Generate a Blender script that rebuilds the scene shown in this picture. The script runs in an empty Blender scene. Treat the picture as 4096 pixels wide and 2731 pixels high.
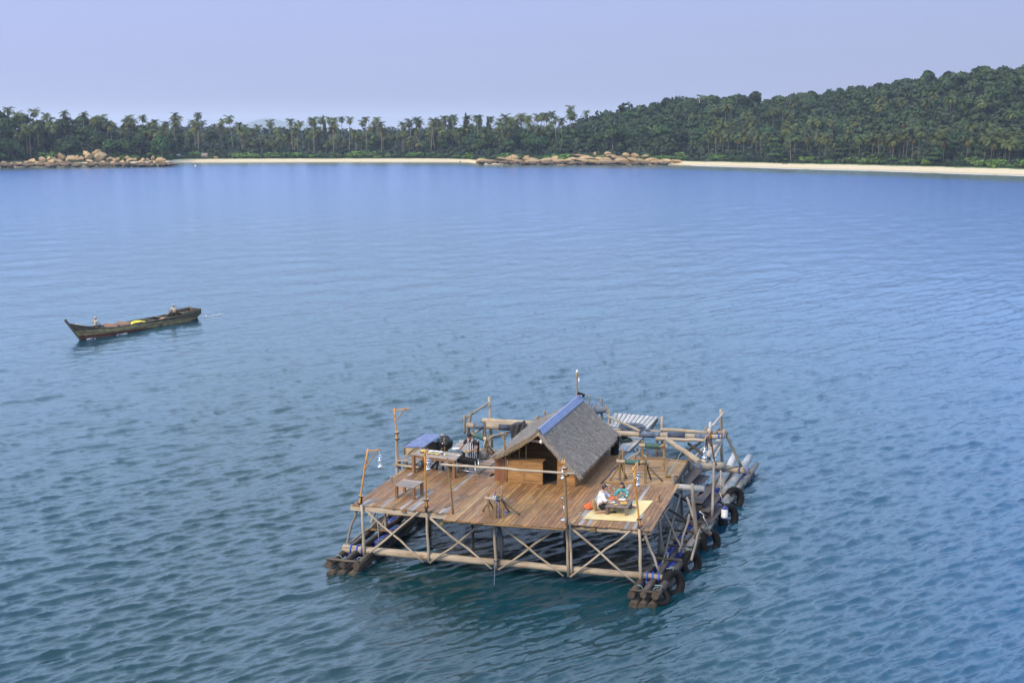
import bpy, math, random
import numpy as np
from mathutils import Vector, Matrix, noise

R = math.radians
scene = bpy.context.scene
COL = scene.collection
random.seed(7)
rng = np.random.default_rng(7)

# ------------------------------------------------------------------ camera, sky, sun, exposure
CAM = (13.0, -48.0, 16.0)
cam_data = bpy.data.cameras.new('camera')
cam_data.sensor_width = 36.0
cam_data.lens = 44.82
cam_data.clip_start = 0.5
cam_data.clip_end = 30000.0
camera = bpy.data.objects.new('camera', cam_data)
COL.objects.link(camera)
camera.location = CAM
camera.rotation_euler = (R(90.0 - 9.413), 0.0, R(16.303))
scene.camera = camera

SUN_AZ, SUN_EL = (-0.42, -0.90), 40.0
world = bpy.data.worlds.new('World')
scene.world = world
world.use_nodes = True
wt = world.node_tree
for n in list(wt.nodes):
    wt.nodes.remove(n)
w_out = wt.nodes.new('ShaderNodeOutputWorld')
w_bg = wt.nodes.new('ShaderNodeBackground')
w_sky = wt.nodes.new('ShaderNodeTexSky')
w_sky.sky_type = 'NISHITA'
w_sky.sun_disc = False
w_sky.sun_elevation = R(SUN_EL)
w_sky.sun_rotation = math.atan2(SUN_AZ[0], SUN_AZ[1])
w_sky.dust_density = 2.0
w_sky.air_density = 1.2
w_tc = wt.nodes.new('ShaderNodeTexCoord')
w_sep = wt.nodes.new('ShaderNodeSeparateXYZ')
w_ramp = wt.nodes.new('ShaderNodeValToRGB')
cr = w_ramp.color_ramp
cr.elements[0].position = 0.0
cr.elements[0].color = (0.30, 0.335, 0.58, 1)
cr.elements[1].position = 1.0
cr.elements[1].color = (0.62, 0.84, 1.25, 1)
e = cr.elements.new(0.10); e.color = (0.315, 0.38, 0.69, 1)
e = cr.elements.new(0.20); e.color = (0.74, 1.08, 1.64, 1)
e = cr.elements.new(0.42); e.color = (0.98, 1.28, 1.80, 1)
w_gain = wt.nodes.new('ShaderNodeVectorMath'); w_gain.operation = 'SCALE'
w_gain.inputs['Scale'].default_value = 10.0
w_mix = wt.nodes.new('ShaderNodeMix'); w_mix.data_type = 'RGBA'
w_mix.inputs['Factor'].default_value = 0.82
wt.links.new(w_tc.outputs['Generated'], w_sep.inputs[0])
wt.links.new(w_sep.outputs['Z'], w_ramp.inputs['Fac'])
wt.links.new(w_ramp.outputs['Color'], w_gain.inputs[0])
wt.links.new(w_sky.outputs['Color'], w_mix.inputs['A'])
# the sky is a little brighter on the sun's side
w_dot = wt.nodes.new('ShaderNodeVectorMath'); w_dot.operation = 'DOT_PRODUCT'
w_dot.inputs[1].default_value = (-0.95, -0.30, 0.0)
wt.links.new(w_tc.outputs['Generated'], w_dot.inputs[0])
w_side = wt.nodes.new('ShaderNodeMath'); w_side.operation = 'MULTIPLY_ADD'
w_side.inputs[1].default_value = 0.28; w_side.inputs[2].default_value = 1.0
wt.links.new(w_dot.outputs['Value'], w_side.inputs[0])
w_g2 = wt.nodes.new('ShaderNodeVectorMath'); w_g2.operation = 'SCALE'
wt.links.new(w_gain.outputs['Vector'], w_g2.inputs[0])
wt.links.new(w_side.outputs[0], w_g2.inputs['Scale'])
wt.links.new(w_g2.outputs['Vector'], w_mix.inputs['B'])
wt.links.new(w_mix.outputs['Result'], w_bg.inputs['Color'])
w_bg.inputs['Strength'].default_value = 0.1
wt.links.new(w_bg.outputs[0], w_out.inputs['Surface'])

sun_data = bpy.data.lights.new('sun', 'SUN')
sun_data.energy = 3.1
sun_data.angle = R(12.0)
sun_data.color = (1.0, 0.79, 0.50)
sun = bpy.data.objects.new('sun', sun_data)
COL.objects.link(sun)
sdir = Vector((SUN_AZ[0] * math.cos(R(SUN_EL)), SUN_AZ[1] * math.cos(R(SUN_EL)), math.sin(R(SUN_EL))))
sun.rotation_euler = sdir.to_track_quat('Z', 'Y').to_euler()
sun.location = (0, -80, 60)

scene.view_settings.view_transform = 'Standard'
scene.view_settings.look = 'None'
scene.view_settings.exposure = 0.35
scene.view_settings.gamma = 1.0
scene.view_settings.use_curve_mapping = False
scene.cycles.max_bounces = 6
scene.cycles.volume_bounces = 3
scene.cycles.transparent_max_bounces = 6

# ------------------------------------------------------------------ helpers
class MB:
    """mesh builder; tc is a texture coordinate whose z runs along the grain"""
    def __init__(self):
        self.v, self.f, self.t, self.s = [], [], [], []

    def add(self, verts, faces, tcs=None, smooth=False):
        b = len(self.v)
        self.v.extend([tuple(map(float, p)) for p in verts])
        self.t.extend([tuple(map(float, p)) for p in (tcs if tcs is not None else verts)])
        self.f.extend([tuple(b + i for i in q) for q in faces])
        self.s.extend([smooth] * len(faces))
        return self

    def box(self, c, size, rot=None, grain='x', taper=1.0):
        sx, sy, sz = [q / 2.0 for q in size]
        off = random.uniform(0, 50)
        vs, ts = [], []
        for i, (a, b_, d) in enumerate([(-1, -1, -1), (1, -1, -1), (1, 1, -1), (-1, 1, -1), (-1, -1, 1), (1, -1, 1), (1, 1, 1), (-1, 1, 1)]):
            k = taper if d > 0 else 1.0
            p = Vector((a * sx * k, b_ * sy * k, d * sz))
            q = {'x': (p.y, p.z, p.x), 'y': (p.x, p.z, p.y), 'z': (p.x, p.y, p.z)}[grain]
            ts.append((q[0] + off, q[1] + off, q[2] + off))
            if rot is not None:
                p = rot @ p
            vs.append(p + Vector(c))
        self.add(vs, [(0, 3, 2, 1), (4, 5, 6, 7), (0, 1, 5, 4), (1, 2, 6, 5), (2, 3, 7, 6), (3, 0, 4, 7)], ts)
        return self

    def beam(self, a, b, w, h, roll=0.0):
        """squared timber from a to b, w across, h deep"""
        a, b = Vector(a), Vector(b)
        d = b - a
        q = d.to_track_quat('X', 'Z').to_matrix()
        if roll:
            q = q @ Matrix.Rotation(roll, 3, 'X')
        return self.box((a + b) / 2, (d.length, w, h), q, 'x')

    def tube(self, pts, rad, n=8, cap=True, wob=0.0, smooth=True):
        pts = [Vector(p) for p in pts]
        m = len(pts)
        if not hasattr(rad, '__len__'):
            rad = [rad] * m
        off = random.uniform(0, 50)
        tang = []
        for i in range(m):
            d = pts[min(i + 1, m - 1)] - pts[max(i - 1, 0)]
            tang.append(d.normalized() if d.length > 1e-9 else Vector((0, 0, 1)))
        t0 = tang[0]
        u = t0.cross(Vector((0, 0, 1)))
        if u.length < 0.05:
            u = t0.cross(Vector((1, 0, 0)))
        u.normalize()
        vs, ts, L = [], [], 0.0
        for i in range(m):
            if i:
                L += (pts[i] - pts[i - 1]).length
                u = u - tang[i] * u.dot(tang[i])
                if u.length < 1e-6:
                    u = tang[i].orthogonal()
                u.normalize()
            w = tang[i].cross(u)
            for k in range(n):
                a = 2 * math.pi * k / n
                r = rad[i] * (1 + (random.uniform(-wob, wob) if wob else 0))
                vs.append(pts[i] + (u * math.cos(a) + w * math.sin(a)) * r)
                ts.append((math.cos(a) * rad[i] + off, math.sin(a) * rad[i] + off, L + off))
        fs = []
        for i in range(m - 1):
            for k in range(n):
                a, b = i * n + k, i * n + (k + 1) % n
                fs.append((a, b, b + n, a + n))
        self.add(vs, fs, ts, smooth)
        if cap:
            base = len(self.v) - len(vs)
            self.f.append(tuple(base + k for k in reversed(range(n))))
            self.f.append(tuple(base + (m - 1) * n + k for k in range(n)))
            self.s.extend([False, False])
        return self

    def log(self, a, b, r0, r1=None, n=9, seg=5, bend=0.02, wob=0.05):
        """an irregular pole between two points"""
        a, b = Vector(a), Vector(b)
        r1 = r0 if r1 is None else r1
        d = b - a
        s1 = d.orthogonal().normalized()
        s2 = d.normalized().cross(s1)
        pts, rad = [], []
        for i in range(seg + 1):
            t = i / seg
            e = 0 if i in (0, seg) else 1
            pts.append(a + d * t + (s1 * random.uniform(-1, 1) + s2 * random.uniform(-1, 1)) * bend * min(d.length, 3) * 0.5 * e)
            rad.append((r0 + (r1 - r0) * t) * random.uniform(1 - wob, 1 + wob))
        return self.tube(pts, rad, n, True, wob * 0.5)

    def lathe(self, prof, c=(0, 0, 0), n=16, smooth=True, axis=None):
        """prof: list of (r, z)"""
        c = Vector(c)
        q = Vector(axis).to_track_quat('Z', 'Y').to_matrix() if axis is not None else None
        vs = []
        for r, z in prof:
            for k in range(n):
                a = 2 * math.pi * k / n
                p = Vector((r * math.cos(a), r * math.sin(a), z))
                vs.append(c + (q @ p if q is not None else p))
        fs = []
        for i in range(len(prof) - 1):
            for k in range(n):
                a, b = i * n + k, i * n + (k + 1) % n
                fs.append((a, b, b + n, a + n))
        fs2 = []
        if prof[0][0] > 1e-4:
            fs2.append(tuple(reversed(range(n))))
        if prof[-1][0] > 1e-4:
            fs2.append(tuple(range((len(prof) - 1) * n, len(prof) * n)))
        b = len(self.v)
        self.add(vs, fs, None, smooth)
        for q_ in fs2:
            self.f.append(tuple(b + i for i in q_)); self.s.append(False)
        return self

    def ball(self, c, r, n=10, m=7, fn=None):
        rx, ry, rz = (r, r, r) if not hasattr(r, '__len__') else r
        vs, fs = [], []
        for i in range(m + 1):
            ph = math.pi * i / m
            for k in range(n):
                a = 2 * math.pi * k / n
                p = Vector((math.sin(ph) * math.cos(a), math.sin(ph) * math.sin(a), math.cos(ph)))
                if fn:
                    p = fn(p)
                vs.append(Vector(c) + Vector((p.x * rx, p.y * ry, p.z * rz)))
        for i in range(m):
            for k in range(n):
                a, b = i * n + k, i * n + (k + 1) % n
                fs.append((a, a + n, b + n, b))
        return self.add(vs, fs, None, True)

    def torus(self, c, R_, r, axis=(0, 0, 1), n=20, m=8, sq=1.0):
        q = Vector(axis).to_track_quat('Z', 'Y').to_matrix()
        vs, fs = [], []
        for i in range(n):
            a = 2 * math.pi * i / n
            for k in range(m):
                b = 2 * math.pi * k / m
                rr = R_ + r * math.cos(b)
                p = Vector((rr * math.cos(a), rr * math.sin(a), r * sq * math.sin(b)))
                vs.append(Vector(c) + q @ p)
        for i in range(n):
            for k in range(m):
                a, b = i * m + k, i * m + (k + 1) % m
                a2, b2 = ((i + 1) % n) * m + k, ((i + 1) % n) * m + (k + 1) % m
                fs.append((a, a2, b2, b))
        return self.add(vs, fs, None, True)

    def mesh(self, name, off=(0, 0, 0)):
        me = bpy.data.meshes.new(name)
        o = Vector(off)
        me.from_pydata([(x - o.x, y - o.y, z - o.z) for x, y, z in self.v], [], self.f)
        at = me.attributes.new('tc', 'FLOAT_VECTOR', 'POINT')
        at.data.foreach_set('vector', np.array(self.t, dtype=np.float32).ravel())
        me.polygons.foreach_set('use_smooth', np.array(self.s, dtype=bool))
        me.update()
        return me


def tag(o, label=None, cat=None, group=None, kind=None):
    if label: o['label'] = label
    if cat: o['category'] = cat
    if group: o['group'] = group
    if kind: o['kind'] = kind
    return o

def thing(name, label, cat, loc=(0, 0, 0), group=None, rot=None):
    o = bpy.data.objects.new(name, None)
    o.empty_display_size = 0.2
    COL.objects.link(o)
    o.location = loc
    if rot: o.rotation_euler = rot
    return tag(o, label, cat, group)

_wl = {}
def wloc(o):
    """location of an unrotated chain of parents"""
    p = Vector((0, 0, 0))
    while o is not None:
        p = p + o.location
        o = o.parent
    return p

def part(name, mb, mat, parent=None, local=False, origin=None):
    """one mesh object; vertices are given in world space unless local"""
    base = wloc(parent) if (parent is not None and not local) else Vector((0, 0, 0))
    org = Vector(origin) if origin is not None else None
    me = mb.mesh(name, (org if org is not None else base) if not local else (0, 0, 0))
    me.materials.append(mat)
    o = bpy.data.objects.new(name, me)
    COL.objects.link(o)
    if parent is not None: o.parent = parent
    if org is not None and not local: o.location = org - base
    return o

def single(name, mb, mat, label, cat, group=None, origin=None):
    """a thing that is one mesh"""
    if origin is None:
        vs = mb.v
        origin = (sum(p[0] for p in vs) / len(vs), sum(p[1] for p in vs) / len(vs), min(p[2] for p in vs))
    return tag(part(name, mb, mat, None, False, origin), label, cat, group)

def dup(o, loc, rot=None, scale=None, label=None, group=None):
    c = o.copy(); COL.objects.link(c)
    c.location = loc
    if rot is not None: c.rotation_euler = rot
    if scale is not None: c.scale = scale if hasattr(scale, '__len__') else (scale,) * 3
    if label: c['label'] = label
    if group: c['group'] = group
    for ch in list(o.children):
        d = ch.copy(); COL.objects.link(d); d.parent = c
        for g in list(ch.children):
            h = g.copy(); COL.objects.link(h); h.parent = d
    return c

# ------------------------------------------------------------------ materials
def new_mat(name):
    m = bpy.data.materials.new(name)
    m.use_nodes = True
    nt = m.node_tree
    b = nt.nodes['Principled BSDF']
    return m, nt, b

def nd(nt, t, **kw):
    n = nt.nodes.new(t)
    for k, v in kw.items(): setattr(n, k, v)
    return n

def ramp(nt, src, stops):
    r = nd(nt, 'ShaderNodeValToRGB')
    els = r.color_ramp.elements
    els[0].position, els[0].color = stops[0][0], (*stops[0][1], 1)
    els[1].position, els[1].color = stops[-1][0], (*stops[-1][1], 1)
    for p, c in stops[1:-1]:
        x = els.new(p); x.color = (*c, 1)
    nt.links.new(src, r.inputs['Fac'])
    return r.outputs['Color']

def mixc(nt, fac, a, b, mode='MIX'):
    m = nd(nt, 'ShaderNodeMix', data_type='RGBA', blend_type=mode)
    for s, v in (('Factor', fac), ('A', a), ('B', b)):
        if hasattr(v, 'is_linked') or hasattr(v, 'links'): nt.links.new(v, m.inputs[s])
        elif hasattr(v, '__len__'): m.inputs[s].default_value = (*v, 1)
        else: m.inputs[s].default_value = v
    return m.outputs['Result']

def noise_tex(nt, vec, scale, detail=4.0, rough=0.55):
    n = nd(nt, 'ShaderNodeTexNoise')
    n.inputs['Scale'].default_value = scale
    n.inputs['Detail'].default_value = detail
    n.inputs['Roughness'].default_value = rough
    if vec is not None: nt.links.new(vec, n.inputs['Vector'])
    return n.outputs['Fac']

def scaled(nt, vec, s):
    m = nd(nt, 'ShaderNodeMapping')
    m.inputs['Scale'].default_value = s
    nt.links.new(vec, m.inputs['Vector'])
    return m.outputs['Vector']

def bump(nt, b, h, strength=0.4, dist=0.01):
    u = nd(nt, 'ShaderNodeBump')
    u.inputs['Strength'].default_value = strength
    u.inputs['Distance'].default_value = dist
    nt.links.new(h, u.inputs['Height'])
    nt.links.new(u.outputs['Normal'], b.inputs['Normal'])

def attr(nt, name='tc'):
    a = nd(nt, 'ShaderNodeAttribute'); a.attribute_name = name
    return a.outputs['Vector']

def rnd(nt):
    return nd(nt, 'ShaderNodeObjectInfo').outputs['Random']

def plain(name, c, rough=0.6, metal=0.0, var=0.0, spec=0.5):
    m, nt, b = new_mat(name)
    b.inputs['Roughness'].default_value = rough
    b.inputs['Metallic'].default_value = metal
    b.inputs['Specular IOR Level'].default_value = spec
    n = noise_tex(nt, attr(nt), 9.0, 4)
    dk = tuple(x * (1 - 0.25 - var) for x in c)
    lt = tuple(min(1, x * (1 + 0.08 + var)) for x in c)
    nt.links.new(ramp(nt, n, [(0.3, dk), (0.7, lt)]), b.inputs['Base Color'])
    return m

def wood(name, stops, rough=0.75, grain=1.0, rand=0.35, stain=None):
    """stops: dark to light; every object gets its own tone"""
    m, nt, b = new_mat(name)
    tc = attr(nt)
    g = noise_tex(nt, scaled(nt, tc, (26 * grain, 26 * grain, 1.3)), 1.0, 5, 0.65)
    big = noise_tex(nt, scaled(nt, tc, (1.2, 1.2, 0.8)), 1.0, 3)
    col = ramp(nt, g, [(0.28 + 0.44 * i / (len(stops) - 1), c) for i, c in enumerate(stops)])
    mm = nd(nt, 'ShaderNodeMapRange')
    mm.inputs['From Min'].default_value = 0.0; mm.inputs['From Max'].default_value = 1.0
    mm.inputs['To Min'].default_value = 1 - rand; mm.inputs['To Max'].default_value = 1 + rand
    nt.links.new(rnd(nt), mm.inputs['Value'])
    cmb = nd(nt, 'ShaderNodeCombineColor')
    for s in ('Red', 'Green', 'Blue'): nt.links.new(mm.outputs[0], cmb.inputs[s])
    col = mixc(nt, 1.0, col, cmb.outputs['Color'], 'MULTIPLY')
    bw = ramp(nt, big, [(0.3, (0.62, 0.6, 0.58)), (0.65, (1.0, 1.0, 1.0))])
    col = mixc(nt, 1.0, col, bw, 'MULTIPLY')
    if stain:
        st = noise_tex(nt, scaled(nt, tc, (4, 4, 2.0)), 1.0, 4, 0.7)
        f = ramp(nt, st, [(0.58, (0, 0, 0)), (0.68, (1, 1, 1))])
        col = mixc(nt, f, col, stain)
    nt.links.new(col, b.inputs['Base Color'])
    b.inputs['Roughness'].default_value = rough
    bump(nt, b, g, 0.5, 0.006)
    return m

# ------------------------------------------------------------------ water
def polar(az, d):
    return (CAM[0] + d * math.sin(az), CAM[1] + d * math.cos(az))

SHORE = [(-354.66, 327.01, 0.00), (-371.42, 396.77, 0.00), (-360.69, 430.18, 0.00), (-338.14, 461.71, 0.00), (-314.62, 491.04, 0.00), (-321.17, 513.28, 0.00), (-256.87, 542.27, 0.00), (-185.88, 557.90, 0.00), (-172.60, 532.58, 0.00),
         (-128.38, 540.89, 0.00), (-84.10, 544.80, 0.00), (-73.34, 534.86, 0.00), (-28.94, 500.55, 0.00), (8.05, 480.44, 0.00), (37.76, 455.65, 0.00), (59.09, 437.47, 0.00), (85.47, 398.64, 0.00), (107.14, 340.75, 0.00)]
SH_AZ = np.array([math.atan2(p[0] - CAM[0], p[1] - CAM[1]) for p in SHORE])
SH_D = np.array([math.hypot(p[0] - CAM[0], p[1] - CAM[1]) for p in SHORE])
def shore_d(az):
    return np.interp(az, SH_AZ, SH_D)

def build_water():
    mid = R(-16.3)
    fine = np.linspace(mid - R(27), mid + R(27), 1100)
    w = np.cumsum(np.geomspace(0.0012, 0.16, 44))
    wide = w / w[-1] * (math.pi - R(27) - 0.02)
    az = np.concatenate([(fine[0] - wide)[::-1], fine, fine[-1] + wide])
    rows = 640
    v = np.linspace(math.atan2(16, 31.0), math.atan2(16, 760.0), rows)
    r = 16.0 / np.tan(v)
    r = np.concatenate([np.linspace(1.0, 28.5, 14), r, [900, 1400, 3000, 9000]])
    dr = np.gradient(r)
    A, Rr = np.meshgrid(az, r)
    DR = np.repeat(dr[:, None], len(az), 1)
    DT = np.gradient(az)[None, :] * Rr
    X = CAM[0] + Rr * np.sin(A); Y = CAM[1] + Rr * np.cos(A)
    Zz = np.zeros_like(X); DX = np.zeros_like(X); DY = np.zeros_like(X)
    lost = np.zeros_like(X)
    g = np.random.default_rng(3)
    nw = 210
    lam = np.exp(g.uniform(math.log(0.11), math.log(2.3), nw))
    wind = R(-36)               # wave travel direction
    th = wind + g.normal(0, 1, nw) * np.where(g.random(nw) < 0.10, 0.8, 0.24)
    amp = 0.0082 * lam * np.where(lam > 0.58, (0.58 / lam) ** 0.75, 1.0)
    nl = 44                         # longer, lower waves
    lam2 = np.exp(g.uniform(math.log(2.8), math.log(11.0), nl))
    lam = np.concatenate([lam, lam2]); th = np.concatenate([th, wind + g.normal(0, .55, nl)])
    amp = np.concatenate([amp, 0.0013 * lam2 * (2.8 / lam2) ** 0.3]); nw += nl
    ph = g.uniform(0, 2 * math.pi, nw)
    # gusts: slow patches that roughen or calm the surface
    gust = 0.85 + 0.28 * np.sin(X / 31 + 1.7 * np.sin(Y / 47)) * np.sin(Y / 38 + 1.1 * np.sin(X / 59)) + 0.15 * np.sin(X / 9.3 + Y / 13.1)
    gust = np.clip(0.86 + 0.55 * (gust - 0.85), 0.6, 1.02)
    # lee: calmer inside and just in front of the raft
    lee = 1 - 0.45 * np.exp(-((X - 0) / 7.5) ** 4 - ((Y + 2) / 12.0) ** 4)
    gust = gust * lee
    off = shore_d(A) - Rr           # sheltered water along the beach
    gust = gust * (0.55 + 0.45 * np.clip(off / 45.0, 0, 1))
    er = (np.sin(A), np.cos(A))
    for i in range(nw):
        k = 2 * math.pi / lam[i]; kx, ky = k * math.cos(th[i]), k * math.sin(th[i])
        kr = np.abs(kx * er[0] + ky * er[1]); kt = np.abs(kx * er[1] - ky * er[0])
        att = np.exp(-(kr * DR) ** 2 * 0.045 - (kt * DT) ** 2 * 0.12)
        a = amp[i] * att * gust
        p = kx * X + ky * Y + ph[i]
        c, s = np.cos(p), np.sin(p)
        Zz += a * c
        DX -= 0.8 * a * s * kx / k; DY -= 0.8 * a * s * ky / k
        lost += (amp[i] * k * gust) ** 2 * 0.5 * (1 - att ** 2)
    nr, na = X.shape
    co = np.stack([X + DX, Y + DY, Zz], -1).reshape(-1, 3).astype(np.float32)
    me = bpy.data.meshes.new('water')
    idx = np.arange(nr * na).reshape(nr, na)
    q = np.stack([idx[:-1, :-1], idx[:-1, 1:], idx[1:, 1:], idx[1:, :-1]], -1).reshape(-1, 4)
    q = q[:, ::-1]
    me.vertices.add(len(co)); me.vertices.foreach_set('co', co.ravel())
    me.loops.add(q.size); me.loops.foreach_set('vertex_index', q.astype(np.int32).ravel())
    me.polygons.add(len(q))
    me.polygons.foreach_set('loop_start', np.arange(0, q.size, 4, dtype=np.int32))
    me.polygons.foreach_set('use_smooth', np.ones(len(q), dtype=bool))
    me.update(calc_edges=True)
    me.validate()
    at = me.attributes.new('ripple', 'FLOAT', 'POINT')
    at.data.foreach_set('value', np.sqrt(lost).ravel().astype(np.float32))
    # distance from the waterline: grades the water's base colour, pale at the very edge
    sd = shore_d(A) - Rr
    at = me.attributes.new('offshore', 'FLOAT', 'POINT')
    at.data.foreach_set('value', sd.ravel().astype(np.float32))
    m, nt, b = new_mat('sea_water')
    b.inputs['IOR'].default_value = 1.58
    tc = nd(nt, 'ShaderNodeTexCoord').outputs['Object']
    rp = nd(nt, 'ShaderNodeAttribute'); rp.attribute_name = 'ripple'
    mr = nd(nt, 'ShaderNodeMapRange')
    mr.inputs['From Min'].default_value = 0.0; mr.inputs['From Max'].default_value = 0.2
    mr.inputs['To Min'].default_value = 0.07; mr.inputs['To Max'].default_value = 0.17
    nt.links.new(rp.outputs['Fac'], mr.inputs['Value'])
    nt.links.new(mr.outputs[0], b.inputs['Roughness'])
    of = nd(nt, 'ShaderNodeAttribute'); of.attribute_name = 'offshore'
    m2 = nd(nt, 'ShaderNodeMapRange')
    m2.inputs['From Min'].default_value = 0.0; m2.inputs['From Max'].default_value = 590.0
    nt.links.new(of.outputs['Fac'], m2.inputs['Value'])
    deep = ramp(nt, m2.outputs[0], [(0.0, (0.09, 0.15, 0.12)), (0.02, (0.010, 0.045, 0.036)), (0.075, (0.013, 0.062, 0.065)), (0.13, (0.016, 0.095, 0.36)), (0.60, (0.010, 0.080, 0.215)), (0.86, (0.004, 0.048, 0.080)), (1.0, (0.002, 0.029, 0.035))])  # dark green shore band paints the forest's reflection; the farther blue adds to the sky's
    nt.links.new(deep, b.inputs['Base Color'])
    mp = nd(nt, 'ShaderNodeMapping'); mp.inputs['Rotation'].default_value = (0, 0, R(36))
    nt.links.new(tc, mp.inputs['Vector'])
    h1 = noise_tex(nt, scaled(nt, mp.outputs['Vector'], (1.0, 0.34, 1.0)), 4.2, 5, 0.6)
    h2 = noise_tex(nt, scaled(nt, mp.outputs['Vector'], (1.0, 0.30, 1.0)), 1.1, 3, 0.55)
    hm = nd(nt, 'ShaderNodeMath', operation='MULTIPLY_ADD'); hm.inputs[1].default_value = 2.6
    nt.links.new(h2, hm.inputs[0]); nt.links.new(h1, hm.inputs[2])
    bump(nt, b, hm.outputs[0], 0.6, 0.045)
    me.materials.append(m)
    o = bpy.data.objects.new('water', me); COL.objects.link(o)
    o['kind'] = 'structure'
    return o

build_water()

# ------------------------------------------------------------------ land
CREST = [(3329.36, -3448.56, 0.00), (-403.43, -4540.32, 0.00)]
def px_az(x):
    """compass angle (from +Y) of a bearing given as a fraction 0..1 across the view"""
    return R(-16.303) + math.atan((x - 0.5) * 4096.0 / 5100.0 * math.cos(R(9.4)))

HX = np.array([-0.4, -0.1, 0.0, 0.07, 0.12, 0.16, 0.185, 0.21, 0.25, 0.41, 0.437, 0.47, 0.53, 0.58, 0.62, 0.66, 0.72, 0.78, 0.83, 0.87, 0.92, 1.0, 1.1, 1.3])
HZ = np.array([14., 14., 13., 12., 10.0, 5.0, 5.5, 5.5, 2.5, 2.5, 7.0, 4.0, 5.0, 14., 22., 26., 28., 29., 31.5, 35., 39., 41., 41., 41.])
H_AZ = np.array([px_az(x) for x in HX])
W_SH = np.interp(HX, [0.0, 0.14, 0.185, 0.21, 0.25, 0.41, 0.437, 0.5, 0.55, 0.66, 0.72, 1.0], [60, 60, 70, 70, 150, 150, 90, 110, 120, 120, 200, 230])   # where the crest stands behind the waterline
BEACH = np.interp(HX, [-0.4, 0.14, 0.17, 0.45, 0.47, 0.64, 0.67, 1.0], [4, 4, 26, 30, 5, 5, 34, 42])

def smooth(t):
    t = np.clip(t, 0, 1); return t * t * (3 - 2 * t)

def ground(az, s):
    """height of the land, s metres behind the waterline on a bearing"""
    az = np.asarray(az, float); s = np.asarray(s, float)
    hz = np.interp(az, H_AZ, HZ); w = np.interp(az, H_AZ, W_SH); bw = np.interp(az, H_AZ, BEACH)
    z = np.where(s < 0, s * 0.06, 1.5 * smooth(s / bw) + 0.0)
    rise = smooth((s - bw - 4) / (w - bw))
    z = z + np.where(s > bw, (hz - 1.5) * rise, 0)
    z = z - np.where(s > w + 30, np.minimum((s - w - 30) * 0.08, np.maximum(hz - 4, 0)), 0)
    z = z + np.where(s > bw, 0.5 * np.sin(az * 160 + s / 9) * np.sin(s / 14 + az * 90), 0) * smooth((s - bw) / 20)
    return np.maximum(z, -6)

def land_pt(xf, s):
    az = px_az(xf); d = float(shore_d(az)) + s
    x, y = polar(az, d)
    return (x, y, float(ground(az, s)))

def build_land():
    az = np.linspace(px_az(-0.35), px_az(1.3), 330)
    s = np.concatenate([np.linspace(-40, 0, 6), np.linspace(1.5, 44, 26), np.linspace(48, 420, 60), [600, 900, 1500, 2500, 4200]])
    A, S = np.meshgrid(az, s)
    D = shore_d(A) + S
    Zz = ground(A, S)
    Zz = np.where(S > 500, np.minimum(Zz, 3.0), Zz)
    X = CAM[0] + D * np.sin(A); Y = CAM[1] + D * np.cos(A)
    nr, na = X.shape
    idx = np.arange(nr * na).reshape(nr, na)
    q = np.stack([idx[:-1, :-1], idx[:-1, 1:], idx[1:, 1:], idx[1:, :-1]], -1).reshape(-1, 4)[:, ::-1]
    me = bpy.data.meshes.new('ground')
    me.from_pydata(np.stack([X, Y, Zz], -1).reshape(-1, 3).tolist(), [], q.tolist())
    me.polygons.foreach_set('use_smooth', np.ones(len(q), dtype=bool))
    bw = np.interp(A, H_AZ, BEACH)
    at = me.attributes.new('inland', 'FLOAT', 'POINT')
    at.data.foreach_set('value', (S / bw).ravel().astype(np.float32))
    m, nt, b = new_mat('shore_ground')
    tc = nd(nt, 'ShaderNodeTexCoord').outputs['Object']
    at = nd(nt, 'ShaderNodeAttribute'); at.attribute_name = 'inland'
    n1 = noise_tex(nt, tc, 0.12, 5, 0.6)
    n2 = noise_tex(nt, tc, 0.9, 5, 0.6)
    ad = nd(nt, 'ShaderNodeMath', operation='MULTIPLY_ADD')
    nt.links.new(n1, ad.inputs[0]); ad.inputs[1].default_value = 0.35
    nt.links.new(at.outputs['Fac'], ad.inputs[2])
    sand = ramp(nt, n2, [(0.3, (0.50, 0.40, 0.25)), (0.7, (0.62, 0.52, 0.35))])
    wet = (0.33, 0.26, 0.16)
    grass = ramp(nt, n2, [(0.3, (0.035, 0.07, 0.018)), (0.7, (0.09, 0.13, 0.03))])
    scrub = ramp(nt, n2, [(0.3, (0.012, 0.024, 0.010)), (0.7, (0.03, 0.05, 0.018))])
    c = mixc(nt, ramp(nt, at.outputs['Fac'], [(0.10, (0, 0, 0)), (0.30, (1, 1, 1))]), wet, sand)
    c = mixc(nt, ramp(nt, ad.outputs[0], [(0.98, (0, 0, 0)), (1.0, (1, 1, 1))]), c, grass)
    mr = nd(nt, 'ShaderNodeMapRange'); mr.inputs['From Min'].default_value = 1.5; mr.inputs['From Max'].default_value = 1.9
    nt.links.new(ad.outputs[0], mr.inputs['Value'])
    c = mixc(nt, mr.outputs[0], c, scrub)
    nt.links.new(c, b.inputs['Base Color'])
    b.inputs['Roughness'].default_value = 0.95
    b.inputs['Specular IOR Level'].default_value = 0.2
    me.materials.append(m)
    o = bpy.data.objects.new('ground', me); COL.objects.link(o)
    o['kind'] = 'structure'

build_land()

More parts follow.
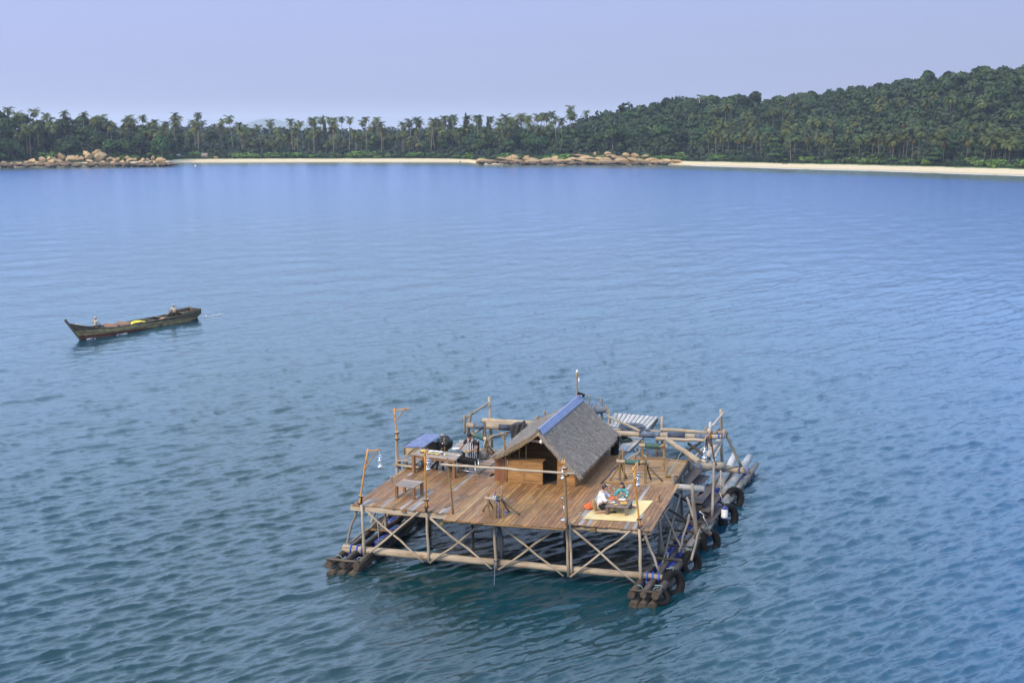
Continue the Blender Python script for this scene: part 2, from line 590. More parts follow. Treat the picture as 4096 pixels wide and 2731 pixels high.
def foliage(name, dark, light, var=0.3, trans=0.25, scale=0.35):
    m, nt, b = new_mat(name)
    tc = nd(nt, 'ShaderNodeTexCoord').outputs['Object']
    n = noise_tex(nt, tc, scale, 3, 0.6)
    f = noise_tex(nt, tc, 2.3, 2, 0.6)
    c = ramp(nt, n, [(0.32, dark), (0.68, light)])
    c = mixc(nt, ramp(nt, f, [(0.35, (0.7, 0.7, 0.7)), (0.65, (1.15, 1.15, 1.15))]), (0, 0, 0), c)
    mm = nd(nt, 'ShaderNodeMapRange')
    mm.inputs['To Min'].default_value = 1 - var; mm.inputs['To Max'].default_value = 1 + var
    nt.links.new(rnd(nt), mm.inputs['Value'])
    hs = nd(nt, 'ShaderNodeHueSaturation')
    nt.links.new(c, hs.inputs['Color']); nt.links.new(mm.outputs[0], hs.inputs['Value'])
    mh = nd(nt, 'ShaderNodeMapRange')
    mh.inputs['To Min'].default_value = 0.47; mh.inputs['To Max'].default_value = 0.52
    wn = nd(nt, 'ShaderNodeTexWhiteNoise', noise_dimensions='1D')
    nt.links.new(rnd(nt), wn.inputs['W']); nt.links.new(wn.outputs['Value'], mh.inputs['Value'])
    nt.links.new(mh.outputs[0], hs.inputs['Hue'])
    nt.links.new(hs.outputs['Color'], b.inputs['Base Color'])
    b.inputs['Roughness'].default_value = 0.65
    b.inputs['Specular IOR Level'].default_value = 0.25
    return m

M_LEAF = foliage('broadleaf', (0.012, 0.032, 0.012), (0.040, 0.085, 0.020), 0.5)
M_LEAF2 = foliage('feathery_leaf', (0.022, 0.042, 0.022), (0.05, 0.075, 0.035), 0.25)
M_PALM = foliage('palm_frond', (0.045, 0.078, 0.018), (0.115, 0.14, 0.034), 0.35)
M_DRYPALM = foliage('palm_frond_old', (0.10, 0.085, 0.02), (0.20, 0.16, 0.04), 0.3)
M_SHRUB = foliage('shrub_leaf', (0.04, 0.095, 0.014), (0.095, 0.18, 0.028), 0.4)
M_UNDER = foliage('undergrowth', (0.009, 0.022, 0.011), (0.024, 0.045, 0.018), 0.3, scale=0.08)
M_BARK = plain('bark', (0.17, 0.14, 0.11), 0.9, var=0.15)
M_PALMBARK = plain('palm_bark', (0.22, 0.185, 0.15), 0.9, var=0.1)
M_BARE = plain('bare_twig', (0.16, 0.12, 0.09), 0.9)
M_ROCK = None
def rock_mat(dark=False):
    m, nt, b = new_mat('wet_dark_rock' if dark else 'boulder_granite')
    tc = nd(nt, 'ShaderNodeTexCoord').outputs['Object']
    geo = nd(nt, 'ShaderNodeNewGeometry')
    n = noise_tex(nt, tc, 0.9, 6, 0.65)
    n2 = noise_tex(nt, tc, 5.0, 4, 0.7)
    c = ramp(nt, n, [(0.3, (0.23, 0.145, 0.065)), (0.5, (0.41, 0.275, 0.13)), (0.72, (0.52, 0.385, 0.205))])
    c = mixc(nt, ramp(nt, n2, [(0.55, (0, 0, 0)), (0.75, (0.6, 0.6, 0.6))]), c, (0.13, 0.10, 0.08))
    mm = nd(nt, 'ShaderNodeMapRange')
    mm.inputs['To Min'].default_value = 0.65; mm.inputs['To Max'].default_value = 1.2
    nt.links.new(rnd(nt), mm.inputs['Value'])
    hs = nd(nt, 'ShaderNodeHueSaturation'); nt.links.new(c, hs.inputs['Color']); nt.links.new(mm.outputs[0], hs.inputs['Value'])
    sp = nd(nt, 'ShaderNodeSeparateXYZ'); nt.links.new(geo.outputs['Position'], sp.inputs[0])
    wetf = ramp(nt, sp.outputs['Z'], [(0.0, (1, 1, 1)), (1.0, (0, 0, 0))])
    vo = nd(nt, 'ShaderNodeTexVoronoi', feature='DISTANCE_TO_EDGE'); vo.inputs['Scale'].default_value = 0.9
    nt.links.new(tc, vo.inputs['Vector'])
    ck = ramp(nt, vo.outputs['Distance'], [(0.0, (1, 1, 1)), (0.035, (0, 0, 0))])
    c1 = mixc(nt, ck, hs.outputs['Color'], (0.06, 0.045, 0.035))
    c2 = mixc(nt, wetf, c1, (0.07, 0.045, 0.03))
    if dark: c2 = mixc(nt, 0.78, c2, (0.05, 0.034, 0.024))
    nt.links.new(c2, b.inputs['Base Color'])
    b.inputs['Roughness'].default_value = 0.85
    bump(nt, b, n, 0.5, 0.3)
    return m
M_ROCK = rock_mat()
M_ROCKD = rock_mat(True)

# ---- plant meshes (built once, shared by every copy)
def quads(centres, us, vs):
    """leaf quads from arrays of centres and half-axes"""
    c, u, v = map(np.asarray, (centres, us, vs))
    P = np.stack([c - u - v, c + u - v, c + u + v, c - u + v], 1).reshape(-1, 3)
    n = len(c)
    return P, np.arange(4 * n).reshape(n, 4)

def np_mesh(name, P, F, mat):
    me = bpy.data.meshes.new(name)
    me.from_pydata(P.tolist(), [], F.tolist())
    me.materials.append(mat)
    return me

def rand_dirs(n, g):
    v = g.normal(size=(n, 3)); return v / np.linalg.norm(v, axis=1, keepdims=True)

def crown_mesh(name, mat, lobes, n, leaf, g, flat=0.0):
    """leaf clumps over the shells of several lobes; lobes: (x,y,z,rx,ry,rz)"""
    lobes = np.array(lobes, float)
    area = lobes[:, 3] * lobes[:, 4] + lobes[:, 3] * lobes[:, 5]
    pick = g.choice(len(lobes), n, p=area / area.sum())
    L = lobes[pick]
    d = rand_dirs(n, g)
    d[:, 2] = np.where(g.random(n) < 0.72, np.abs(d[:, 2]), d[:, 2])
    # ragged shell: sub-clumps pushed in and out
    rr = 0.80 + 0.28 * g.random(n) ** 1.5
    lump = 0.10 * np.sin(d[:, 0] * 7 + pick) * np.sin(d[:, 1] * 6 + 2 * pick) + 0.08 * np.sin(d[:, 2] * 9 + pick)
    c = L[:, :3] + d * L[:, 3:6] * (rr + lump)[:, None]
    nrm = d * 0.9 + rand_dirs(n, g) * 0.75 + np.array([0, 0, 0.35])
    nrm /= np.linalg.norm(nrm, axis=1, keepdims=True)
    u = np.cross(nrm, rand_dirs(n, g)); u /= np.linalg.norm(u, axis=1, keepdims=True)
    v = np.cross(nrm, u)
    s = leaf * (0.6 + 0.8 * g.random(n))[:, None]
    P, F = quads(c, u * s, v * s * 0.7)
    return np_mesh(name, P, F, mat)

def limb_mesh(name, h, r, tips, mat):
    mb = MB()
    mb.tube([(0, 0, -0.8), (random.uniform(-.2, .2), random.uniform(-.2, .2), h * 0.5), (0, 0, h)], [r * 1.2, r * 0.85, r * 0.6], 7)
    for t in tips:
        a = Vector((0, 0, h * random.uniform(0.65, 0.95)))
        mid = a.lerp(Vector(t), 0.5) + Vector((random.uniform(-.4, .4), random.uniform(-.4, .4), random.uniform(-0.2, .5)))
        mb.tube([a, mid, t], [r * 0.5, r * 0.32, r * 0.12], 5)
    me = mb.mesh(name); me.materials.append(mat)
    return me

def tree_proto(g, kind):
    if kind == 'broad':
        R0 = g.uniform(3.6, 4.8); h = g.uniform(4.5, 6.0)
        lobes = [(0, 0, h + 2.6, R0 * .75, R0 * .75, R0 * .62)]
        for i in range(7):
            a = i * 2 * math.pi / 7 + g.uniform(-.4, .4); q = R0 * g.uniform(.5, .75)
            lobes.append((q * math.cos(a), q * math.sin(a), h + g.uniform(-.6, 2.8), R0 * g.uniform(.36, .56), R0 * g.uniform(.36, .56), R0 * g.uniform(.28, .42)))
        n, leaf = 1500, 0.42
    elif kind == 'tier':
        h = g.uniform(5, 6.5); lobes = []
        for t in range(4):
            for i in range(4 - t // 2):
                a = g.uniform(0, 6.28); q = (3.6 - t * .6) * g.uniform(.4, .9)
                lobes.append((q * math.cos(a), q * math.sin(a), h - 2.2 + t * 2.0, 2.4 - t * .3, 2.4 - t * .3, .55))
        n, leaf = 1100, 0.42
    else:   # casuarina
        h = g.uniform(11, 14); lobes = []
        for t in range(13):
            z = 2.5 + t * (h / 12); q = 2.6 * (1 - t / 16)
            a = g.uniform(0, 6.28)
            lobes.append((q * .45 * math.cos(a), q * .45 * math.sin(a), z, q * .75, q * .75, 1.5))
        n, leaf = 1700, 0.30
    mat = M_LEAF2 if kind == 'casu' else M_LEAF
    cm = crown_mesh('crown', mat, lobes, n, leaf, g)
    tips = [l[:3] for l in lobes[1:7]]
    th = h * (0.95 if kind != 'casu' else 1.15)
    tm = limb_mesh('trunk', th, 0.26, tips if kind != 'casu' else tips[:3], M_BARK)
    return cm, tm

def palm_proto(g, h, lean):
    """(trunk mesh, crown mesh, old frond mesh)"""
    mb = MB()
    pts, rad = [], []
    for i in range(8):
        t = i / 7
        pts.append((lean * h * (t * t * 0.7 + 0.3 * t), 0.25 * math.sin(t * 3) * lean * 4, -1.0 + (h + 1) * t)); rad.append(0.105 - 0.035 * t + (0.05 if i == 0 else 0))
    mb.tube(pts, rad, 6)
    tm = mb.mesh('trunk'); tm.materials.append(M_PALMBARK)
    top = np.array(pts[-1])
    def fronds(n, lo, hi, L0):
        P, F = [], []
        b = 0
        for i in range(n):
            a = i * 2.39996 + g.uniform(-.25, .25); el = g.uniform(lo, hi); L = L0 * g.uniform(.85, 1.1)
            seg = 7; pos = top.copy(); ang = el
            mids, dirs = [pos.copy()], []
            for k in range(seg):
                d = np.array([math.cos(a) * math.cos(ang), math.sin(a) * math.cos(ang), math.sin(ang)])
                dirs.append(d); pos = pos + d * L / seg; mids.append(pos.copy()); ang -= g.uniform(.18, .28)
            side = np.array([-math.sin(a), math.cos(a), 0])
            for k in range(seg):
                w0 = 0.85 * math.sin(math.pi * min(1, (k + .6) / (seg + .3))) ** .7
                for sgn in (-1, 1):
                    for hlf in (0.0, 0.5):
                        p0 = mids[k] + (mids[k + 1] - mids[k]) * hlf
                        p1 = mids[k] + (mids[k + 1] - mids[k]) * (hlf + .36)
                        dn = side * sgn * w0 + dirs[k] * 0.35 * w0 + np.array([0, 0, -0.45 * w0])
                        P += [p0, p1, p1 + dn * g.uniform(.8, 1.1), p0 + dn * g.uniform(.8, 1.1)]
                        F.append((b, b + 1, b + 2, b + 3)); b += 4
        return np.array(P), np.array(F)
    P, F = fronds(26, -0.35, 1.35, 4.3)
    cm = np_mesh('crown', P, F, M_PALM)
    P, F = fronds(6, -1.0, -0.35, 3.6)
    om = np_mesh('old_fronds', P, F, M_DRYPALM)
    return tm, cm, om

g_ = np.random.default_rng(11)
BROAD = [tree_proto(g_, 'broad') for i in range(7)]
TIER = [tree_proto(g_, 'tier') for i in range(3)]
CASU = [tree_proto(g_, 'casu') for i in range(3)]
PALMS = [palm_proto(g_, 10.0, l) for l in (0.02, 0.05, -0.06, 0.10, -0.12, 0.03, -0.02)]
def shrub_mesh(g):
    lobes = [(g.uniform(-1, 1), g.uniform(-.8, .8), g.uniform(.3, .9), g.uniform(.7, 1.2), g.uniform(.7, 1.2), g.uniform(.5, .9)) for i in range(4)]
    return crown_mesh('leaves', M_SHRUB, lobes, 340, 0.20, g)
SHRUBS = [shrub_mesh(g_) for i in range(5)]

def put(name, meshes, loc, rz, sc, label, cat, group):
    t = thing(name, label, cat, loc, group, (0, 0, rz))
    t.scale = sc if hasattr(sc, '__len__') else (sc,) * 3
    for nm, me in meshes:
        o = bpy.data.objects.new(nm, me); COL.objects.link(o); o.parent = t
    return t

def tree(xf, s, protos, sc, name, label, group, cat='tree', sink=0.0):
    cm, tm = protos[rng.integers(len(protos))]
    p = land_pt(xf, s); p = (p[0], p[1], p[2] - sink)
    return put(name, [('trunk', tm), ('crown', cm)], p, rng.uniform(0, 6.28), (sc * rng.uniform(.9, 1.15), sc * rng.uniform(.9, 1.15), sc * rng.uniform(.9, 1.15)), label, cat, group)

def palm(xf, s, h, label, group, lean=None):
    tm, cm, om = PALMS[rng.integers(len(PALMS))] if lean is None else PALMS[lean]
    p = land_pt(xf, s)
    k = h / 10.0; w = 0.62 + 0.38 * k
    t = thing('coconut_palm', label, 'palm tree', p, group, (0, 0, rng.uniform(0, 6.28) if lean is None else rng.uniform(-.4, .4)))
    o = bpy.data.objects.new('trunk', tm); COL.objects.link(o); o.parent = t; o.scale = (k, k, k)
    top = Vector(tm.vertices[7 * 6].co + tm.vertices[7 * 6 + 3].co) / 2
    cs = rng.uniform(0.72, 0.98)
    for nm, me in (('crown', cm), ('old_fronds', om)):
        o = bpy.data.objects.new(nm, me); COL.objects.link(o); o.parent = t
        o.scale = (cs, cs, cs); o.location = top * (k - cs)
    return t

U = rng.uniform
# the wooded bluff behind the left rocks (0..0.16 across), the palm grove behind the beach (0.16..0.62), the hill (0.56..1)
n_broad = 0
for i in range(48):
    tree(U(-0.03, 0.17), U(16, 80), BROAD, U(.72, 1.08), 'broadleaf_tree', 'dark green broadleaf tree on the low wooded bluff above the left boulders', 'broadleaf trees on the left bluff'); n_broad += 1
for i in range(50):
    tree(U(0.15, 0.50), U(52, 140), BROAD, U(.6, .95), 'broadleaf_tree', 'dark broadleaf tree standing between the palm trunks behind the middle beach', 'broadleaf trees in the palm grove'); n_broad += 1
for i in range(30):
    tree(U(0.45, 0.66), U(30, 90), BROAD, U(.8, 1.15), 'broadleaf_tree', 'dense dark broadleaf tree behind the low rocks of the middle point', 'broadleaf trees behind the middle point'); n_broad += 1
for i in range(300 - n_broad):
    xf = U(0.555, 1.03)
    w = np.interp(px_az(xf), H_AZ, W_SH)
    lo = 62 if xf > .66 else 45
    s_ = lo + (w + 22 - lo) * (i / (300 - n_broad)) ** 0.85 + U(-8, 8)
    half = 'left' if xf < .78 else 'right'
    if s_ > w - 18: lab = 'broadleaf tree on the crest line of the right hill, %s half of it' % half
    elif s_ > lo + (w - lo) * .45: lab = 'broadleaf tree on the upper slope of the right hill, %s half of it' % half
    else: lab = 'broadleaf tree on the lower slope of the right hill, %s half of it' % half
    tree(xf, s_, BROAD, U(.55, .95), 'broadleaf_tree', lab, lab.split(' of it')[0].replace('tree on', 'trees on'), sink=1.6)
for i in range(14):
    tree(U(0.52, 1.0), U(38, 70), TIER, U(.8, 1.1), 'tiered_tree', 'tree with flat spreading tiers of leaves at the forest edge right of the middle point', 'tiered trees at the forest edge')
for xf, s_, sc in ((0.308, 78, 1.25), (0.316, 84, 1.1), (0.455, 80, 1.15), (0.468, 74, 1.3), (0.477, 86, 1.25), (0.425, 88, 1.15), (0.44, 76, 1.1), (0.497, 70, 1.05), (0.505, 84, 1.1)):
    tree(xf, s_, CASU, sc, 'casuarina_tree', 'tall feathery casuarina rising above the palms behind the middle beach', 'casuarinas behind the middle beach')
for xf, s_, sc in ((0.715, 58, 1.1), (0.905, 46, .9), (0.93, 62, 1.1)):
    tree(xf, s_, CASU, sc, 'casuarina_tree', 'pale feathery casuarina in front of the dark forest at the right beach', 'casuarinas at the right beach')
for i in range(34):
    palm(U(-0.02, 0.16), U(20, 74), U(9, 14), 'coconut palm poking out of the dark trees on the left bluff', 'palms on the left bluff')
for i in range(150):
    xf = U(0.155, 0.56); s_ = 44 + 120 * U(0, 1) ** 1.4
    tall = U(0, 1) > .45
    part_ = 'left third' if xf < .29 else 'middle' if xf < .42 else 'right third'
    lab = '%s coconut palm behind the middle beach, in the %s of the grove' % ('tall slender' if tall else 'short young', part_)
    palm(xf, s_, U(12, 20) if tall else U(7, 13), lab, lab.replace('palm', 'palms', 1))
for i in range(110):
    xf = U(0.68, 1.03); s_ = U(50, 66) if i < 62 else 66 + 70 * U(0, 1)
    lab = 'coconut palm with yellowing lower fronds %s the right beach, %s half' % ('at the forest edge of' if s_ < 66 else 'higher on the slope behind', 'left' if xf < .86 else 'right')
    palm(xf, s_, U(8, 13.5) if s_ < 66 else U(9, 14), lab, lab.replace('palm', 'palms', 1))
for xf, s_ in ((0.515, 120), (0.524, 135), (0.538, 120), (0.556, 130), (0.571, 200)):
    palm(xf, s_, 18, 'coconut palm standing clear above the trees behind the middle point', 'palms behind the middle point')
palm(0.7735, 46, 15, 'leaning coconut palm whose long bare trunk tilts left behind the right beach', 'leaning palms of the right beach', 4)
palm(0.906, 47, 14, 'leaning coconut palm whose long bare trunk tilts left behind the right beach', 'leaning palms of the right beach', 4)
# shrubs along the top of the beach
for i in range(210):
    xf = U(-0.02, 1.04)
    if 0.155 < xf < 0.47 or xf > 0.66:
        bw = np.interp(px_az(xf), H_AZ, BEACH); s_ = bw + U(3, 20)
    else:
        s_ = U(12, 26)
    p = land_pt(xf, s_)
    where = ('bright green shrub above the left boulders', 'shrubs above the left boulders') if xf < .155 else ('low bright green shrub along the top of the middle beach', 'shrubs along the middle beach') if xf < .47 else ('round green shrub behind the rocks of the middle point', 'shrubs behind the middle point') if xf < .66 else ('low bright green shrub along the top of the right beach', 'shrubs along the right beach')
    sc = U(.9, 2.1)
    put('shrub', [('leaves', SHRUBS[rng.integers(5)])], p, U(0, 6.28), (sc * 1.3, sc * 1.3, sc), where[0], 'shrub', where[1])

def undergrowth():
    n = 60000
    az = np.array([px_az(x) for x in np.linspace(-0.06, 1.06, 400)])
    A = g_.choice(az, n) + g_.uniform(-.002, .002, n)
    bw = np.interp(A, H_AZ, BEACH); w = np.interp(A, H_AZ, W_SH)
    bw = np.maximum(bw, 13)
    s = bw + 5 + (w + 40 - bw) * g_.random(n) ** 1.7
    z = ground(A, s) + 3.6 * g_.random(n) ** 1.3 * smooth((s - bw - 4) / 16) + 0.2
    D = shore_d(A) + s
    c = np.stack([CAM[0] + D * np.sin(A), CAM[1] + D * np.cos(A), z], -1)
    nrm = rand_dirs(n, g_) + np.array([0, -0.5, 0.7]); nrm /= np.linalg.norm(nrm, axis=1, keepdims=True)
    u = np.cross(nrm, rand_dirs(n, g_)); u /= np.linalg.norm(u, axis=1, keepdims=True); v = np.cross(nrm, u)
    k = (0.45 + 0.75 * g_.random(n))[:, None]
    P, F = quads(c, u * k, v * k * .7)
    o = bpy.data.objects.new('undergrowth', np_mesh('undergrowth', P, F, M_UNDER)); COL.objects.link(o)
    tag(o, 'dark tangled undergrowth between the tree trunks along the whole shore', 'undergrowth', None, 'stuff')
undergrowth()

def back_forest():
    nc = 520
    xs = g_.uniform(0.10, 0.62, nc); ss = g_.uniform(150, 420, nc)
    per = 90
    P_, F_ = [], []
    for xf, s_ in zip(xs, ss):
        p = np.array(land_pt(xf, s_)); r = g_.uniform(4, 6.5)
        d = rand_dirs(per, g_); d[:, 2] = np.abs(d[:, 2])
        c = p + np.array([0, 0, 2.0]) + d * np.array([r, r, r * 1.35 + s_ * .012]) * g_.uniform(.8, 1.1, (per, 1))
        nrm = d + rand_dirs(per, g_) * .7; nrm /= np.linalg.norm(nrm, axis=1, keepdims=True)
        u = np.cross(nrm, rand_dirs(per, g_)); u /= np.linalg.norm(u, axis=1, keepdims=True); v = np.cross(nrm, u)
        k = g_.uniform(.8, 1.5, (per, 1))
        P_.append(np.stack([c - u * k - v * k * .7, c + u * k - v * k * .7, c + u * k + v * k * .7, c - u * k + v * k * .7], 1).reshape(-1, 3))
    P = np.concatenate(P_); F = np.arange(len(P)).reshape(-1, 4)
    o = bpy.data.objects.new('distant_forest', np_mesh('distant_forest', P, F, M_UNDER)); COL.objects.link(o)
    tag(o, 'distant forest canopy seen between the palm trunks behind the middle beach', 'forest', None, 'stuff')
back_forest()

def hill_canopy():
    nc, per = 900, 64
    mat = foliage('hill_canopy', (0.010, 0.027, 0.012), (0.042, 0.082, 0.022), 0.0, scale=0.10)
    P_ = []
    for i in range(nc):
        xf = g_.uniform(0.54, 1.04); w = float(np.interp(px_az(xf), H_AZ, W_SH))
        s_ = (62 if xf > .66 else 36) + (w + 24 - 62) * g_.random(); p = np.array(land_pt(xf, s_)); r = g_.uniform(2.4, 4.2)
        up = 1.5 + 3.5 * g_.random()
        d = rand_dirs(per, g_); d[:, 2] = np.where(d[:, 2] < -.2, -d[:, 2], d[:, 2])
        c = p + np.array([0, 0, up]) + d * np.array([r, r, r * .85]) * g_.uniform(.82, 1.12, (per, 1))
        nrm = d + rand_dirs(per, g_) * .7; nrm /= np.linalg.norm(nrm, axis=1, keepdims=True)
        u = np.cross(nrm, rand_dirs(per, g_)); u /= np.linalg.norm(u, axis=1, keepdims=True); v = np.cross(nrm, u)
        k = g_.uniform(.5, .95, (per, 1))
        P_.append(np.stack([c - u * k - v * k * .7, c + u * k - v * k * .7, c + u * k + v * k * .7, c - u * k + v * k * .7], 1).reshape(-1, 3))
    P = np.concatenate(P_); F = np.arange(len(P)).reshape(-1, 4)
    o = bpy.data.objects.new('forest_canopy', np_mesh('forest_canopy', P, F, mat)); COL.objects.link(o)
    tag(o, 'unbroken forest canopy between the single trees of the right hill', 'forest', None, 'stuff')
hill_canopy()

# far blue hills beyond the gap in the trees
def far_hill(name, p0, p1, h, depth):
    a, b = Vector(p0), Vector(p1); d = b - a
    mb = MB(); n = 28; vs = []; fs = []
    nrm = Vector((-d.y, d.x, 0)).normalized()
    for j in range(9):
        for i in range(n + 1):
            t = i / n; q = (j - 4) / 4
            z = h * math.sin(math.pi * t) ** 1.3 * (0.8 + .2 * math.sin(t * 17)) * (1 - q * q) - 1
            vs.append(a + d * t + nrm * depth * q + Vector((0, 0, z)))
    for j in range(8):
        for i in range(n):
            k = j * (n + 1) + i; fs.append((k, k + 1, k + n + 2, k + n + 1))
    mb.add(vs, fs, None, True)
    o = part(name, mb, M_UNDER); o['kind'] = 'structure'
    return o
far_hill('far_hill', (-4577.06, 8114.54, 16.00), (-3764.06, 8352.33, 16.00), 84, 700)
far_hill('far_hill', (-1552.78, 4985.84, 16.00), (-1327.70, 5051.67, 16.00), 62, 400)

# ------------------------------------------------------------------ haze
def haze():
    mb = MB()
    mb.box((-1200, 4700, 62), (12000, 10400, 146))
    m = bpy.data.materials.new('haze_air'); m.use_nodes = True
    nt = m.node_tree; nt.nodes.clear()
    out = nt.nodes.new('ShaderNodeOutputMaterial'); v = nt.nodes.new('ShaderNodeVolumePrincipled')
    v.inputs['Color'].default_value = (0.86, 0.90, 1.0, 1)
    v.inputs['Density'].default_value = 0.00011
    v.inputs['Anisotropy'].default_value = 0.2
    nt.links.new(v.outputs[0], out.inputs['Volume'])
    o = part('haze', mb, m); o['kind'] = 'stuff'
haze()

# ------------------------------------------------------------------ boulders and small things on the shore
def boulder_mesh(i):
    import bmesh
    bm = bmesh.new(); bmesh.ops.create_icosphere(bm, subdivisions=3, radius=1.0)
    g = np.random.default_rng(100 + i)
    planes = [(Vector(rand_dirs(1, g)[0]), g.uniform(.52, .82)) for k in range(10)]
    off = Vector((i * 7.3, i * 3.1, i))
    for v in bm.verts:
        p = v.co.copy()
        for n, d in planes:
            e = p.dot(n) - d
            if e > 0: p -= n * e * .97
        p *= 1 + .06 * noise.noise(p * 1.7 + off) + .03 * noise.noise(p * 4.5 + off)
        v.co = p
    me = bpy.data.meshes.new('boulder'); bm.to_mesh(me); bm.free()
    me.polygons.foreach_set('use_smooth', np.ones(len(me.polygons), dtype=bool))
    me.materials.append(M_ROCK)
    return me
BOULD = [boulder_mesh(i) for i in range(8)]
DARKB = []
for me_ in BOULD[:4]:
    m2_ = me_.copy(); m2_.materials.clear(); m2_.materials.append(M_ROCKD); DARKB.append(m2_)
def boulder(p, w, h, label, group, dep=None, tilt=0.0, dark=False):
    o = bpy.data.objects.new('boulder', DARKB[rng.integers(4)] if dark else BOULD[rng.integers(8)]); COL.objects.link(o)
    o.location = p; o.scale = (w * .56, (dep or w * .5) * .9, h * .60)
    o.rotation_euler = (rng.uniform(-.15, .15), tilt + rng.uniform(-.12, .12), R(16.3) + rng.uniform(-.3, .3) + (math.pi if rng.random() < .5 else 0))
    return tag(o, label, 'boulder', group)
LG, RG = 'boulders of the left rocky point', 'boulders of the middle rocky point'
LK = 5100 / 570.0 * 3.36
LB = [((-328.35, 457.34, 3.92), 175, 150, 'largest golden boulder of the left rocky point, near its middle', .5), ((-334.33, 463.29, 5.65), 135, 75, 'slanting slab boulder perched left of the largest golden boulder', -.5),
 ((-331.86, 453.17, 4.09), 118, 85, 'rounded boulder pair lower half, left of the largest golden boulder', 0), ((-335.06, 456.73, 5.63), 98, 72, 'pale boulder resting on top of the rounded one left of the largest boulder', .2),
 ((-337.47, 449.24, 3.04), 212, 105, 'broad cracked boulder left of the middle of the left rocky point', .25), ((-332.56, 449.63, 3.10), 78, 80, 'upright rounded boulder just right of the broad cracked one', 0),
 ((-346.17, 453.29, 4.50), 92, 88, 'dark sided boulder standing above the broad cracked one on its left', -.3), ((-348.48, 448.16, 3.20), 98, 50, 'tilted flat topped boulder left of the dark sided boulder', -.25),
 ((-349.27, 444.66, 2.61), 105, 92, 'pointed boulder toward the left end of the left rocky point', -.3), ((-297.27, 456.73, 2.81), 160, 66, 'long sloping boulder at the right end of the left rocky point', .25),
 ((-301.74, 457.66, 3.52), 62, 62, 'upright boulder beside the long sloping one at the right end', 0), ((-320.44, 453.16, 3.00), 142, 70, 'wide boulder right of the largest golden boulder', .1), (land_pt(0.0933, 44), 72, 55, 'single boulder high among the trees above the left rocky point', 0)]
for p, w, h, l, t in LB: boulder(p, w / LK, h / LK, l, LG, None, t)
SM = [((-363.62, 437.09, 1.44),85,48),((-359.50, 438.29, 1.38),125,42),((-354.44, 439.80, 1.57),95,52),((-352.11, 441.67, 2.33),112,58),((-343.20, 443.15, 1.93),125,66),((-343.50, 451.82, 3.71),60,66),((-340.04, 444.11, 2.16),135,62),
 ((-327.59, 447.79, 2.35),108,54),((-321.04, 448.54, 1.73),84,44),((-317.77, 452.82, 2.63),92,64),((-316.76, 449.75, 1.47),105,44),((-318.37, 448.18, 1.23),190,34),((-316.87, 454.19, 2.94),62,74),((-312.65, 450.99, 1.73),85,54),
 ((-313.65, 456.32, 3.70),80,48),((-310.74, 453.83, 2.66),118,54),((-308.53, 454.51, 2.85),64,52),((-305.22, 455.47, 2.85),74,48),((-303.26, 456.06, 2.92),74,52),((-298.04, 455.29, 1.86),64,48),((-295.16, 454.98, 1.30),118,42),((-339.96, 457.17, 4.26),36,34),((-323.68, 446.64, 1.33),80,44),((-335.11, 443.26, 1.10),120,34),((-344.59, 440.51, 1.23),110,40),((-348.72, 440.41, 1.53),80,44),((-355.65, 437.28, 1.23),110,36),((-344.65, 447.13, 2.98),70,60),((-305.07, 453.25, 1.95),90,40),((-301.27, 454.35, 1.86),90,40)]
for p, w, h in SM: boulder(p, w / LK, h / LK, 'weathered tan boulder in the row along the water of the left rocky point', LG)
shelf = [(-353.27, 417.87, 1.04), (-290.37, 451.03, 0.91)]
for i in range(110):
    p = Vector(shelf[0]).lerp(Vector(shelf[1]), (i + U(0, 1)) / 110) + Vector((0, U(-1, 9), U(-.2, .4)))
    w = U(1.6, 4.2); boulder(p, w, w * U(.35, .6), 'small dark wet rock at the waterline of the left rocky point', 'waterline rocks of the left rocky point', dark=True)
RK = 5100 / 600.0 * 2.6133
RBL = [((-107.91, 560.91, 4.02), 84, 60, 'round pale boulder standing up behind the slabs of the middle rocky point', 0), ((-156.75, 533.72, 2.66), 155, 76, 'big humped boulder at the left end of the middle rocky point', .1), ((-153.79, 547.33, 3.12), 80, 36, 'flat grey boulder behind the big humped one of the middle point', 0),
 ((-162.82, 534.02, 2.44), 84, 52, 'boulder just left of the big humped one at the middle point', 0), ((-123.67, 562.70, 4.36), 32, 56, 'thin upright white stone behind the middle rocky point', 0), (land_pt(0.623, 52), 68, 54, 'boulder in the trees above the right part of the middle rocky point', -.4),
 (land_pt(0.599, 52), 115, 48, 'flat boulder in the trees that carries two stacked stones', 0), (tuple(Vector(land_pt(0.595, 52)) + Vector((0, 0, 4.6))), 42, 36, 'topmost of the stones stacked in the trees above the middle point', 0), (tuple(Vector(land_pt(0.595, 52)) + Vector((0, 0, 2.8))), 48, 36, 'lower of the stones stacked in the trees above the middle point', 0)]
for p, w, h, l, t in RBL: boulder(p, w / RK, h / RK, l, RG, None, t)
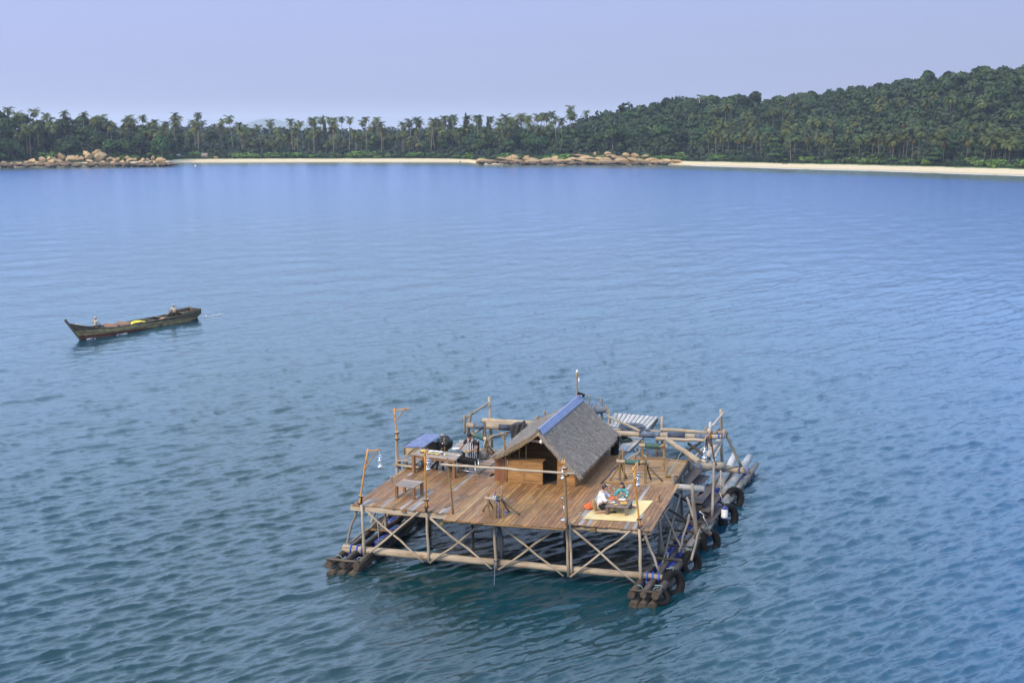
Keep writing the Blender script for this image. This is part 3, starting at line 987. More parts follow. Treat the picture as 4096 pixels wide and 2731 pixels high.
SR = [((-169.53, 525.60, 1.78),115,40),((-164.19, 524.98, 1.38),105,38),((-152.65, 528.39, 1.56),320,44),((-143.93, 532.01, 1.62),270,44),((-135.10, 533.49, 1.38),260,48),((-129.89, 539.35, 1.99),210,62),((-125.05, 547.21, 2.66),200,62),((-121.42, 538.54, 1.36),260,54),((-116.34, 546.53, 2.28),160,54),((-112.63, 540.03, 1.21),190,54),((-106.41, 545.08, 1.58),160,66),((-100.39, 546.84, 1.58),190,64),((-94.37, 548.61, 1.58),150,62),((-89.66, 546.75, 1.21),140,54),((-87.28, 550.68, 1.58),126,44),((-82.89, 551.96, 1.58),96,38),((-140.05, 549.19, 2.80),60,38),((-129.14, 554.67, 3.84),126,30),((-118.91, 557.62, 3.57),40,28),((-118.04, 564.43, 4.87),60,28),((-115.82, 560.69, 3.89),86,28),((-111.45, 555.49, 3.11),86,34),((-109.73, 553.88, 3.06),76,30),((-104.12, 562.00, 3.93),96,54),((-98.77, 559.26, 3.47),86,38),((-148.42, 538.20, 2.26),150,36),((-141.47, 540.20, 2.12),160,36),((-127.68, 512.23, 0.23),74,12)]
for p, w, h in SR: boulder(p, w / RK * 1.35, h / RK, 'low tan slab of rock in the long shelf of the middle rocky point', RG, dep=w / RK * .35)
shelf = [(-169.76, 519.04, 0.87), (-84.76, 543.81, 0.35)]
for i in range(76):
    p = Vector(shelf[0]).lerp(Vector(shelf[1]), (i + U(0, 1)) / 76) + Vector((0, U(-1, 4), U(0, .6)))
    w = U(1.6, 4.2); boulder(p, w, w * U(.35, .55), 'small dark wet rock at the waterline of the middle rocky point', 'waterline rocks of the middle rocky point', dark=True)

M_OLDTHATCH = plain('old_thatch', (.23, .20, .19), .95)
def shore_hut(name, label, p, w, d, h, rh, wallm, roofm, cat='hut'):
    p = Vector(p); t = thing(name, label, cat, p, None, (0, 0, R(16)))
    wl = MB().box((0, 0, h / 2), (w, d, h)); part('wall', wl, wallm, t, True)
    mb = MB(); e = .05 * w + .05
    v = [(-w / 2 - e, -d / 2 - e, h - .1), (w / 2 + e, -d / 2 - e, h - .1), (w / 2 + e, d / 2 + e, h - .1), (-w / 2 - e, d / 2 + e, h - .1), (-w / 2 - e, 0, h + rh), (w / 2 + e, 0, h + rh)]
    mb.add(v, [(0, 1, 5, 4), (2, 3, 4, 5), (0, 4, 3), (1, 2, 5)])
    part('roof', mb, roofm, t, True)
    part('door', MB().box((w * .2, -d / 2 - .02, h * .42), (w * .16, .05, h * .8)), M_BARK, t, True)
    part('window', MB().box((-w * .22, -d / 2 - .02, h * .55), (w * .2, .05, h * .3)), M_BARK, t, True)
shore_hut('beach_hut', 'grey thatched shelter on the grass behind the left end of the middle beach', (-321.70, 538.23, 2.35), 2.6, 2, 0.9, 1.1, M_BARK, M_OLDTHATCH)
shore_hut('beach_hut', 'tiny grey hut half hidden beside the boulders left of the beach shelter', (-334.39, 534.54, 2.52), 1.4, 1.4, .8, .5, M_BARK, plain('grey_roof', (.3, .3, .3), .8))
shore_hut('house', 'white roofed house peeping out of the palms behind the beach shelter', land_pt(0.206, 74), 1.9, 2, .8, .5, plain('white_wall', (.6, .6, .6), .8), plain('white_roof', (.7, .72, .75), .6), 'house')
shore_hut('house', 'yellow walled house with a blue roof under the dark trees behind the middle beach', land_pt(0.4375, 92), 3.6, 4, 2.2, 1.1, plain('yellow_wall', (.52, .36, .14), .8), plain('blue_roof', (.06, .10, .26), .6), 'house')
def skiff(name, label, p, L, w, h, rz, mat, cat='boat'):
    t = thing(name, label, cat, p, None, (0, 0, rz))
    mb = MB(); vs, fs = [], []; n = 10
    for i in range(n + 1):
        s = -1 + 2 * i / n; b = w / 2 * (1 - abs(s) ** 2.6); zz = h * (.75 + .5 * s * s)
        for y, z in ((-b, zz), (-b * .75, h * .25), (0, 0), (b * .75, h * .25), (b, zz)): vs.append((s * L / 2, y, z))
    for i in range(n):
        for j in range(4):
            k = i * 5 + j; fs.append((k, k + 5, k + 6, k + 1))
    mb.add(vs, fs, None, True); part('hull', mb, mat, t, True)
    part('thwart', MB().box((0, 0, h * .7), (.25, w * .9, .05)), mat, t, True)
skiff('canoe', 'small dark canoe lying on the right beach', (-26.35, 471.53, 2.70), 2.5, .8, .5, R(12), M_BARK)
skiff('rowing_boat', 'dark boat with a pale cover drawn up at the left end of the right beach', (-63.17, 518.82, 2.51), 2.0, .9, .6, R(20), M_BARK)
skiff('rowing_boat', 'yellow boat drawn up on the grass beside the grey beach shelter', (-311.08, 530.73, 2.14), 1.9, .9, .7, R(5), plain('yellow_boat', (.55, .42, .16), .7))
skiff('dinghy', 'tiny dark dinghy at the edge of the middle beach near the low rocks', (-186.23, 543.73, 0.50), 1.0, .7, .5, R(80), M_BARK)
wb_ = plain('white_buoy', (.75, .75, .75), .5)
for l, p in (('tiny white buoy floating before the left rocky point', (-310.55, 448.26, 0.15)), ('tiny white buoy floating off the left end of the middle beach', (-283.93, 463.59, 0.15))):
    single('mooring_buoy', MB().lathe([(0, -.2), (.3, -.1), (.36, .1), (.25, .35), (.08, .5), (0, .52)], p, 12), wb_, l, 'buoy')

def surf():
    # the thin broken line of foam where small waves run up the right beach
    mb = MB(); vs, fs = [], []
    n = 420; P = []
    for i in range(n + 1):
        xf = .676 + .36 * i / n; az = px_az(xf); d = float(shore_d(az)) - 2.2 + .7 * math.sin(i * .21) + .4 * math.sin(i * .73)
        w = max(0.0, .55 + .7 * math.sin(i * .13) * math.sin(i * .047 + 1) + U(-.15, .2))
        for q, z in ((-w, .05), (-w * .3, .13), (w * .3, .13), (w, .05)):
            x, y = polar(az, d + q * 1.6); vs.append((x, y, z))
    for i in range(n):
        for j in range(3):
            k = i * 4 + j; fs.append((k, k + 1, k + 5, k + 4))
    mb.add(vs, fs, None, True)
    o = part('surf_foam', mb, plain('surf_white', (.78, .80, .82), .8))
    tag(o, 'thin broken white line of surf along the right beach', 'foam', None, 'stuff')
surf()

# ------------------------------------------------------------------ the raft
DZ = 2.2
M_DECK = wood('deck_brown', [(0.14, 0.066, 0.023), (0.275, 0.138, 0.049), (0.375, 0.20, 0.077)], 0.62, 1.0, 0.25, (0.22, 0.17, 0.13))
M_DECKG = wood('deck_grey', [(0.20, 0.17, 0.15), (0.33, 0.29, 0.26), (0.42, 0.38, 0.35)], 0.6, 1.0, 0.25)
M_DECKY = wood('deck_ochre', [(0.19, 0.105, 0.036), (0.32, 0.185, 0.065), (0.42, 0.27, 0.11)], 0.55, 1.0, 0.22, (0.16, 0.10, 0.05))
M_LOG = wood('pale_log', [(0.23, 0.185, 0.135), (0.37, 0.31, 0.235), (0.46, 0.40, 0.32)], 0.85, 0.7, 0.2, (0.24, 0.13, 0.06))
M_LOGG = wood('grey_log', [(0.17, 0.145, 0.12), (0.29, 0.255, 0.215), (0.38, 0.34, 0.29)], 0.85, 0.7, 0.22)
M_LOGD = wood('dark_wet_log', [(0.025, 0.018, 0.012), (0.06, 0.045, 0.032), (0.13, 0.10, 0.075)], 0.6, 0.7, 0.3)
M_BROWNPOLE = wood('brown_pole', [(0.13, 0.08, 0.035), (0.23, 0.15, 0.07), (0.31, 0.21, 0.11)], 0.8, 0.8, 0.2)
M_WHITEWOOD = wood('bleached_wood', [(0.30, 0.28, 0.26), (0.46, 0.44, 0.42), (0.56, 0.54, 0.52)], 0.85, 0.8, 0.12)
M_HUT = wood('hut_board', [(0.17, 0.085, 0.026), (0.30, 0.155, 0.05), (0.40, 0.225, 0.085)], 0.7, 0.7, 0.16, (0.15, 0.07, 0.025))
M_REDWOOD = wood('red_brown_board', [(0.13, 0.05, 0.022), (0.22, 0.09, 0.04), (0.28, 0.125, 0.06)], 0.6, 1.0, 0.1)
M_STEP = wood('dark_step_board', [(0.045, 0.034, 0.034), (0.075, 0.060, 0.060), (0.115, 0.095, 0.095)], 0.7, 0.6, 0.15)
M_BAMBOO = wood('orange_bamboo', [(0.38, 0.155, 0.025), (0.55, 0.25, 0.04), (0.66, 0.36, 0.08)], 0.45, 0.5, 0.15)
M_ROPEW = plain('white_rope', (0.62, 0.60, 0.56), 0.9)
M_ROPEB = plain('blue_strap', (0.03, 0.09, 0.50), 0.6)
M_ROPEC = plain('teal_rope', (0.22, 0.36, 0.38), 0.8)
M_ROPEG = plain('grey_blue_rope', (0.13, 0.16, 0.21), 0.9)
M_ROPED = plain('dark_rope', (0.035, 0.045, 0.06), 0.9)
M_BLACK = plain('black_rubber', (0.012, 0.012, 0.013), 0.9, spec=0.2)
M_BLUE = plain('blue_drum', (0.014, 0.034, 0.26), 0.45)
M_PIPEB = plain('blue_grey_wrap', (0.10, 0.13, 0.19), 0.7, var=0.15)
M_PIPED = plain('navy_wrap', (0.035, 0.045, 0.08), 0.7, var=0.1)
M_GREEN = plain('green_roller', (0.035, 0.095, 0.085), 0.7, var=0.15)
M_STEEL = plain('silver_metal', (0.70, 0.70, 0.72), 0.22, 0.9)
M_WHITE = plain('white_paint', (0.78, 0.78, 0.78), 0.5)
M_NET = None

raft = thing('fishing_raft', 'large timber fishing platform floating on log pontoons in the foreground bay', 'floating platform', (0, 0, 0))
def rp(name, mb, mat, parent=None): return part(name, mb, mat, parent or raft)
def logp(name, a, b, r0, r1=None, mat=None, parent=None, **k):
    return rp(name, MB().log(a, b, r0, r1, **k), mat or M_LOG, parent)

# deck boards: every board is its own piece
deck_count = 0
def deck_run(x0, x1, yfun0, yfun1, z, w, cuts, mats, axis='y', name='deck_plank'):
    global deck_count
    n = int(round((x1 - x0) / w)); w = (x1 - x0) / n
    for i in range(n):
        c = x0 + (i + .5) * w
        a, b = yfun0(c), yfun1(c)
        a += random.uniform(-.05, .05)
        cs = [a] + sorted(random.uniform(a + .4, b - .4) for _ in range(random.choice(cuts))) + [b]
        for p, q in zip(cs, cs[1:]):
            if q - p < 0.12: continue
            L = q - p - 0.006
            dz = random.uniform(-.005, .004)
            mb = MB()
            if axis == 'y': mb.box((c, (p + q) / 2, z - 0.0175 + dz), (w - random.uniform(.006, .014), L, .035), Matrix.Rotation(random.uniform(-.0016, .0016), 3, 'Z'), 'y')
            else: mb.box(((p + q) / 2, c, z - 0.0175 + dz), (L, w - random.uniform(.006, .014), .035), Matrix.Rotation(random.uniform(-.003, .003), 3, 'Z'), 'x')
            m = random.choices([m_ for m_, _ in mats], [k for _, k in mats])[0]
            rp(name, mb, m); deck_count += 1

mix_a = [(M_DECK, 6), (M_DECKG, 1.3), (M_DECKY, 1.2)]
deck_run(-5.65, -1.78, lambda x: -5.48 - 0.05 * (x + 5.6) / 4, lambda x: 0.22 if x < -1.9 else -0.3, DZ, .155, [1, 2, 2], mix_a)
deck_run(-1.78, 1.80, lambda x: -6.24 + 0.06 * x, lambda x: -0.62 if x > -.98 else 0.26, DZ, .16, [0, 1, 1], [(M_DECK, 6), (M_DECKY, 1.5), (M_DECKG, .3)])
deck_run(1.80, 2.70, lambda x: -6.08 + 0.0 * x, lambda x: 5.45, DZ, .16, [1, 2], [(M_DECK, 6), (M_DECKG, .4)])
deck_run(2.70, 5.66, lambda x: -5.52, lambda x: -0.05 + 0.21 * (x - 2.7) + (0.1 if x > 5.3 else 0), DZ, .145, [1, 2, 3], [(M_DECK, 5), (M_DECKG, 1.8), (M_DECKY, .9)])
deck_run(0.14, 4.5, lambda y: 2.73 if y < 3.5 else 3.0, lambda y: 5.42, DZ + .002, .19, [0, 0, 1], [(M_DECKY, 6), (M_DECK, 1)], 'x')
deck_run(0.25, 3.0, lambda y: -5.0 if y < 1.2 else -3.9, lambda y: -1.55, DZ - .003, .17, [0, 1], [(M_DECKG, 2), (M_DECK, 2)], 'x')
# edge board of the cross deck and its black hose along the joint
rp('edge_board', MB().beam((5.45, 0.95, 2.04), (5.45, 4.62, 2.04), .04, .30), M_LOGD)
rp('edge_strip', MB().tube([(-1.8, -6.25, 2.14), (0.4, -6.23, 2.14), (2.68, -6.1, 2.14)], .035, 6), M_BROWNPOLE)
rp('joint_board', MB().beam((2.75, .2, DZ + .02), (4.0, .42, DZ + .02), .16, .03), M_DECKY)

# front truss
PX_ = [-5.22, -2.66, -0.02, 2.66, 5.26]
rp('bottom_log', MB().log((-6.1, -5.4, .42), (6.05, -5.4, .50), .155, .115, n=12, seg=12, bend=.01), M_LOG)
rp('front_beam', MB().beam((-5.75, -5.40, 2.06), (-1.62, -5.40, 2.03), .12, .19), M_LOG)
logp('front_beam', (2.62, -5.36, 2.0), (5.62, -5.36, 2.06), .085, .08)
for i, x in enumerate(PX_):
    if i == 2: logp('truss_post', (x + .02, -5.62, .28), (x - .05, -5.6, 1.98), .058, .052)
    else: logp('truss_post', (x + .05, -5.56, .26), (x - .04, -5.56, 2.25), .056, .05)
logp('truss_post', (2.82, -5.56, .34), (2.72, -5.58, 2.3), .048, .045)
for i in range(4):
    a, b = PX_[i], PX_[i + 1]
    zt = 2.05 if i in (0, 3) else 1.95
    logp('truss_brace', (a + .12, -5.66, .28), (b - .35, -5.52, zt + .1), .042, .036, bend=.03)
    logp('truss_brace', (a + .10, -5.52, zt), (b - .12, -5.70, .30), .043, .036, bend=.03)
# bearers under the deck whose ends show at the front
for x in (-4.6, -3.6, -2.0, -0.9, .75, 1.9, 3.35, 4.4, 5.35):
    y0 = -5.95 if -1.8 < x < 2.6 else -5.36
    logp('bearer_log', (x, y0, 2.09), (x, 4.6 if x > 1.7 else 2.8, 2.09), .07, .06, M_LOGG, n=7, seg=4)
for y, zz in ((-2.6, 1.92), (.93, 1.99), (4.7, 1.86)):
    x1 = {-2.6: 5.5, .93: 6.6, 4.7: 5.6}[y]
    logp('cross_log', (-5.95, y, zz), (x1, y + (.08 if y > 0 else 0), zz), .135 if y > 0 else .08, None, M_WHITEWOOD if y == .93 else M_LOG, n=12)
logp('cross_log', (5.45, 5.0, 1.72), (6.75, 6.2, 1.62), .19, .17, M_LOG, n=12)
logp('cross_log', (6.1, 8.1, 1.0), (7.62, 7.9, 1.02), .16, .16, M_LOG, n=12)
rp('batten', MB().box((-3.6, -5.5, 2.13), (.16, .12, .06)), M_DECK)
rp('batten', MB().box((3.55, -5.48, 2.06), (.2, .16, .13)), M_BROWNPOLE)
# posts and braces inside, under the deck
for (x, y) in ((-1.55, -3.6), (-4.05, -1.6), (-5.5, -2.7), (5.5, -2.75), (1.4, -1.0), (-5.4, 2.6), (5.45, 2.6), (-2.6, 2.8), (2.7, 2.9)):
    logp('under_post', (x + .04, y, -.1), (x, y, 2.05), .06, .055, M_LOGG, n=7)
for a, b in (((-5.56, -5.25, 2.0), (-6.15, -5.2, .25)), ((-5.62, -2.4, .86), (-6.0, -5.4, .5)), ((-5.6, -3.2, 1.6), (-6.0, -2.95, .3)), ((-5.5, -2.2, 2.0), (-5.6, -5.0, 1.75)),
             ((-5.55, .4, 2.0), (-5.75, -2.6, .4)), ((-5.55, 2.6, 2.0), (-5.75, .0, .4))):
    logp('side_brace', a, b, .05, .042, M_LOGG, bend=.03)
for a, b in (((5.42, -5.45, 2.0), (5.95, -5.5, .72)), ((5.55, -2.8, 2.15), (6.45, -3.1, .72)), ((5.6, 1.3, 1.6), (5.75, -3.9, .3)), ((5.3, -5.2, 1.75), (5.65, -1.2, 1.9)), ((5.6, -3.75, 2.1), (5.62, -2.7, .3)),
             ((6.05, .1, 1.85), (6.85, -2.1, 1.0)), ((6.4, -1.6, 1.7), (6.3, -3.4, .8)), ((6.75, -3.3, .5), (6.85, -2.0, 1.3)), ((6.9, 5.4, .6), (6.4, 7.1, 1.55))):
    logp('side_brace', a, b, .05, .04, M_LOGG, bend=.03)
logp('mooring_post', (6.75, -2.15, .95), (6.55, -2.1, 3.05), .075, .065, M_LOGG, n=10)

# pontoons: logs, drums and cross bars
def lerp(a, b, t): return a + (b - a) * t
def pont_x(y, k, side):
    t = (y + 6.9) / 18.6
    if side > 0: return lerp(lerp(5.22, 6.05, k), lerp(6.45, 7.65, k), t)
    return lerp(lerp(-6.05, -4.95, k), lerp(-6.0, -5.1, k), t)
for side, yend in ((1, 11.6), (-1, 7.6)):
    for k, r in ((0.0, .14), (.5, .12), (1.0, .14)):
        y = -6.9
        while y < yend - .5:
            L = min(random.uniform(4.0, 6.5), yend - y)
            z = .30 + random.uniform(-.04, .06)
            logp('pontoon_log', (pont_x(y, k, side), y, z), (pont_x(y + L, k, side), y + L + .2, z + random.uniform(-.02, .06)), r, r * .92, M_LOGD if (y < -3 or side < 0) else M_LOGG, n=9)
            y += L
    for k in (.12, .5, .88):
        logp('float_log', (pont_x(-7, k, side), -7.05, -.02), (pont_x(yend, k, side), yend - .4, -.02), .15, .15, M_LOGD, n=8, seg=8)
    y = -6.85
    while y < yend:
        logp('cross_bar', (pont_x(y, -.08, side), y, .47), (pont_x(y, 1.08, side), y + .05, .47), .055, .05, M_LOGD if y < -5 else M_BROWNPOLE, n=7)
        y += random.uniform(1.8, 2.6) if y > -6 else 1.35
    y = -5.0
    while y < yend - 1:
        for k in (.26, .76):
            if random.random() < (.8 if side > 0 else .45):
                mb = MB(); c = Vector((pont_x(y, k, side), y, .12 + random.uniform(0, .08)))
                mb.lathe([(.0, -.46), (.2, -.46), (.235, -.42), (.235, -.16), (.245, -.14), (.235, -.12), (.235, .12), (.245, .14), (.235, .16), (.235, .42), (.2, .46), (0, .46)], c, 12, True, (random.uniform(-.06, .12), 1, 0))
                rp('float_drum', mb, M_BLUE)
        y += random.uniform(1.2, 1.7)
logp('pontoon_log', (6.45, 7.1, .35), (6.62, 11.6, .75), .17, .16, M_WHITEWOOD, n=12)
logp('pontoon_log', (6.75, 5.6, .35), (7.35, 11.2, .8), .17, .16, M_WHITEWOOD, n=12)
logp('pontoon_log', (6.35, -2.3, .45), (7.1, 6.0, .5), .13, .12, M_LOGG, n=10)
# blue lashings
def lash(c, r, axis, mat=None, w=.022):
    rp('lashing', MB().torus(c, r + w * .5, w, axis, 12, 5), mat or M_ROPEB)
for x in (-5.75, -5.5, -5.3): lash((x, -5.4, .43), .17, (1, 0, 0))
for x in (5.5, 5.7, 5.92): lash((x, -5.4, .50), .155, (1, .1, 0))
for t in (.05, .25): lash((5.45 + 1.3 * t, 5.0 + 1.2 * t, 1.72 - .1 * t), .19, (1, .9, 0))
for t in (.1, .3, .75, .95): lash((6.1 + 1.52 * t, 8.1 - .2 * t, 1.0), .16, (1, 0, 0))
for x in (6.28, 6.40): lash((x, 1.0, 1.99), .14, (1, .05, 0), M_ROPEC, .014)
for y in (-6.2, -4.0, -1.5, .2):
    for k in (.1, .9):
        lash((pont_x(y, k, 1), y, .28), .15, (.1, 1, 0), M_ROPEC, .012)
        if y < 0: lash((pont_x(y, k, -1), y, .28), .15, (.1, 1, 0), M_ROPEC, .012)

# the dark stepped gangway boards on the right side
def step(a, b, w):
    rp('gangway_board', MB().beam(a, b, w, .04), M_STEP)
step((5.56, 2.41, 1.75), (5.82, 5.01, 1.75), .50)
step((5.79, 3.42, 1.45), (6.10, 4.99, 1.45), .45)
step((5.82, 1.88, 1.30), (6.16, 2.93, 1.30), .42)
step((6.37, 1.64, 1.12), (6.39, 4.87, 1.12), .42)
step((6.28, 1.37, 1.30), (6.46, 3.74, 1.30), .42)
step((6.60, 1.24, 1.00), (6.79, 3.66, 1.00), .40)
step((6.82, 0.72, 0.72), (7.07, 3.13, 0.72), .30)
for y in (-.6, 1.4, 3.6):
    rp('gangway_bearer', MB().beam((5.3, y, 1.62), (7.1, y + .1, .62), .08, .1), M_LOGD)
for y, z in ((-1.3, .95), (-.4, 1.05), (.5, .8), (-2.1, .6)):
    rp('gangway_rail', MB().beam((5.45, y, z), (6.75, y + .1, z - .05), .09, .07), M_LOGD)

# stump posts through the deck
logp('stump_post', (-5.37, -2.31, 2.0), (-5.35, -2.31, 2.48), .055, .052, M_LOGG)
logp('stump_post', (5.3, -1.95, 2.0), (5.28, -1.95, 2.5), .055, .052, M_BROWNPOLE)
logp('stump_post', (-.02, -5.62, 2.0), (-.02, -5.62, 2.76), .075, .07, M_BROWNPOLE)
logp('stump_post', (5.40, .9, 1.9), (5.36, .9, 2.5), .08, .075, M_LOGG)
logp('stump_post', (5.5, 4.62, 1.7), (5.48, 4.62, 2.5), .08, .075, M_LOGG)
logp('thin_post', (3.48, 0.43, 2.20), (3.38, 0.60, 3.51), .035, .03, M_BROWNPOLE)
logp('thin_post', (-.08, -4.5, 2.2), (-.1, -4.6, 3.12), .03, .028, M_LOGG)

# rear frame: posts, poles and the long wrapped booms over the water
def q(*a): return a
logp('rear_post', (-5.39, 7.00, 2.04), (-5.39, 7.00, 2.93), .06, .055, M_LOGG)
logp('rear_post', (-4.23, 7.50, 1.33), (-4.34, 7.50, 3.74), .075, .06, M_LOG)
logp('rear_post', (-5.19, 6.90, 2.17), (-5.03, 6.90, 3.12), .075, .07, M_LOGG)
logp('rear_post', (-1.80, 8.00, 2.73), (-1.81, 8.00, 3.15), .06, .06, M_LOGG)
logp('rear_post', (-3.89, 5.50, 1.78), (-3.90, 5.50, 2.98), .05, .04, M_BROWNPOLE)
for x in (-5.3, -4.25, -2.0, .6, 3.6): logp('rear_post', (x, 7.3, -.2), (x + .03, 7.3, 2.45), .08, .07, M_LOGG, n=7)
logp('rear_pole', (-5.53, 7.00, 2.65), (-4.30, 7.30, 3.52), .055, .045, M_LOGG)
logp('rear_pole', (-4.85, 6.50, 2.17), (-4.36, 7.80, 2.42), .06, .05, M_WHITEWOOD)
logp('rear_pole', (-4.58, 7.20, 2.69), (-1.82, 7.20, 2.74), .115, .10, M_LOG)
logp('rear_pole', (-4.33, 7.00, 2.62), (-1.46, 7.00, 2.68), .07, .07, M_LOG)
logp('rear_pole', (-2.52, 8.00, 2.43), (-2.06, 8.00, 2.89), .05, .05, M_BROWNPOLE)
logp('rear_pole', (-3.87, 6.00, 2.19), (-3.34, 7.50, 2.13), .08, .06, M_LOGG)
logp('rear_pole', (-4.58, 7.00, 1.98), (-4.36, 7.00, 2.36), .05, .05, M_LOGG)
logp('rear_pole', (-3.33, 4.00, 2.36), (-2.61, 3.00, 2.23), .06, .055, M_LOGG)
def boom(a, b, r, bands):
    """bands: fractions and material along the boom"""
    a, b = Vector(a), Vector(b)
    core = rp('boom', MB().log(a, b, r * .93, r * .93, n=12, seg=8, bend=.004), M_LOG)
    for t0, t1, m in bands:
        mb = MB(); k = max(2, int((t1 - t0) * 14))
        mb.tube([a.lerp(b, t0 + (t1 - t0) * i / k) for i in range(k + 1)], [r * random.uniform(1.0, 1.07) for i in range(k + 1)], 14)
        part('boom_wrap', mb, m, core)
boom((-5.21, 6.80, 2.50), (-1.71, 6.80, 2.53), .135, [(.1, .26, M_PIPEB), (.45, .6, M_PIPED), (.6, .8, M_PIPEB)])
boom((1.63, 6.80, 2.59), (6.13, 6.80, 2.71), .135, [(.28, .43, M_PIPEB), (.43, .49, M_PIPEB), (.565, .735, M_PIPED), (.83, .9, M_PIPEB), (.9, .985, M_PIPEB)])
rp('boom_end', MB().log((6.07, 6.80, 2.73), (6.65, 6.80, 2.77), .1, .09), M_LOG)
logp('rear_pole', (3.78, 7.20, 2.79), (6.77, 7.20, 2.86), .085, .08, M_LOG, n=10)
logp('rear_pole', (3.74, 6.20, 2.62), (5.88, 6.20, 2.68), .08, .075, M_LOG, n=10)
logp('rear_pole', (4.23, 6.00, 2.70), (5.98, 3.98, 2.30), .11, .12, M_LOG, n=10)
logp('rear_pole', (1.02, 8.60, 2.95), (2.93, 6.60, 2.83), .05, .05, M_LOG)
logp('rear_post', (3.87, 7.30, 1.33), (3.80, 7.30, 3.38), .075, .065, M_LOGG)
logp('rear_post', (6.47, 8.00, 1.14), (6.34, 8.00, 3.72), .075, .065, M_LOG)
logp('rear_post', (5.88, 7.20, 1.41), (5.77, 7.20, 3.07), .065, .06, M_LOGG)
logp('rear_post', (5.99, 7.00, 1.60), (6.00, 7.00, 3.33), .07, .06, M_WHITEWOOD)
logp('rear_pole', (5.88, 7.00, 2.90), (6.47, 8.00, 3.57), .06, .05, M_WHITEWOOD)
logp('rear_pole', (6.68, 7.00, 2.87), (7.36, 7.50, 1.30), .065, .06, M_LOGG)
logp('rear_pole', (5.82, 6.00, 1.71), (6.40, 7.60, 2.47), .14, .13, M_WHITEWOOD, n=10)
logp('rear_pole', (6.31, 6.50, 1.88), (6.47, 7.60, 2.35), .05, .045, M_WHITEWOOD)
logp('rear_pole', (6.25, 7.00, 2.92), (6.23, 8.40, 2.70), .06, .06, M_LOGG)
logp('rear_pole', (6.63, 6.90, 3.06), (6.65, 6.90, 2.69), .08, .08, M_LOG)
logp('rear_pole', (5.12, 6.60, 2.40), (6.21, 5.40, 2.10), .06, .055, M_LOGD)
logp('rear_pole', (4.85, 4.70, 2.14), (5.59, 7.20, 2.35), .065, .06, M_LOGD)
logp('rear_pole', (5.56, 5.60, 2.08), (5.80, 6.80, 2.27), .04, .035, M_WHITEWOOD)
logp('rear_pole', (6.57, 6.53, 1.35), (7.24, 7.80, 1.22), .05, .045, M_LOGG)
for t in ((6.41, 6.75, 2.78), (6.56, 6.75, 2.79)): lash(t, .1, (1, 0, 0))
# rear left working deck edge with net poles
logp('rear_pole', (-3.47, 3.79, 2.20), (-2.49, 2.86, 2.30), .05, .05, M_BROWNPOLE)

# grey sloping walkway at the back right
for i in range(10):
    t = i / 9
    a = Vector((1.14, 8.89, 2.42)).lerp(Vector((2.80, 8.13, 2.42)), t)
    b = Vector((1.03, 10.67, 2.62)).lerp(Vector((3.03, 10.45, 2.62)), t)
    rp('walkway_plank', MB().beam(a, b + (b - a) * random.uniform(0, .04), .155, .03), M_WHITEWOOD)
for i in range(4):
    t = i / 3
    a = Vector((2.32, 5.14, 2.22)).lerp(Vector((2.65, 5.17, 2.22)), t)
    b = Vector((2.35, 7.39, 2.32)).lerp(Vector((2.87, 7.47, 2.32)), t)
    rp('walkway_plank', MB().beam(a, b, .17, .03), M_WHITEWOOD)
rp('walkway_bearer', MB().beam((3.00, 8.47, 2.30), (3.07, 10.48, 2.50), .06, .14), M_LOGD)
rp('walkway_bearer', MB().beam((2.73, 5.67, 2.12), (2.89, 7.85, 2.25), .06, .12), M_LOGD)
logp('walkway_bearer', (1.2, 8.6, 2.3), (3.6, 8.8, 2.3), .08, .08, M_LOGG)
rp('deck_board', MB().beam((2.11, 5.37, 2.24), (2.31, 6.62, 2.26), .24, .03), M_DECK)
for a, b in (((2.69, 5.52, 2.10), (2.88, 6.73, 2.20)), ((2.61, 6.50, 2.00), (2.84, 6.05, 2.00)), ((2.84, 6.57, 2.00), (3.58, 5.11, 2.00)), ((2.89, 3.36, 2.25), (3.48, 3.90, 2.59))):
    logp('rear_pole', a, b, .045, .04, M_LOGG)

def make_net():
    """knotted netting hung under the deck: fine strands you see through"""
    m, nt, b = new_mat('dark_netting')
    tc = attr(nt)
    out = [n for n in nt.nodes if n.type == 'OUTPUT_MATERIAL'][0]
    w = nd(nt, 'ShaderNodeTexNoise'); w.inputs['Scale'].default_value = 14; nt.links.new(tc, w.inputs['Vector'])
    b.inputs['Base Color'].default_value = (0.018, 0.016, 0.014, 1); b.inputs['Roughness'].default_value = .9
    nt.links.new(ramp(nt, w.outputs['Fac'], [(.3, (.38, .38, .38)), (.7, (.68, .68, .68))]), b.inputs['Alpha'])
    def sheet(name, c, nu=14, nv=8, sag=.25):
        mb = MB(); vs, fs = [], []
        c = [Vector(p) for p in c]
        for j in range(nv + 1):
            for i in range(nu + 1):
                u, v = i / nu, j / nv
                p = c[0].lerp(c[1], u).lerp(c[3].lerp(c[2], u), v)
                p = p + Vector((0, math.sin(u * 9 + v * 4) * .12, -sag * math.sin(math.pi * u) * v))
                vs.append(p)
        for j in range(nv):
            for i in range(nu):
                k = j * (nu + 1) + i; fs.append((k, k + 1, k + nu + 2, k + nu + 1))
        mb.add(vs, fs, None, True)
        return rp(name, mb, m)
    sheet('hanging_net', [(-4.3, -3.9, 1.95), (5.2, -3.7, 1.95), (5.2, -3.6, -.25), (-2.6, -3.9, -.25)], 30, 8, .1)
    sheet('hanging_net', [(5.5, -3.0, 1.9), (5.5, 2.8, 1.7), (5.45, 2.8, -.1), (5.3, -2.4, -.1)])
    sheet('hanging_net', [(2.9, 6.9, 1.9), (5.9, 7.0, 2.2), (5.9, 6.6, 0), (2.9, 6.6, 0)])
make_net()

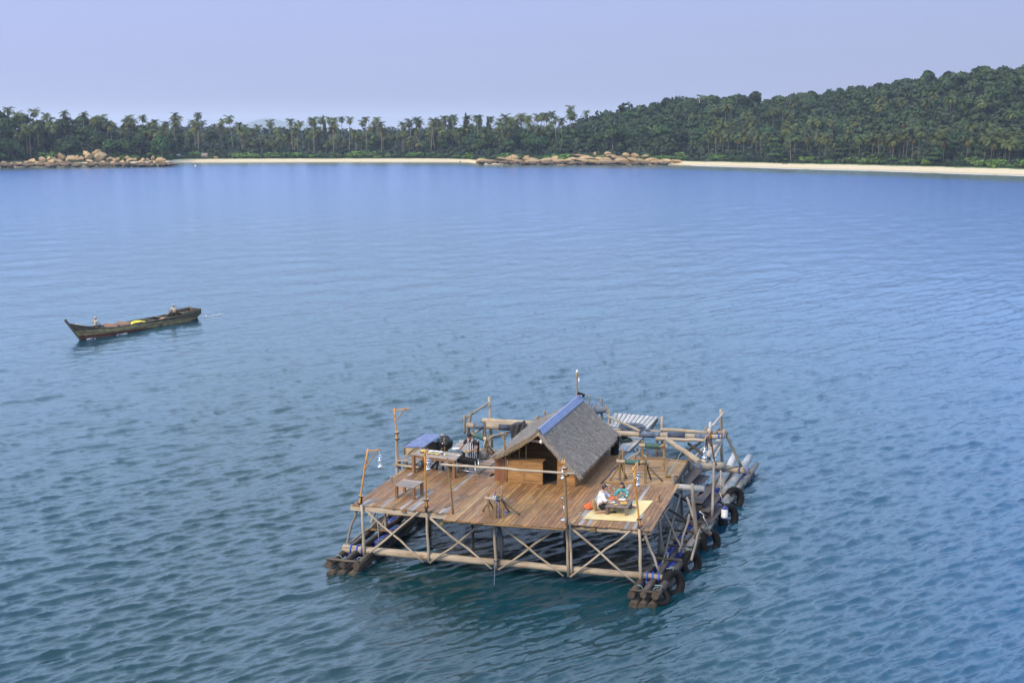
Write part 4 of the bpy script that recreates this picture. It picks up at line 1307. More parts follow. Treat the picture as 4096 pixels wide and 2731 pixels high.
# ------------------------------------------------------------------ the thatched hut
M_THATCH = wood('grey_thatch', [(0.06, 0.05, 0.042), (0.30, 0.27, 0.24), (0.64, 0.59, 0.545)], 0.95, 1.6, 0.12)
M_STRAW = wood('straw_edge', [(0.20, 0.14, 0.07), (0.34, 0.25, 0.14), (0.46, 0.36, 0.22)], 0.95, 1.6, 0.12)
M_CAP = plain('blue_ridge_sheet', (0.20, 0.25, 0.43), 0.45, var=0.05)
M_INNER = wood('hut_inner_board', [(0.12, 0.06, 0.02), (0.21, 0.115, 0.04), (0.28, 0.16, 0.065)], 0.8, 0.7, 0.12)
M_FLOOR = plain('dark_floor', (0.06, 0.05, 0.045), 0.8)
hut = thing('thatched_hut', 'small wooden hut with grey thatched gable roof standing on the raft deck', 'hut', (0.4, -0.9, DZ))
def hp(name, mb, mat, parent=None): return part(name, mb, mat, parent or hut)
# low front wall of six boards
for i in range(6):
    z = DZ + .075 + i * .148
    hp('wall_plank', MB().box((-.235, -.93, z), (1.40, .03, .142), Matrix.Rotation(random.uniform(-.003, .003), 3, 'Y'), 'x'), M_HUT)
hp('wall_post', MB().box((.47, -.91, DZ + .45), (.05, .06, .9), None, 'z'), M_HUT)
hp('counter_top', MB().box((-.235, -.68, DZ + .905), (1.44, .52, .03), None, 'x'), M_INNER)
# narrow right front panel
for i in range(6):
    z = DZ + .1 + i * .195
    xl = 1.10
    xr = 1.78 if z < 2.95 else 1.78 - (z - 2.9) * 1.1
    if xr - xl < .08: continue
    hp('wall_plank', MB().box(((xl + xr) / 2, -.86, z), (xr - xl, .03, .189), Matrix.Rotation(random.uniform(-.004, .004), 3, 'Y'), 'x'), M_HUT)
hp('wall_post', MB().box((1.09, -.83, DZ + .65), (.06, .06, 1.3), None, 'z'), M_INNER)
# inner partition seen through the open front
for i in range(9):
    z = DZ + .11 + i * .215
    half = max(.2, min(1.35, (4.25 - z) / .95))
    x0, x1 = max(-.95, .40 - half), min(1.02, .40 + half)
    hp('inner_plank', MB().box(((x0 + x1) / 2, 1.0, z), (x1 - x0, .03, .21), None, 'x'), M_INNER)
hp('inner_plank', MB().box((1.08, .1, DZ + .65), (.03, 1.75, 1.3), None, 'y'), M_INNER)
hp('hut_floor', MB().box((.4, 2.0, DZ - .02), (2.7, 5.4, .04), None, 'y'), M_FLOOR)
# right side wall of lengthwise boards
for i in range(5):
    z = DZ + .09 + i * .175
    hp('wall_plank', MB().box((1.80, 2.3, z), (.03, 6.28, .168), None, 'y'), M_HUT)
for i in range(4):
    zc = DZ + .22 + i * .42; hw = min(1.4, (4.3 - zc) * .85)
    hp('wall_plank', MB().box((.45, 4.9, zc), (2 * hw, .03, .41), None, 'x'), M_HUT)
for i in range(4):
    hp('wall_plank', MB().box((-.97, 2.3, DZ + .15 + i * .29), (.03, 6.2, .28), None, 'y'), M_HUT)
# roof: two sagging slopes
RF, RB = (.40, 4.46), (.52, 4.54)
Y0, Y1 = -1.22, 5.15
def slope(side, t, u):
    """t down the slope 0..1, u along the ridge 0..1"""
    y = Y0 + (Y1 - Y0) * u - (.10 * t if side > 0 else .02 * t) * (1 - u)
    xr, zr = RF[0] + (RB[0] - RF[0]) * u, RF[1] + (RB[1] - RF[1]) * u
    if side > 0: xe, ze = 2.08 + .26 * u, 2.84 + .12 * u
    else: xe, ze = -1.48 + .05 * u, 3.28 + .1 * u
    bow = -.10 * math.sin(math.pi * t)
    return Vector((xr + (xe - xr) * t, y, zr + (ze - zr) * t + bow))
for side in (1, -1):
    n, m = 16, 12
    mb = MB(); vs, fs = [], []
    nrm = Vector((.68 * side, 0, .73))
    for lay in (0, 1):
        for i in range(n + 1):
            for j in range(m + 1):
                p = slope(side, j / m, i / n)
                vs.append(p - nrm * (.14 * lay) + nrm * (random.uniform(-.008, .008)))
    K = (n + 1) * (m + 1)
    for i in range(n):
        for j in range(m):
            a = i * (m + 1) + j
            f = (a, a + 1, a + m + 2, a + m + 1)
            fs.append(f if side < 0 else f[::-1]); fs.append(tuple(K + k for k in (f[::-1] if side < 0 else f)))
    for i in range(n):
        for j in (0, m):
            a = i * (m + 1) + j; fs.append((a, a + m + 1, K + a + m + 1, K + a))
    for j in range(m):
        for i in (0, n):
            a = i * (m + 1) + j; fs.append((a, a + 1, K + a + 1, K + a))
    mb.add(vs, fs, None, True)
    rf = hp('roof_slope', mb, M_THATCH)
    # loose reeds lying down the slope
    mb = MB()
    cnt = 5200 if side > 0 else 2200
    vs, fs, ts = [], [], []
    for k in range(cnt):
        t, u = random.random() ** .95, random.random()
        L = random.uniform(.05, .16)
        du = random.gauss(0, .016)
        a, b = slope(side, t, u), slope(side, min(1.035, t + L), u + du)
        w = Vector((0, random.uniform(.009, .022), 0)); l0 = nrm * random.uniform(-.005, .015); l1 = nrm * random.uniform(.008, .04)
        o = len(vs); g = random.uniform(0, 60)
        vs += [a + l0 - w, a + l0 + w, b + l1 + w * .6, b + l1 - w * .6]; fs.append((o, o + 1, o + 2, o + 3))
        ts += [(g, g, 0), (g + .03, g, 0), (g + .03, g, L * 2), (g, g, L * 2)]
    mb.add(vs, fs, ts)
    part('thatch', mb, M_THATCH, rf)['kind'] = 'stuff'
    # ragged straw along the front rake and the eave
    mb = MB(); vs, fs, ts = [], [], []
    for k in range(1500):
        if random.random() < .62: t, u = random.random(), random.uniform(-.012, .03)
        else: t, u = random.uniform(.96, 1.0), random.random()
        a = slope(side, t, max(u, 0)) - nrm * random.uniform(0, .15) + Vector((0, u * 5 if u < 0 else 0, 0))
        d = (slope(side, min(t + .05, 1.02), .1) - slope(side, max(0, t - .03), .1)).normalized()
        d = (d + Vector((random.gauss(0, .15), random.gauss(-.12, .2), random.gauss(-.1, .12)))).normalized()
        b = a + d * random.uniform(.1, .26)
        w = d.orthogonal().normalized() * random.uniform(.005, .011)
        o = len(vs); g = random.uniform(0, 60)
        vs += [a - w, a + w, b]; fs.append((o, o + 1, o + 2)); ts += [(g, g, 0), (g, g, 0), (g, g, .3)]
    mb.add(vs, fs, ts)
    part('straw_fringe', mb, M_STRAW if side < 0 else M_THATCH, rf)['kind'] = 'stuff'
# blue folded sheets over the ridge
nr = 11
for i in range(nr):
    u0, u1 = i / nr, (i + 1.05) / nr
    mb = MB(); vs = []
    lift = .012 + .006 * (i % 2)
    for u in (u0, min(u1, 1.0)):
        for side, t in ((-1, .06), (-1, .0), (1, .0), (1, .10)):
            nrm = Vector((.55 * side, 0, .8)) if t else Vector((.0, 0, 1))
            p = slope(side, t, u) + nrm * (.035 + lift + (.03 if not t else 0))
            if t == 0: p.x += .03 * side
            if i == 0 and u == u0: p.y -= .05
            vs.append(p)
    mb.add(vs, [(0, 1, 5, 4), (1, 2, 6, 5), (2, 3, 7, 6)])
    mb.add([v - Vector((0, 0, .006)) for v in vs], [(4, 5, 1, 0), (5, 6, 2, 1), (6, 7, 3, 2)])
    hp('ridge_sheet', mb, M_CAP)
hp('gable_beam', MB().beam((-.12, -1.0, 3.98), (.74, -1.0, 3.96), .05, .09), M_LOG)
hp('rafter', MB().log((.42, -1.05, 4.36), (1.98, -1.1, 2.85), .035, .03), M_BROWNPOLE)
hp('rafter', MB().log((.38, -1.05, 4.36), (-1.42, -1.08, 3.26), .035, .03), M_BROWNPOLE)
hp('ridge_pole', MB().log((.40, -1.28, 4.30), (.52, 5.2, 4.38), .045), M_LOG)
hp('lamp_bulb', MB().lathe([(0, 0), (.05, .02), (.075, .08), (.055, .14), (.03, .18), (.03, .22)], (.47, -1.10, 3.90), 12), M_WHITE)
for x, z in ((-.56, 3.62), (-.28, 3.78)):
    hp('support_pole', MB().log((x, -.6, 3.1), (x - .02, -.55, z), .03, .028), M_BROWNPOLE)
hp('side_rail', MB().log((-1.45, .1, 3.1), (-.7, -.6, 3.2), .03), M_BROWNPOLE)
# mast on the ridge
mast = thing('mast', 'thin wooden mast above the far end of the hut ridge', 'mast', (1.0, 5.3, 4.4))
tx = (0.42, 5.20, 4.54); ty = (0.39, 5.20, 5.65)
part('pole', MB().log((tx[0], 5.2, tx[2] - .8), (ty[0], 5.2, ty[2]), .035, .028, bend=.01), M_BROWNPOLE, mast)
part('pole_wrap', MB().lathe([(.04, -.06), (.06, -.02), (.05, .1), (.06, .16), (.045, .2)], (ty[0], 5.2, ty[2] - .25), 10), M_STRAW, mast)
part('pole_cap', MB().lathe([(.035, -.08), (.05, 0), (.03, .06), (0, .07)], (ty[0], 5.2, ty[2] - .02), 10), M_WHITE, mast)
part('lamp', MB().ball((ty[0] + .09, 5.2, ty[2] - .42), (.035, .035, .08)), M_WHITE, mast)
part('lamp_arm', MB().tube([(ty[0], 5.2, ty[2] - .32), (ty[0] + .11, 5.2, ty[2] - .31)], .015, 6), M_WHITE, mast)
fl = thing('floodlight', 'black floodlight clamped at the foot of the mast on the hut ridge', 'lamp', (tx[0], 5.15, tx[2]))
part('housing', MB().lathe([(.03, 0), (.045, .02), (.06, .12), (.085, .2), (.085, .22)], (0.56, 5.10, 4.70), 12, True, (.75, -.1, -.45)), M_BLACK, fl)
part('bulb', MB().lathe([(.075, 0), (.07, .04), (0, .05)], (0.65, 5.10, 4.62), 12, True, (.75, -.1, -.45)), M_WHITE, fl)
part('bracket', MB().ball((0.49, 5.15, 4.64), (.07, .05, .09)), M_BLACK, fl)
# washstand beside the hut front
ws = thing('washstand', 'reddish wooden washstand beside the hut front with a round white basin on top', 'washstand', (-1.25, -.7, DZ))
for i in range(5): part('panel', MB().box((-1.49 + .045 + i * .1, -.86, DZ + .45), (.094, .025, .9), None, 'z'), M_REDWOOD, ws)
part('panel', MB().box((-1.505, -.56, DZ + .45), (.025, .58, .9), None, 'z'), M_REDWOOD, ws)
part('counter_top', MB().box((-1.26, -.58, DZ + .925), (.56, .66, .035), None, 'x'), M_REDWOOD, ws)
part('basin', MB().lathe([(.0, .02), (.10, .0), (.17, .05), (.20, .11), (.215, .115), (.20, .10), (.14, .035), (0, .03)], (-1.2, -.62, DZ + .945), 20), M_WHITE, ws)
part('tap', MB().tube([(-1.05, -.4, DZ + .94), (-1.05, -.4, DZ + 1.16), (-1.1, -.47, DZ + 1.2), (-1.14, -.53, DZ + 1.16)], .012, 6), M_STEEL, ws)
# forked pole at the corner of the washstand
fk = thing('forked_pole', 'tall forked branch pole standing against the left front corner of the hut', 'pole', (-0.94, -0.92, 2.20))
part('pole', MB().log((-0.96, -0.88, 2.20), (-1.03, -1.15, 4.02), .042, .035, bend=.015), M_BROWNPOLE, fk)
part('branch', MB().log((-1.02, -1.15, 3.98), (-0.89, -1.15, 4.31), .032, .028), M_BROWNPOLE, fk)
part('branch', MB().log((-1.03, -1.15, 3.99), (-1.29, -1.10, 4.34), .026, .02), M_BROWNPOLE, fk)
part('branch', MB().log((-1.03, -1.15, 3.99), (-1.06, -1.10, 4.18), .03, .028), M_BROWNPOLE, fk)
part('cross_stick', MB().log((-1.20, -1.10, 4.23), (-0.94, -1.15, 4.22), .018, .016), M_LOG, fk)
tb = single('waste_bin', MB().lathe([(.16, 0), (.18, .02), (.2, .75), (.215, .78), (.2, .8), (.17, .77), (.16, .3)], (2.23, 4.6, DZ), 16), M_BLACK, 'tall black bin standing under the back right eave of the hut', 'bin')

# ------------------------------------------------------------------ lamp posts and lanterns
M_CHROME = plain('polished_metal', (0.78, 0.78, 0.80), 0.12, 1.0)
M_GLASS, nt_, b_ = new_mat('lantern_glass')
b_.inputs['Base Color'].default_value = (.85, .88, .9, 1); b_.inputs['Roughness'].default_value = .05
b_.inputs['Transmission Weight'].default_value = .9; b_.inputs['IOR'].default_value = 1.2
M_WRAP = plain('dark_binding', (0.05, 0.035, 0.028), 0.8)
def lamp_post(label, base, stub_top, top, arm_end, brace_from, mat2=None, wood_r=.055, second=None):
    t = thing('lamp_post', label, 'lamp post', base, 'bamboo lamp posts round the deck')
    base, stub_top, top = Vector(base), Vector(stub_top), Vector(top)
    part('lower_post', MB().log(base, stub_top, wood_r, wood_r * .9, bend=.01), mat2 or M_LOGD, t)
    n = 5; b0 = stub_top - (top - stub_top).normalized() * .35 + Vector((0, -.045, 0))
    mb = MB(); pts, rad = [], []
    for i in range(n + 1):
        f = i / n; p = b0.lerp(top, f)
        pts += [p, p.lerp(top, .02), p.lerp(top, .04)] if i < n else [p]
        rad += [.034, .038, .034] if i < n else [.033]
    mb.tube(pts, rad, 9)
    part('bamboo_pole', mb, M_BAMBOO, t)
    for f in (.12, .85):
        part('binding', MB().torus(b0.lerp(stub_top, f) + Vector((0, .02, 0)), wood_r + .02, .02, (top - base), 12, 6, 1.6), M_WRAP, t)
    part('wire_tie', MB().torus(b0.lerp(stub_top, .97) + Vector((0, .02, 0)), wood_r + .015, .010, (top - base), 12, 5), M_WHITE, t)
    if arm_end is not None:
        arm_end = Vector(arm_end)
        d = (arm_end - top)
        a0 = top - Vector((0, 0, .10)) - d.normalized() * .10
        part('arm', MB().log(a0, arm_end, .026, .024, bend=.01), M_BAMBOO, t)
        br = top.lerp(b0, brace_from)
        side = d.cross(Vector((0, 0, 1))).normalized() * .03
        for s in (-1, 1):
            part('brace', MB().log(br + side * s, a0.lerp(arm_end, .78) + side * s + Vector((0, 0, .05)), .015, .013, bend=.005), M_BAMBOO, t)
    return t
lamp_post('bamboo lamp post at the front left deck corner, its arm pointing right with a lantern', (-5.31, -5.47, 2.20), (-5.29, -5.50, 2.58), (-4.98, -5.50, 4.38), (-4.46, -5.50, 4.38), .38)
lamp_post('orange bamboo lamp post in the front edge of the deck nearest the small low table', (-2.68, -5.62, 2.2), (-2.66, -5.60, 2.70), (-2.71, -5.60, 4.47), (-2.80, -5.02, 4.40), .3)
lamp_post('pale lamp post with a short bamboo tip beside the wine cooler', (2.68, -5.8, 2.2), (2.57, -5.80, 4.33), (2.49, -5.80, 4.57), (2.42, -5.2, 4.42), .3, M_BROWNPOLE)
lamp_post('bamboo lamp post at the front right deck corner beside the yellow mat', (5.22, -5.55, 2.2), (5.20, -5.50, 2.64), (4.96, -5.50, 4.44), (5.03, -5.0, 4.50), .3)
lamp_post('bamboo lamp post at the right side of the raft by the dark gangway boards', (6.95, .9, .9), (6.95, 1.11, 3.16), (6.95, -0.57, 4.74), (6.95, -1.83, 4.73), .45, M_LOGG)
lamp_post('lantern-less bamboo lamp post at the far left deck corner by the corrugated roof', (-6.04, 0, .2), (-6.01, 0.00, 3.70), (-6.10, 0.00, 4.69), (-5.41, 0.00, 4.72), .42, M_LOGG, .065)
part('second_bamboo', MB().log((-5.92, -.06, 2.3), (-6.0, -.03, 3.5), .025), M_BAMBOO, [o for o in COL.objects if o.name.startswith('lamp_post')][5])

def make_lantern(label, top, hang):
    """pressure lantern; top = top of the lantern, hang = point of the arm above it"""
    top, hang = Vector(top), Vector(hang)
    t = thing('lantern', label, 'lantern', top - Vector((0, 0, .44)), 'silver lanterns on the lamp posts')
    c = top - Vector((0, 0, .44))
    part('tank', MB().lathe([(0, 0), (.085, .0), (.098, .02), (.098, .065), (.085, .085), (.045, .10), (.04, .125), (.065, .14), (.065, .155), (.03, .165)], c, 18), M_CHROME, t)
    part('glass', MB().lathe([(.056, .16), (.056, .28)], c, 14), M_GLASS, t)
    part('mantle', MB().ball(c + Vector((0, 0, .22)), (.022, .022, .04)), M_WHITE, t)
    part('hood', MB().lathe([(.06, .275), (.09, .285), (.095, .30), (.06, .325), (.062, .375), (.075, .385), (.07, .40), (.035, .425), (.02, .44), (0, .445)], c, 18), M_CHROME, t)
    for k in range(4):
        a = k * math.pi / 2 + .4
        part('guard_rod', MB().tube([c + Vector((.066 * math.cos(a), .066 * math.sin(a), z)) for z in (.15, .285)], .004, 5), M_CHROME, t)
    mb = MB(); mb.tube([c + Vector((.095 * math.cos(a), 0, .31 + .20 * math.sin(a))) for a in np.linspace(0, math.pi, 11)], .005, 5)
    part('bail', mb, M_STEEL, t)
    mb = MB(); mb.tube([c + Vector((0, 0, .51)), hang], .005, 5); part('hook_wire', mb, M_WHITE, t)
    return t
make_lantern('silver lantern hanging free over the water at the front left corner', (-4.51, -5.50, 4.13), (-4.54, -5.50, 4.36))
make_lantern('silver lantern hanging behind the orange post nearest the small low table', (-2.82, -5.0, 4.04), (-2.80, -5.02, 4.40))
make_lantern('silver lantern hanging in front of the hut where the long rail ends', (2.38, -5.2, 4.15), (2.42, -5.2, 4.42))
make_lantern('silver lantern hanging above the yellow mat at the front right corner', (5.04, -5.08, 4.09), (5.03, -5.0, 4.50))
make_lantern('silver lantern hanging before the white leaning logs at the right side', (6.95, -1.83, 4.40), (6.95, -1.83, 4.72))

# ------------------------------------------------------------------ the long rail along the front
rail = thing('rail', 'long pale pole rail lashed across the front of the deck', 'railing', (-1.66, -5.53, 2.20))
part('rail_pole', MB().log((-2.09, -5.60, 4.03), (2.97, -5.86, 4.14), .05, .042, seg=10, bend=.012), M_LOG, rail)
part('rail_post', MB().log((-1.66, -5.53, 2.20), (-1.87, -5.52, 4.27), .038, .034, bend=.015), M_BROWNPOLE, rail)
part('rope_tie', MB().torus((-1.85, -5.56, 4.00), .05, .018, (.3, .5, 1), 12, 6), M_ROPEG, rail)
part('rope_tie', MB().torus((2.60, -5.84, 4.18), .055, .018, (.1, .3, 1), 12, 6), M_ROPEG, rail)

# ------------------------------------------------------------------ tables
def table(name, label, cat, corners, ztop, leg_w, boards, mat, legmat, thick=.035, apron=.0, legs=None, group=None, inset=.05):
    c = [Vector(p) for p in corners]          # front-left, front-right, back-right, back-left
    ctr = sum(c, Vector()) / 4
    t = thing(name, label, cat, (ctr.x, ctr.y, DZ), group)
    for i in range(boards):
        a, b = i / boards, (i + 1) / boards - .012
        p = c[0].lerp(c[3], (a + b) / 2); q_ = c[1].lerp(c[2], (a + b) / 2)
        w = (c[3] - c[0]).length * (b - a)
        part('top_board', MB().beam((p.x, p.y, ztop - thick / 2), (q_.x, q_.y, ztop - thick / 2), w, thick), mat, t)
    for k in range(4):
        p = c[k].lerp(ctr, inset * 2)
        part('leg', MB().box((p.x, p.y, (DZ + ztop - thick) / 2), (leg_w, leg_w * 1.1, ztop - thick - DZ), Matrix.Rotation(math.atan2((c[1] - c[0]).y, (c[1] - c[0]).x), 3, 'Z'), 'z', 1.0), legmat, t)
    if apron:
        for k in range(4):
            p, q_ = c[k].lerp(ctr, inset * 2), c[(k + 1) % 4].lerp(ctr, inset * 2)
            z = ztop - thick - apron / 2
            part('apron', MB().beam((p.x, p.y, z), (q_.x, q_.y, z), .03, apron), legmat, t)
    return t
M_TBL = wood('table_grey_brown', [(0.19, 0.135, 0.10), (0.30, 0.235, 0.185), (0.39, 0.32, 0.26)], 0.6, 1.0, 0.15)
M_TLEG = wood('table_leg_brown', [(0.15, 0.075, 0.035), (0.24, 0.125, 0.06), (0.30, 0.17, 0.085)], 0.65, 1.0, 0.15)
M_DTBL = wood('dark_dining_board', [(0.10, 0.072, 0.06), (0.17, 0.13, 0.115), (0.24, 0.19, 0.17)], 0.5, 1.0, 0.12)
M_WEATH = wood('weathered_top', [(0.20, 0.175, 0.15), (0.32, 0.29, 0.26), (0.42, 0.385, 0.35)], 0.8, 0.8, 0.15, (.13, .10, .08))
table('low_table', 'small square slatted low table alone on the left front of the deck', 'table',
      [(-4.44, -4.23, 2.68), (-3.64, -4.27, 2.68), (-3.60, -3.38, 2.68), (-4.46, -3.25, 2.68)], 2.68, .10, 6, M_TBL, M_TLEG, .03, .0, inset=.06)
table('serving_table', 'long wooden serving table set with bowls and plates in front of the corrugated roof', 'table',
      [(-5.14, -.66, 0), (-3.08, -1.02, 0), (-3.16, .06, 0), (-5.06, .34, 0)], 2.97, .11, 5, M_TBL, M_TLEG, .035, .10)
table('work_table', 'weathered work table behind the cook running towards the water', 'table',
      [(-3.92, .42, 0), (-3.22, .40, 0), (-3.2, 2.5, 0), (-4.0, 2.34, 0)], 2.95, .08, 4, M_WEATH, M_LOGD, .03, .0)
wb = thing('weathered_bench', 'low weathered plank bench beside the far left lamp post', 'bench', (-5.6, .4, 2.2))
for i in range(4):
    part('seat_board', MB().beam((-6.0, .05 + i * .27, 2.5), (-5.0, -.15 + i * .27, 2.5), .26, .035), M_WEATH, wb)
part('frame', MB().beam((-6.15, -.1, 2.33), (-4.95, -.25, 2.33), .07, .08), M_LOG, wb)
for x, y in ((-5.9, 0), (-5.1, -.15), (-5.9, .8), (-5.1, .7)): part('leg', MB().box((x, y, 2.3), (.08, .08, .38), None, 'z'), M_LOGD, wb)
tr = thing('trestle', 'rough wooden trestle standing under the serving table', 'trestle', (-4.2, .05, DZ))
for a, b in (((-4.3, .05, DZ), (-4.16, .05, 2.9)), ((-4.02, .1, DZ), (-4.12, .05, 2.9)), ((-4.6, .3, DZ), (-4.1, .0, 2.75)), ((-3.7, .3, DZ), (-3.75, .3, 2.85))):
    part('leg', MB().log(a, b, .05, .045), M_LOGD, tr)

# ------------------------------------------------------------------ tableware on the serving table
M_YEL = plain('yellow_fruit', (0.72, 0.52, 0.04), 0.45)
M_SAUCE = plain('yellow_sauce', (0.60, 0.40, 0.06), 0.4)
M_GREENS = plain('green_relish', (0.36, 0.36, 0.05), 0.6)
M_BOWLY = plain('yellow_bowl', (0.62, 0.50, 0.22), 0.4)
M_BEET = plain('dark_red_food', (0.10, 0.012, 0.016), 0.5)
M_FOOD = plain('golden_food', (0.66, 0.40, 0.08), 0.5, var=.2)
TT = 2.972
def dish(name, label, cat, x, y, z, r, h, mat, fill=None, fname='filling', group=None, sq=1.0):
    t = thing(name, label, cat, (x, y, z), group)
    mb = MB().lathe([(r * .5, 0), (r * .62, .004), (r * .95, h * .85), (r, h), (r * .96, h), (r * .6, h * .3), (0, h * .22)], (x, y, z), 18)
    mb.v = [(x + (a - x) * sq, b, c_) for a, b, c_ in mb.v]
    part('bowl' if h > .035 else 'plate', mb, mat, t)
    if fill:
        mb = MB().lathe([(r * .9, h * .75), (r * .5, h * .85), (0, h * .9)], (x, y, z), 14)
        part(fname, mb, fill, t)
    return t
gb = 'bowls on the serving table'
d = dish('fruit_plate', 'dark plate of yellow lemons at the left end of the serving table', 'plate', -4.76, -.25, TT, .13, .02, M_BLACK)
for dx, dy in ((-.05, 0), (.05, .02), (0, -.05), (.0, .05)): part('lemon', MB().ball((-4.76 + dx, -.25 + dy, TT + .055), (.055, .04, .04)), M_YEL, d)
dish('white_bowl', 'empty white bowl on the serving table, nearest the lemons', 'bowl', -4.46, -.11, TT, .10, .055, M_WHITE, group=gb)
dish('white_bowl', 'empty white bowl on the serving table, between two other white bowls', 'bowl', -4.25, -.11, TT, .10, .055, M_WHITE, group=gb)
dish('white_bowl', 'empty white bowl on the serving table, nearest the cook', 'bowl', -4.05, -.13, TT, .095, .055, M_WHITE, group=gb)
dish('sauce_bowl', 'yellow bowl of pale cream sauce on the serving table', 'bowl', -4.47, -.38, TT, .105, .05, M_BOWLY, plain('cream_sauce', (.62, .5, .2), .4), 'sauce', gb)
dish('sauce_bowl', 'yellow bowl of green relish on the serving table', 'bowl', -4.28, -.43, TT, .105, .05, M_BOWLY, M_GREENS, 'relish', gb)
dish('sauce_bowl', 'yellow bowl of orange yellow sauce beside the oval plate', 'bowl', -4.07, -.46, TT, .105, .05, M_BOWLY, M_SAUCE, 'sauce', gb)
d = dish('oval_plate', 'white oval plate with dark red slices and greens on the serving table', 'plate', -3.80, -.40, TT, .13, .02, M_WHITE, sq=1.35)
part('red_slices', MB().ball((-3.88, -.40, TT + .03), (.075, .06, .025)), M_BEET, d)
part('greens', MB().ball((-3.72, -.38, TT + .03), (.07, .05, .025)), M_GREENS, d)
dish('saucer', 'small white saucer at the right end of the serving table beside the grill', 'saucer', -3.2, -.35, TT, .07, .015, M_WHITE)
d = thing('plate_stack', 'stack of white plates on the work table by the cook\'s hand', 'plates', (-3.62, .62, 2.955))
for i in range(5): part('plate', MB().lathe([(.08, 0), (.16, .018), (.17, .02), (.08, .008), (0, .006)], (-3.62, .62, 2.955 + i * .012), 20), M_WHITE, d)
nets = single('folded_mat', MB().box((-3.55, .30, 2.975), (.62, .2, .03), Matrix.Rotation(-.05, 3, 'Z'), 'x'), plain('teal_cloth', (.07, .14, .17), .9), 'folded blue grey cloth at the near end of the work table', 'cloth')

# ------------------------------------------------------------------ grill
gr = thing('grill', 'black trough barbecue grill on thin silver legs beside the serving table', 'grill', (-2.7, -.62, DZ))
g0, g1 = Vector((-3.16, -.55, 2.98)), Vector((-2.36, -.62, 2.93))
mb = MB(); vs = []
d_ = (g1 - g0); nrm = Vector((0, 1, 0))
prof = [(-.19, .0), (-.17, -.12), (-.08, -.22), (.08, -.22), (.17, -.12), (.19, 0), (.16, 0), (.06, -.19), (-.06, -.19), (-.16, 0)]
for p in (g0, g1):
    for a, z in prof: vs.append(p + Vector((0, a, z)))
k = len(prof); mb.add(vs, [(i, (i + 1) % k, k + (i + 1) % k, k + i) for i in range(k)])
mb.add(vs[:k], [tuple(range(k))]); mb.add(vs[k:], [tuple(reversed(range(k)))])
part('trough', mb, M_BLACK, gr)
part('charcoal', MB().beam(g0 + Vector((.03, 0, -.09)), g1 + Vector((-.03, 0, -.09)), .26, .03), plain('charcoal', (.03, .028, .027), .95, var=.3), gr)
for (fx, fy, tp) in ((-3.1, -.92, g0 + Vector((.0, -.18, .02))), (-2.28, -1.0, g1 + Vector((.02, -.18, -.02))), (-2.24, -.50, g1 + Vector((.02, .18, -.02))), (-3.12, -.35, g0 + Vector((0, .18, .0)))):
    part('leg', MB().tube([(fx, fy, DZ), tp], .016, 7), M_STEEL, gr)
part('cross_bar', MB().tube([(-3.08, -.82, 2.52), (-2.3, -.9, 2.5)], .014, 6), M_STEEL, gr)

# ------------------------------------------------------------------ shelter, barrel, bag
sh = thing('lean_to', 'low lean-to of pale boards under a blue corrugated roof at the far left', 'shelter', (-5.4, 1.4, DZ))
mb = MB(); vs, fs = [], []
A, B, C_, D = Vector((-6.07, 0.95, 2.82)), Vector((-5.19, 0.95, 2.87)), Vector((-5.02, 2.70, 2.98)), Vector((-5.80, 2.70, 2.99))
nu = 66
for j in range(5):
    for i in range(nu + 1):
        u = i / nu; v = j / 4
        p = A.lerp(B, u).lerp(D.lerp(C_, u), v)
        vs.append(p + Vector((0, 0, .03 * math.sin(u * 2 * math.pi * 11))))
for j in range(4):
    for i in range(nu):
        k = j * (nu + 1) + i; fs.append((k, k + 1, k + nu + 2, k + nu + 1))
mb.add(vs, fs, None, True)
part('roof_sheet', mb, plain('blue_corrugated', (0.27, 0.31, 0.49), .4, .2, var=.12), sh)
wtop = 2.79
for i in range(3):
    part('wall_board', MB().box((-5.62, 1.02, DZ + .1 + i * .195), (.98, .03, .188), None, 'x'), wood('pale_board_%d' % i, [(.3, .23, .13), (.43, .34, .21), (.52, .43, .29)], .8, .8, .1), sh)
part('back_wall', MB().box((-5.3, 2.6, DZ + .25), (1.2, .03, .5), None, 'x'), M_LOGD, sh)
for a, b in (((-6.1, .98, 1.9), A - Vector((0, 0, .02))), ((-4.68, 2.20, 2.42), (-4.71, 2.20, 3.02)), ((-5.9, 2.7, 2.2), D - Vector((0, 0, .03))), ((-4.51, 1.20, 2.68), (-4.44, 1.20, 2.82))):
    part('post', MB().log(a, b, .035, .03), M_BROWNPOLE, sh)
part('roof_batten', MB().beam(A + Vector((.0, .1, .03)), A.lerp(D, .3) + Vector((0, 0, .03)), .05, .04), M_LOGD, sh)
part('roof_batten', MB().beam(A.lerp(D, .75) + Vector((-.03, 0, .02)), D + Vector((0, 0, .03)), .04, .03), M_LOGD, sh)
part('knot', MB().ball(C_ + Vector((.06, 0, .0)), (.10, .08, .07)), M_LOG, sh)
single('bent_hose', MB().tube([(-5.77, 0.70, 2.58), (-5.63, 0.72, 2.73), (-5.47, 0.75, 2.86), (-5.34, 0.80, 2.89)], .03, 7), M_BROWNPOLE, 'bent brown branch leaning on the pale boards of the lean-to', 'branch')
br_ = thing('barrel', 'black barrel with a black plastic bag stuffed in its top beside the lean-to', 'barrel', (-4.8, 2.4, 2.0))
part('drum', MB().lathe([(.33, 0), (.345, .03), (.345, .28), (.355, .3), (.345, .32), (.345, .6), (.33, .62), (.3, .6)], (-4.8, 2.5, 2.08), 22), M_BLACK, br_)
m_, nt_, b_ = new_mat('plastic_bag'); b_.inputs['Base Color'].default_value = (.012, .012, .016, 1); b_.inputs['Roughness'].default_value = .18
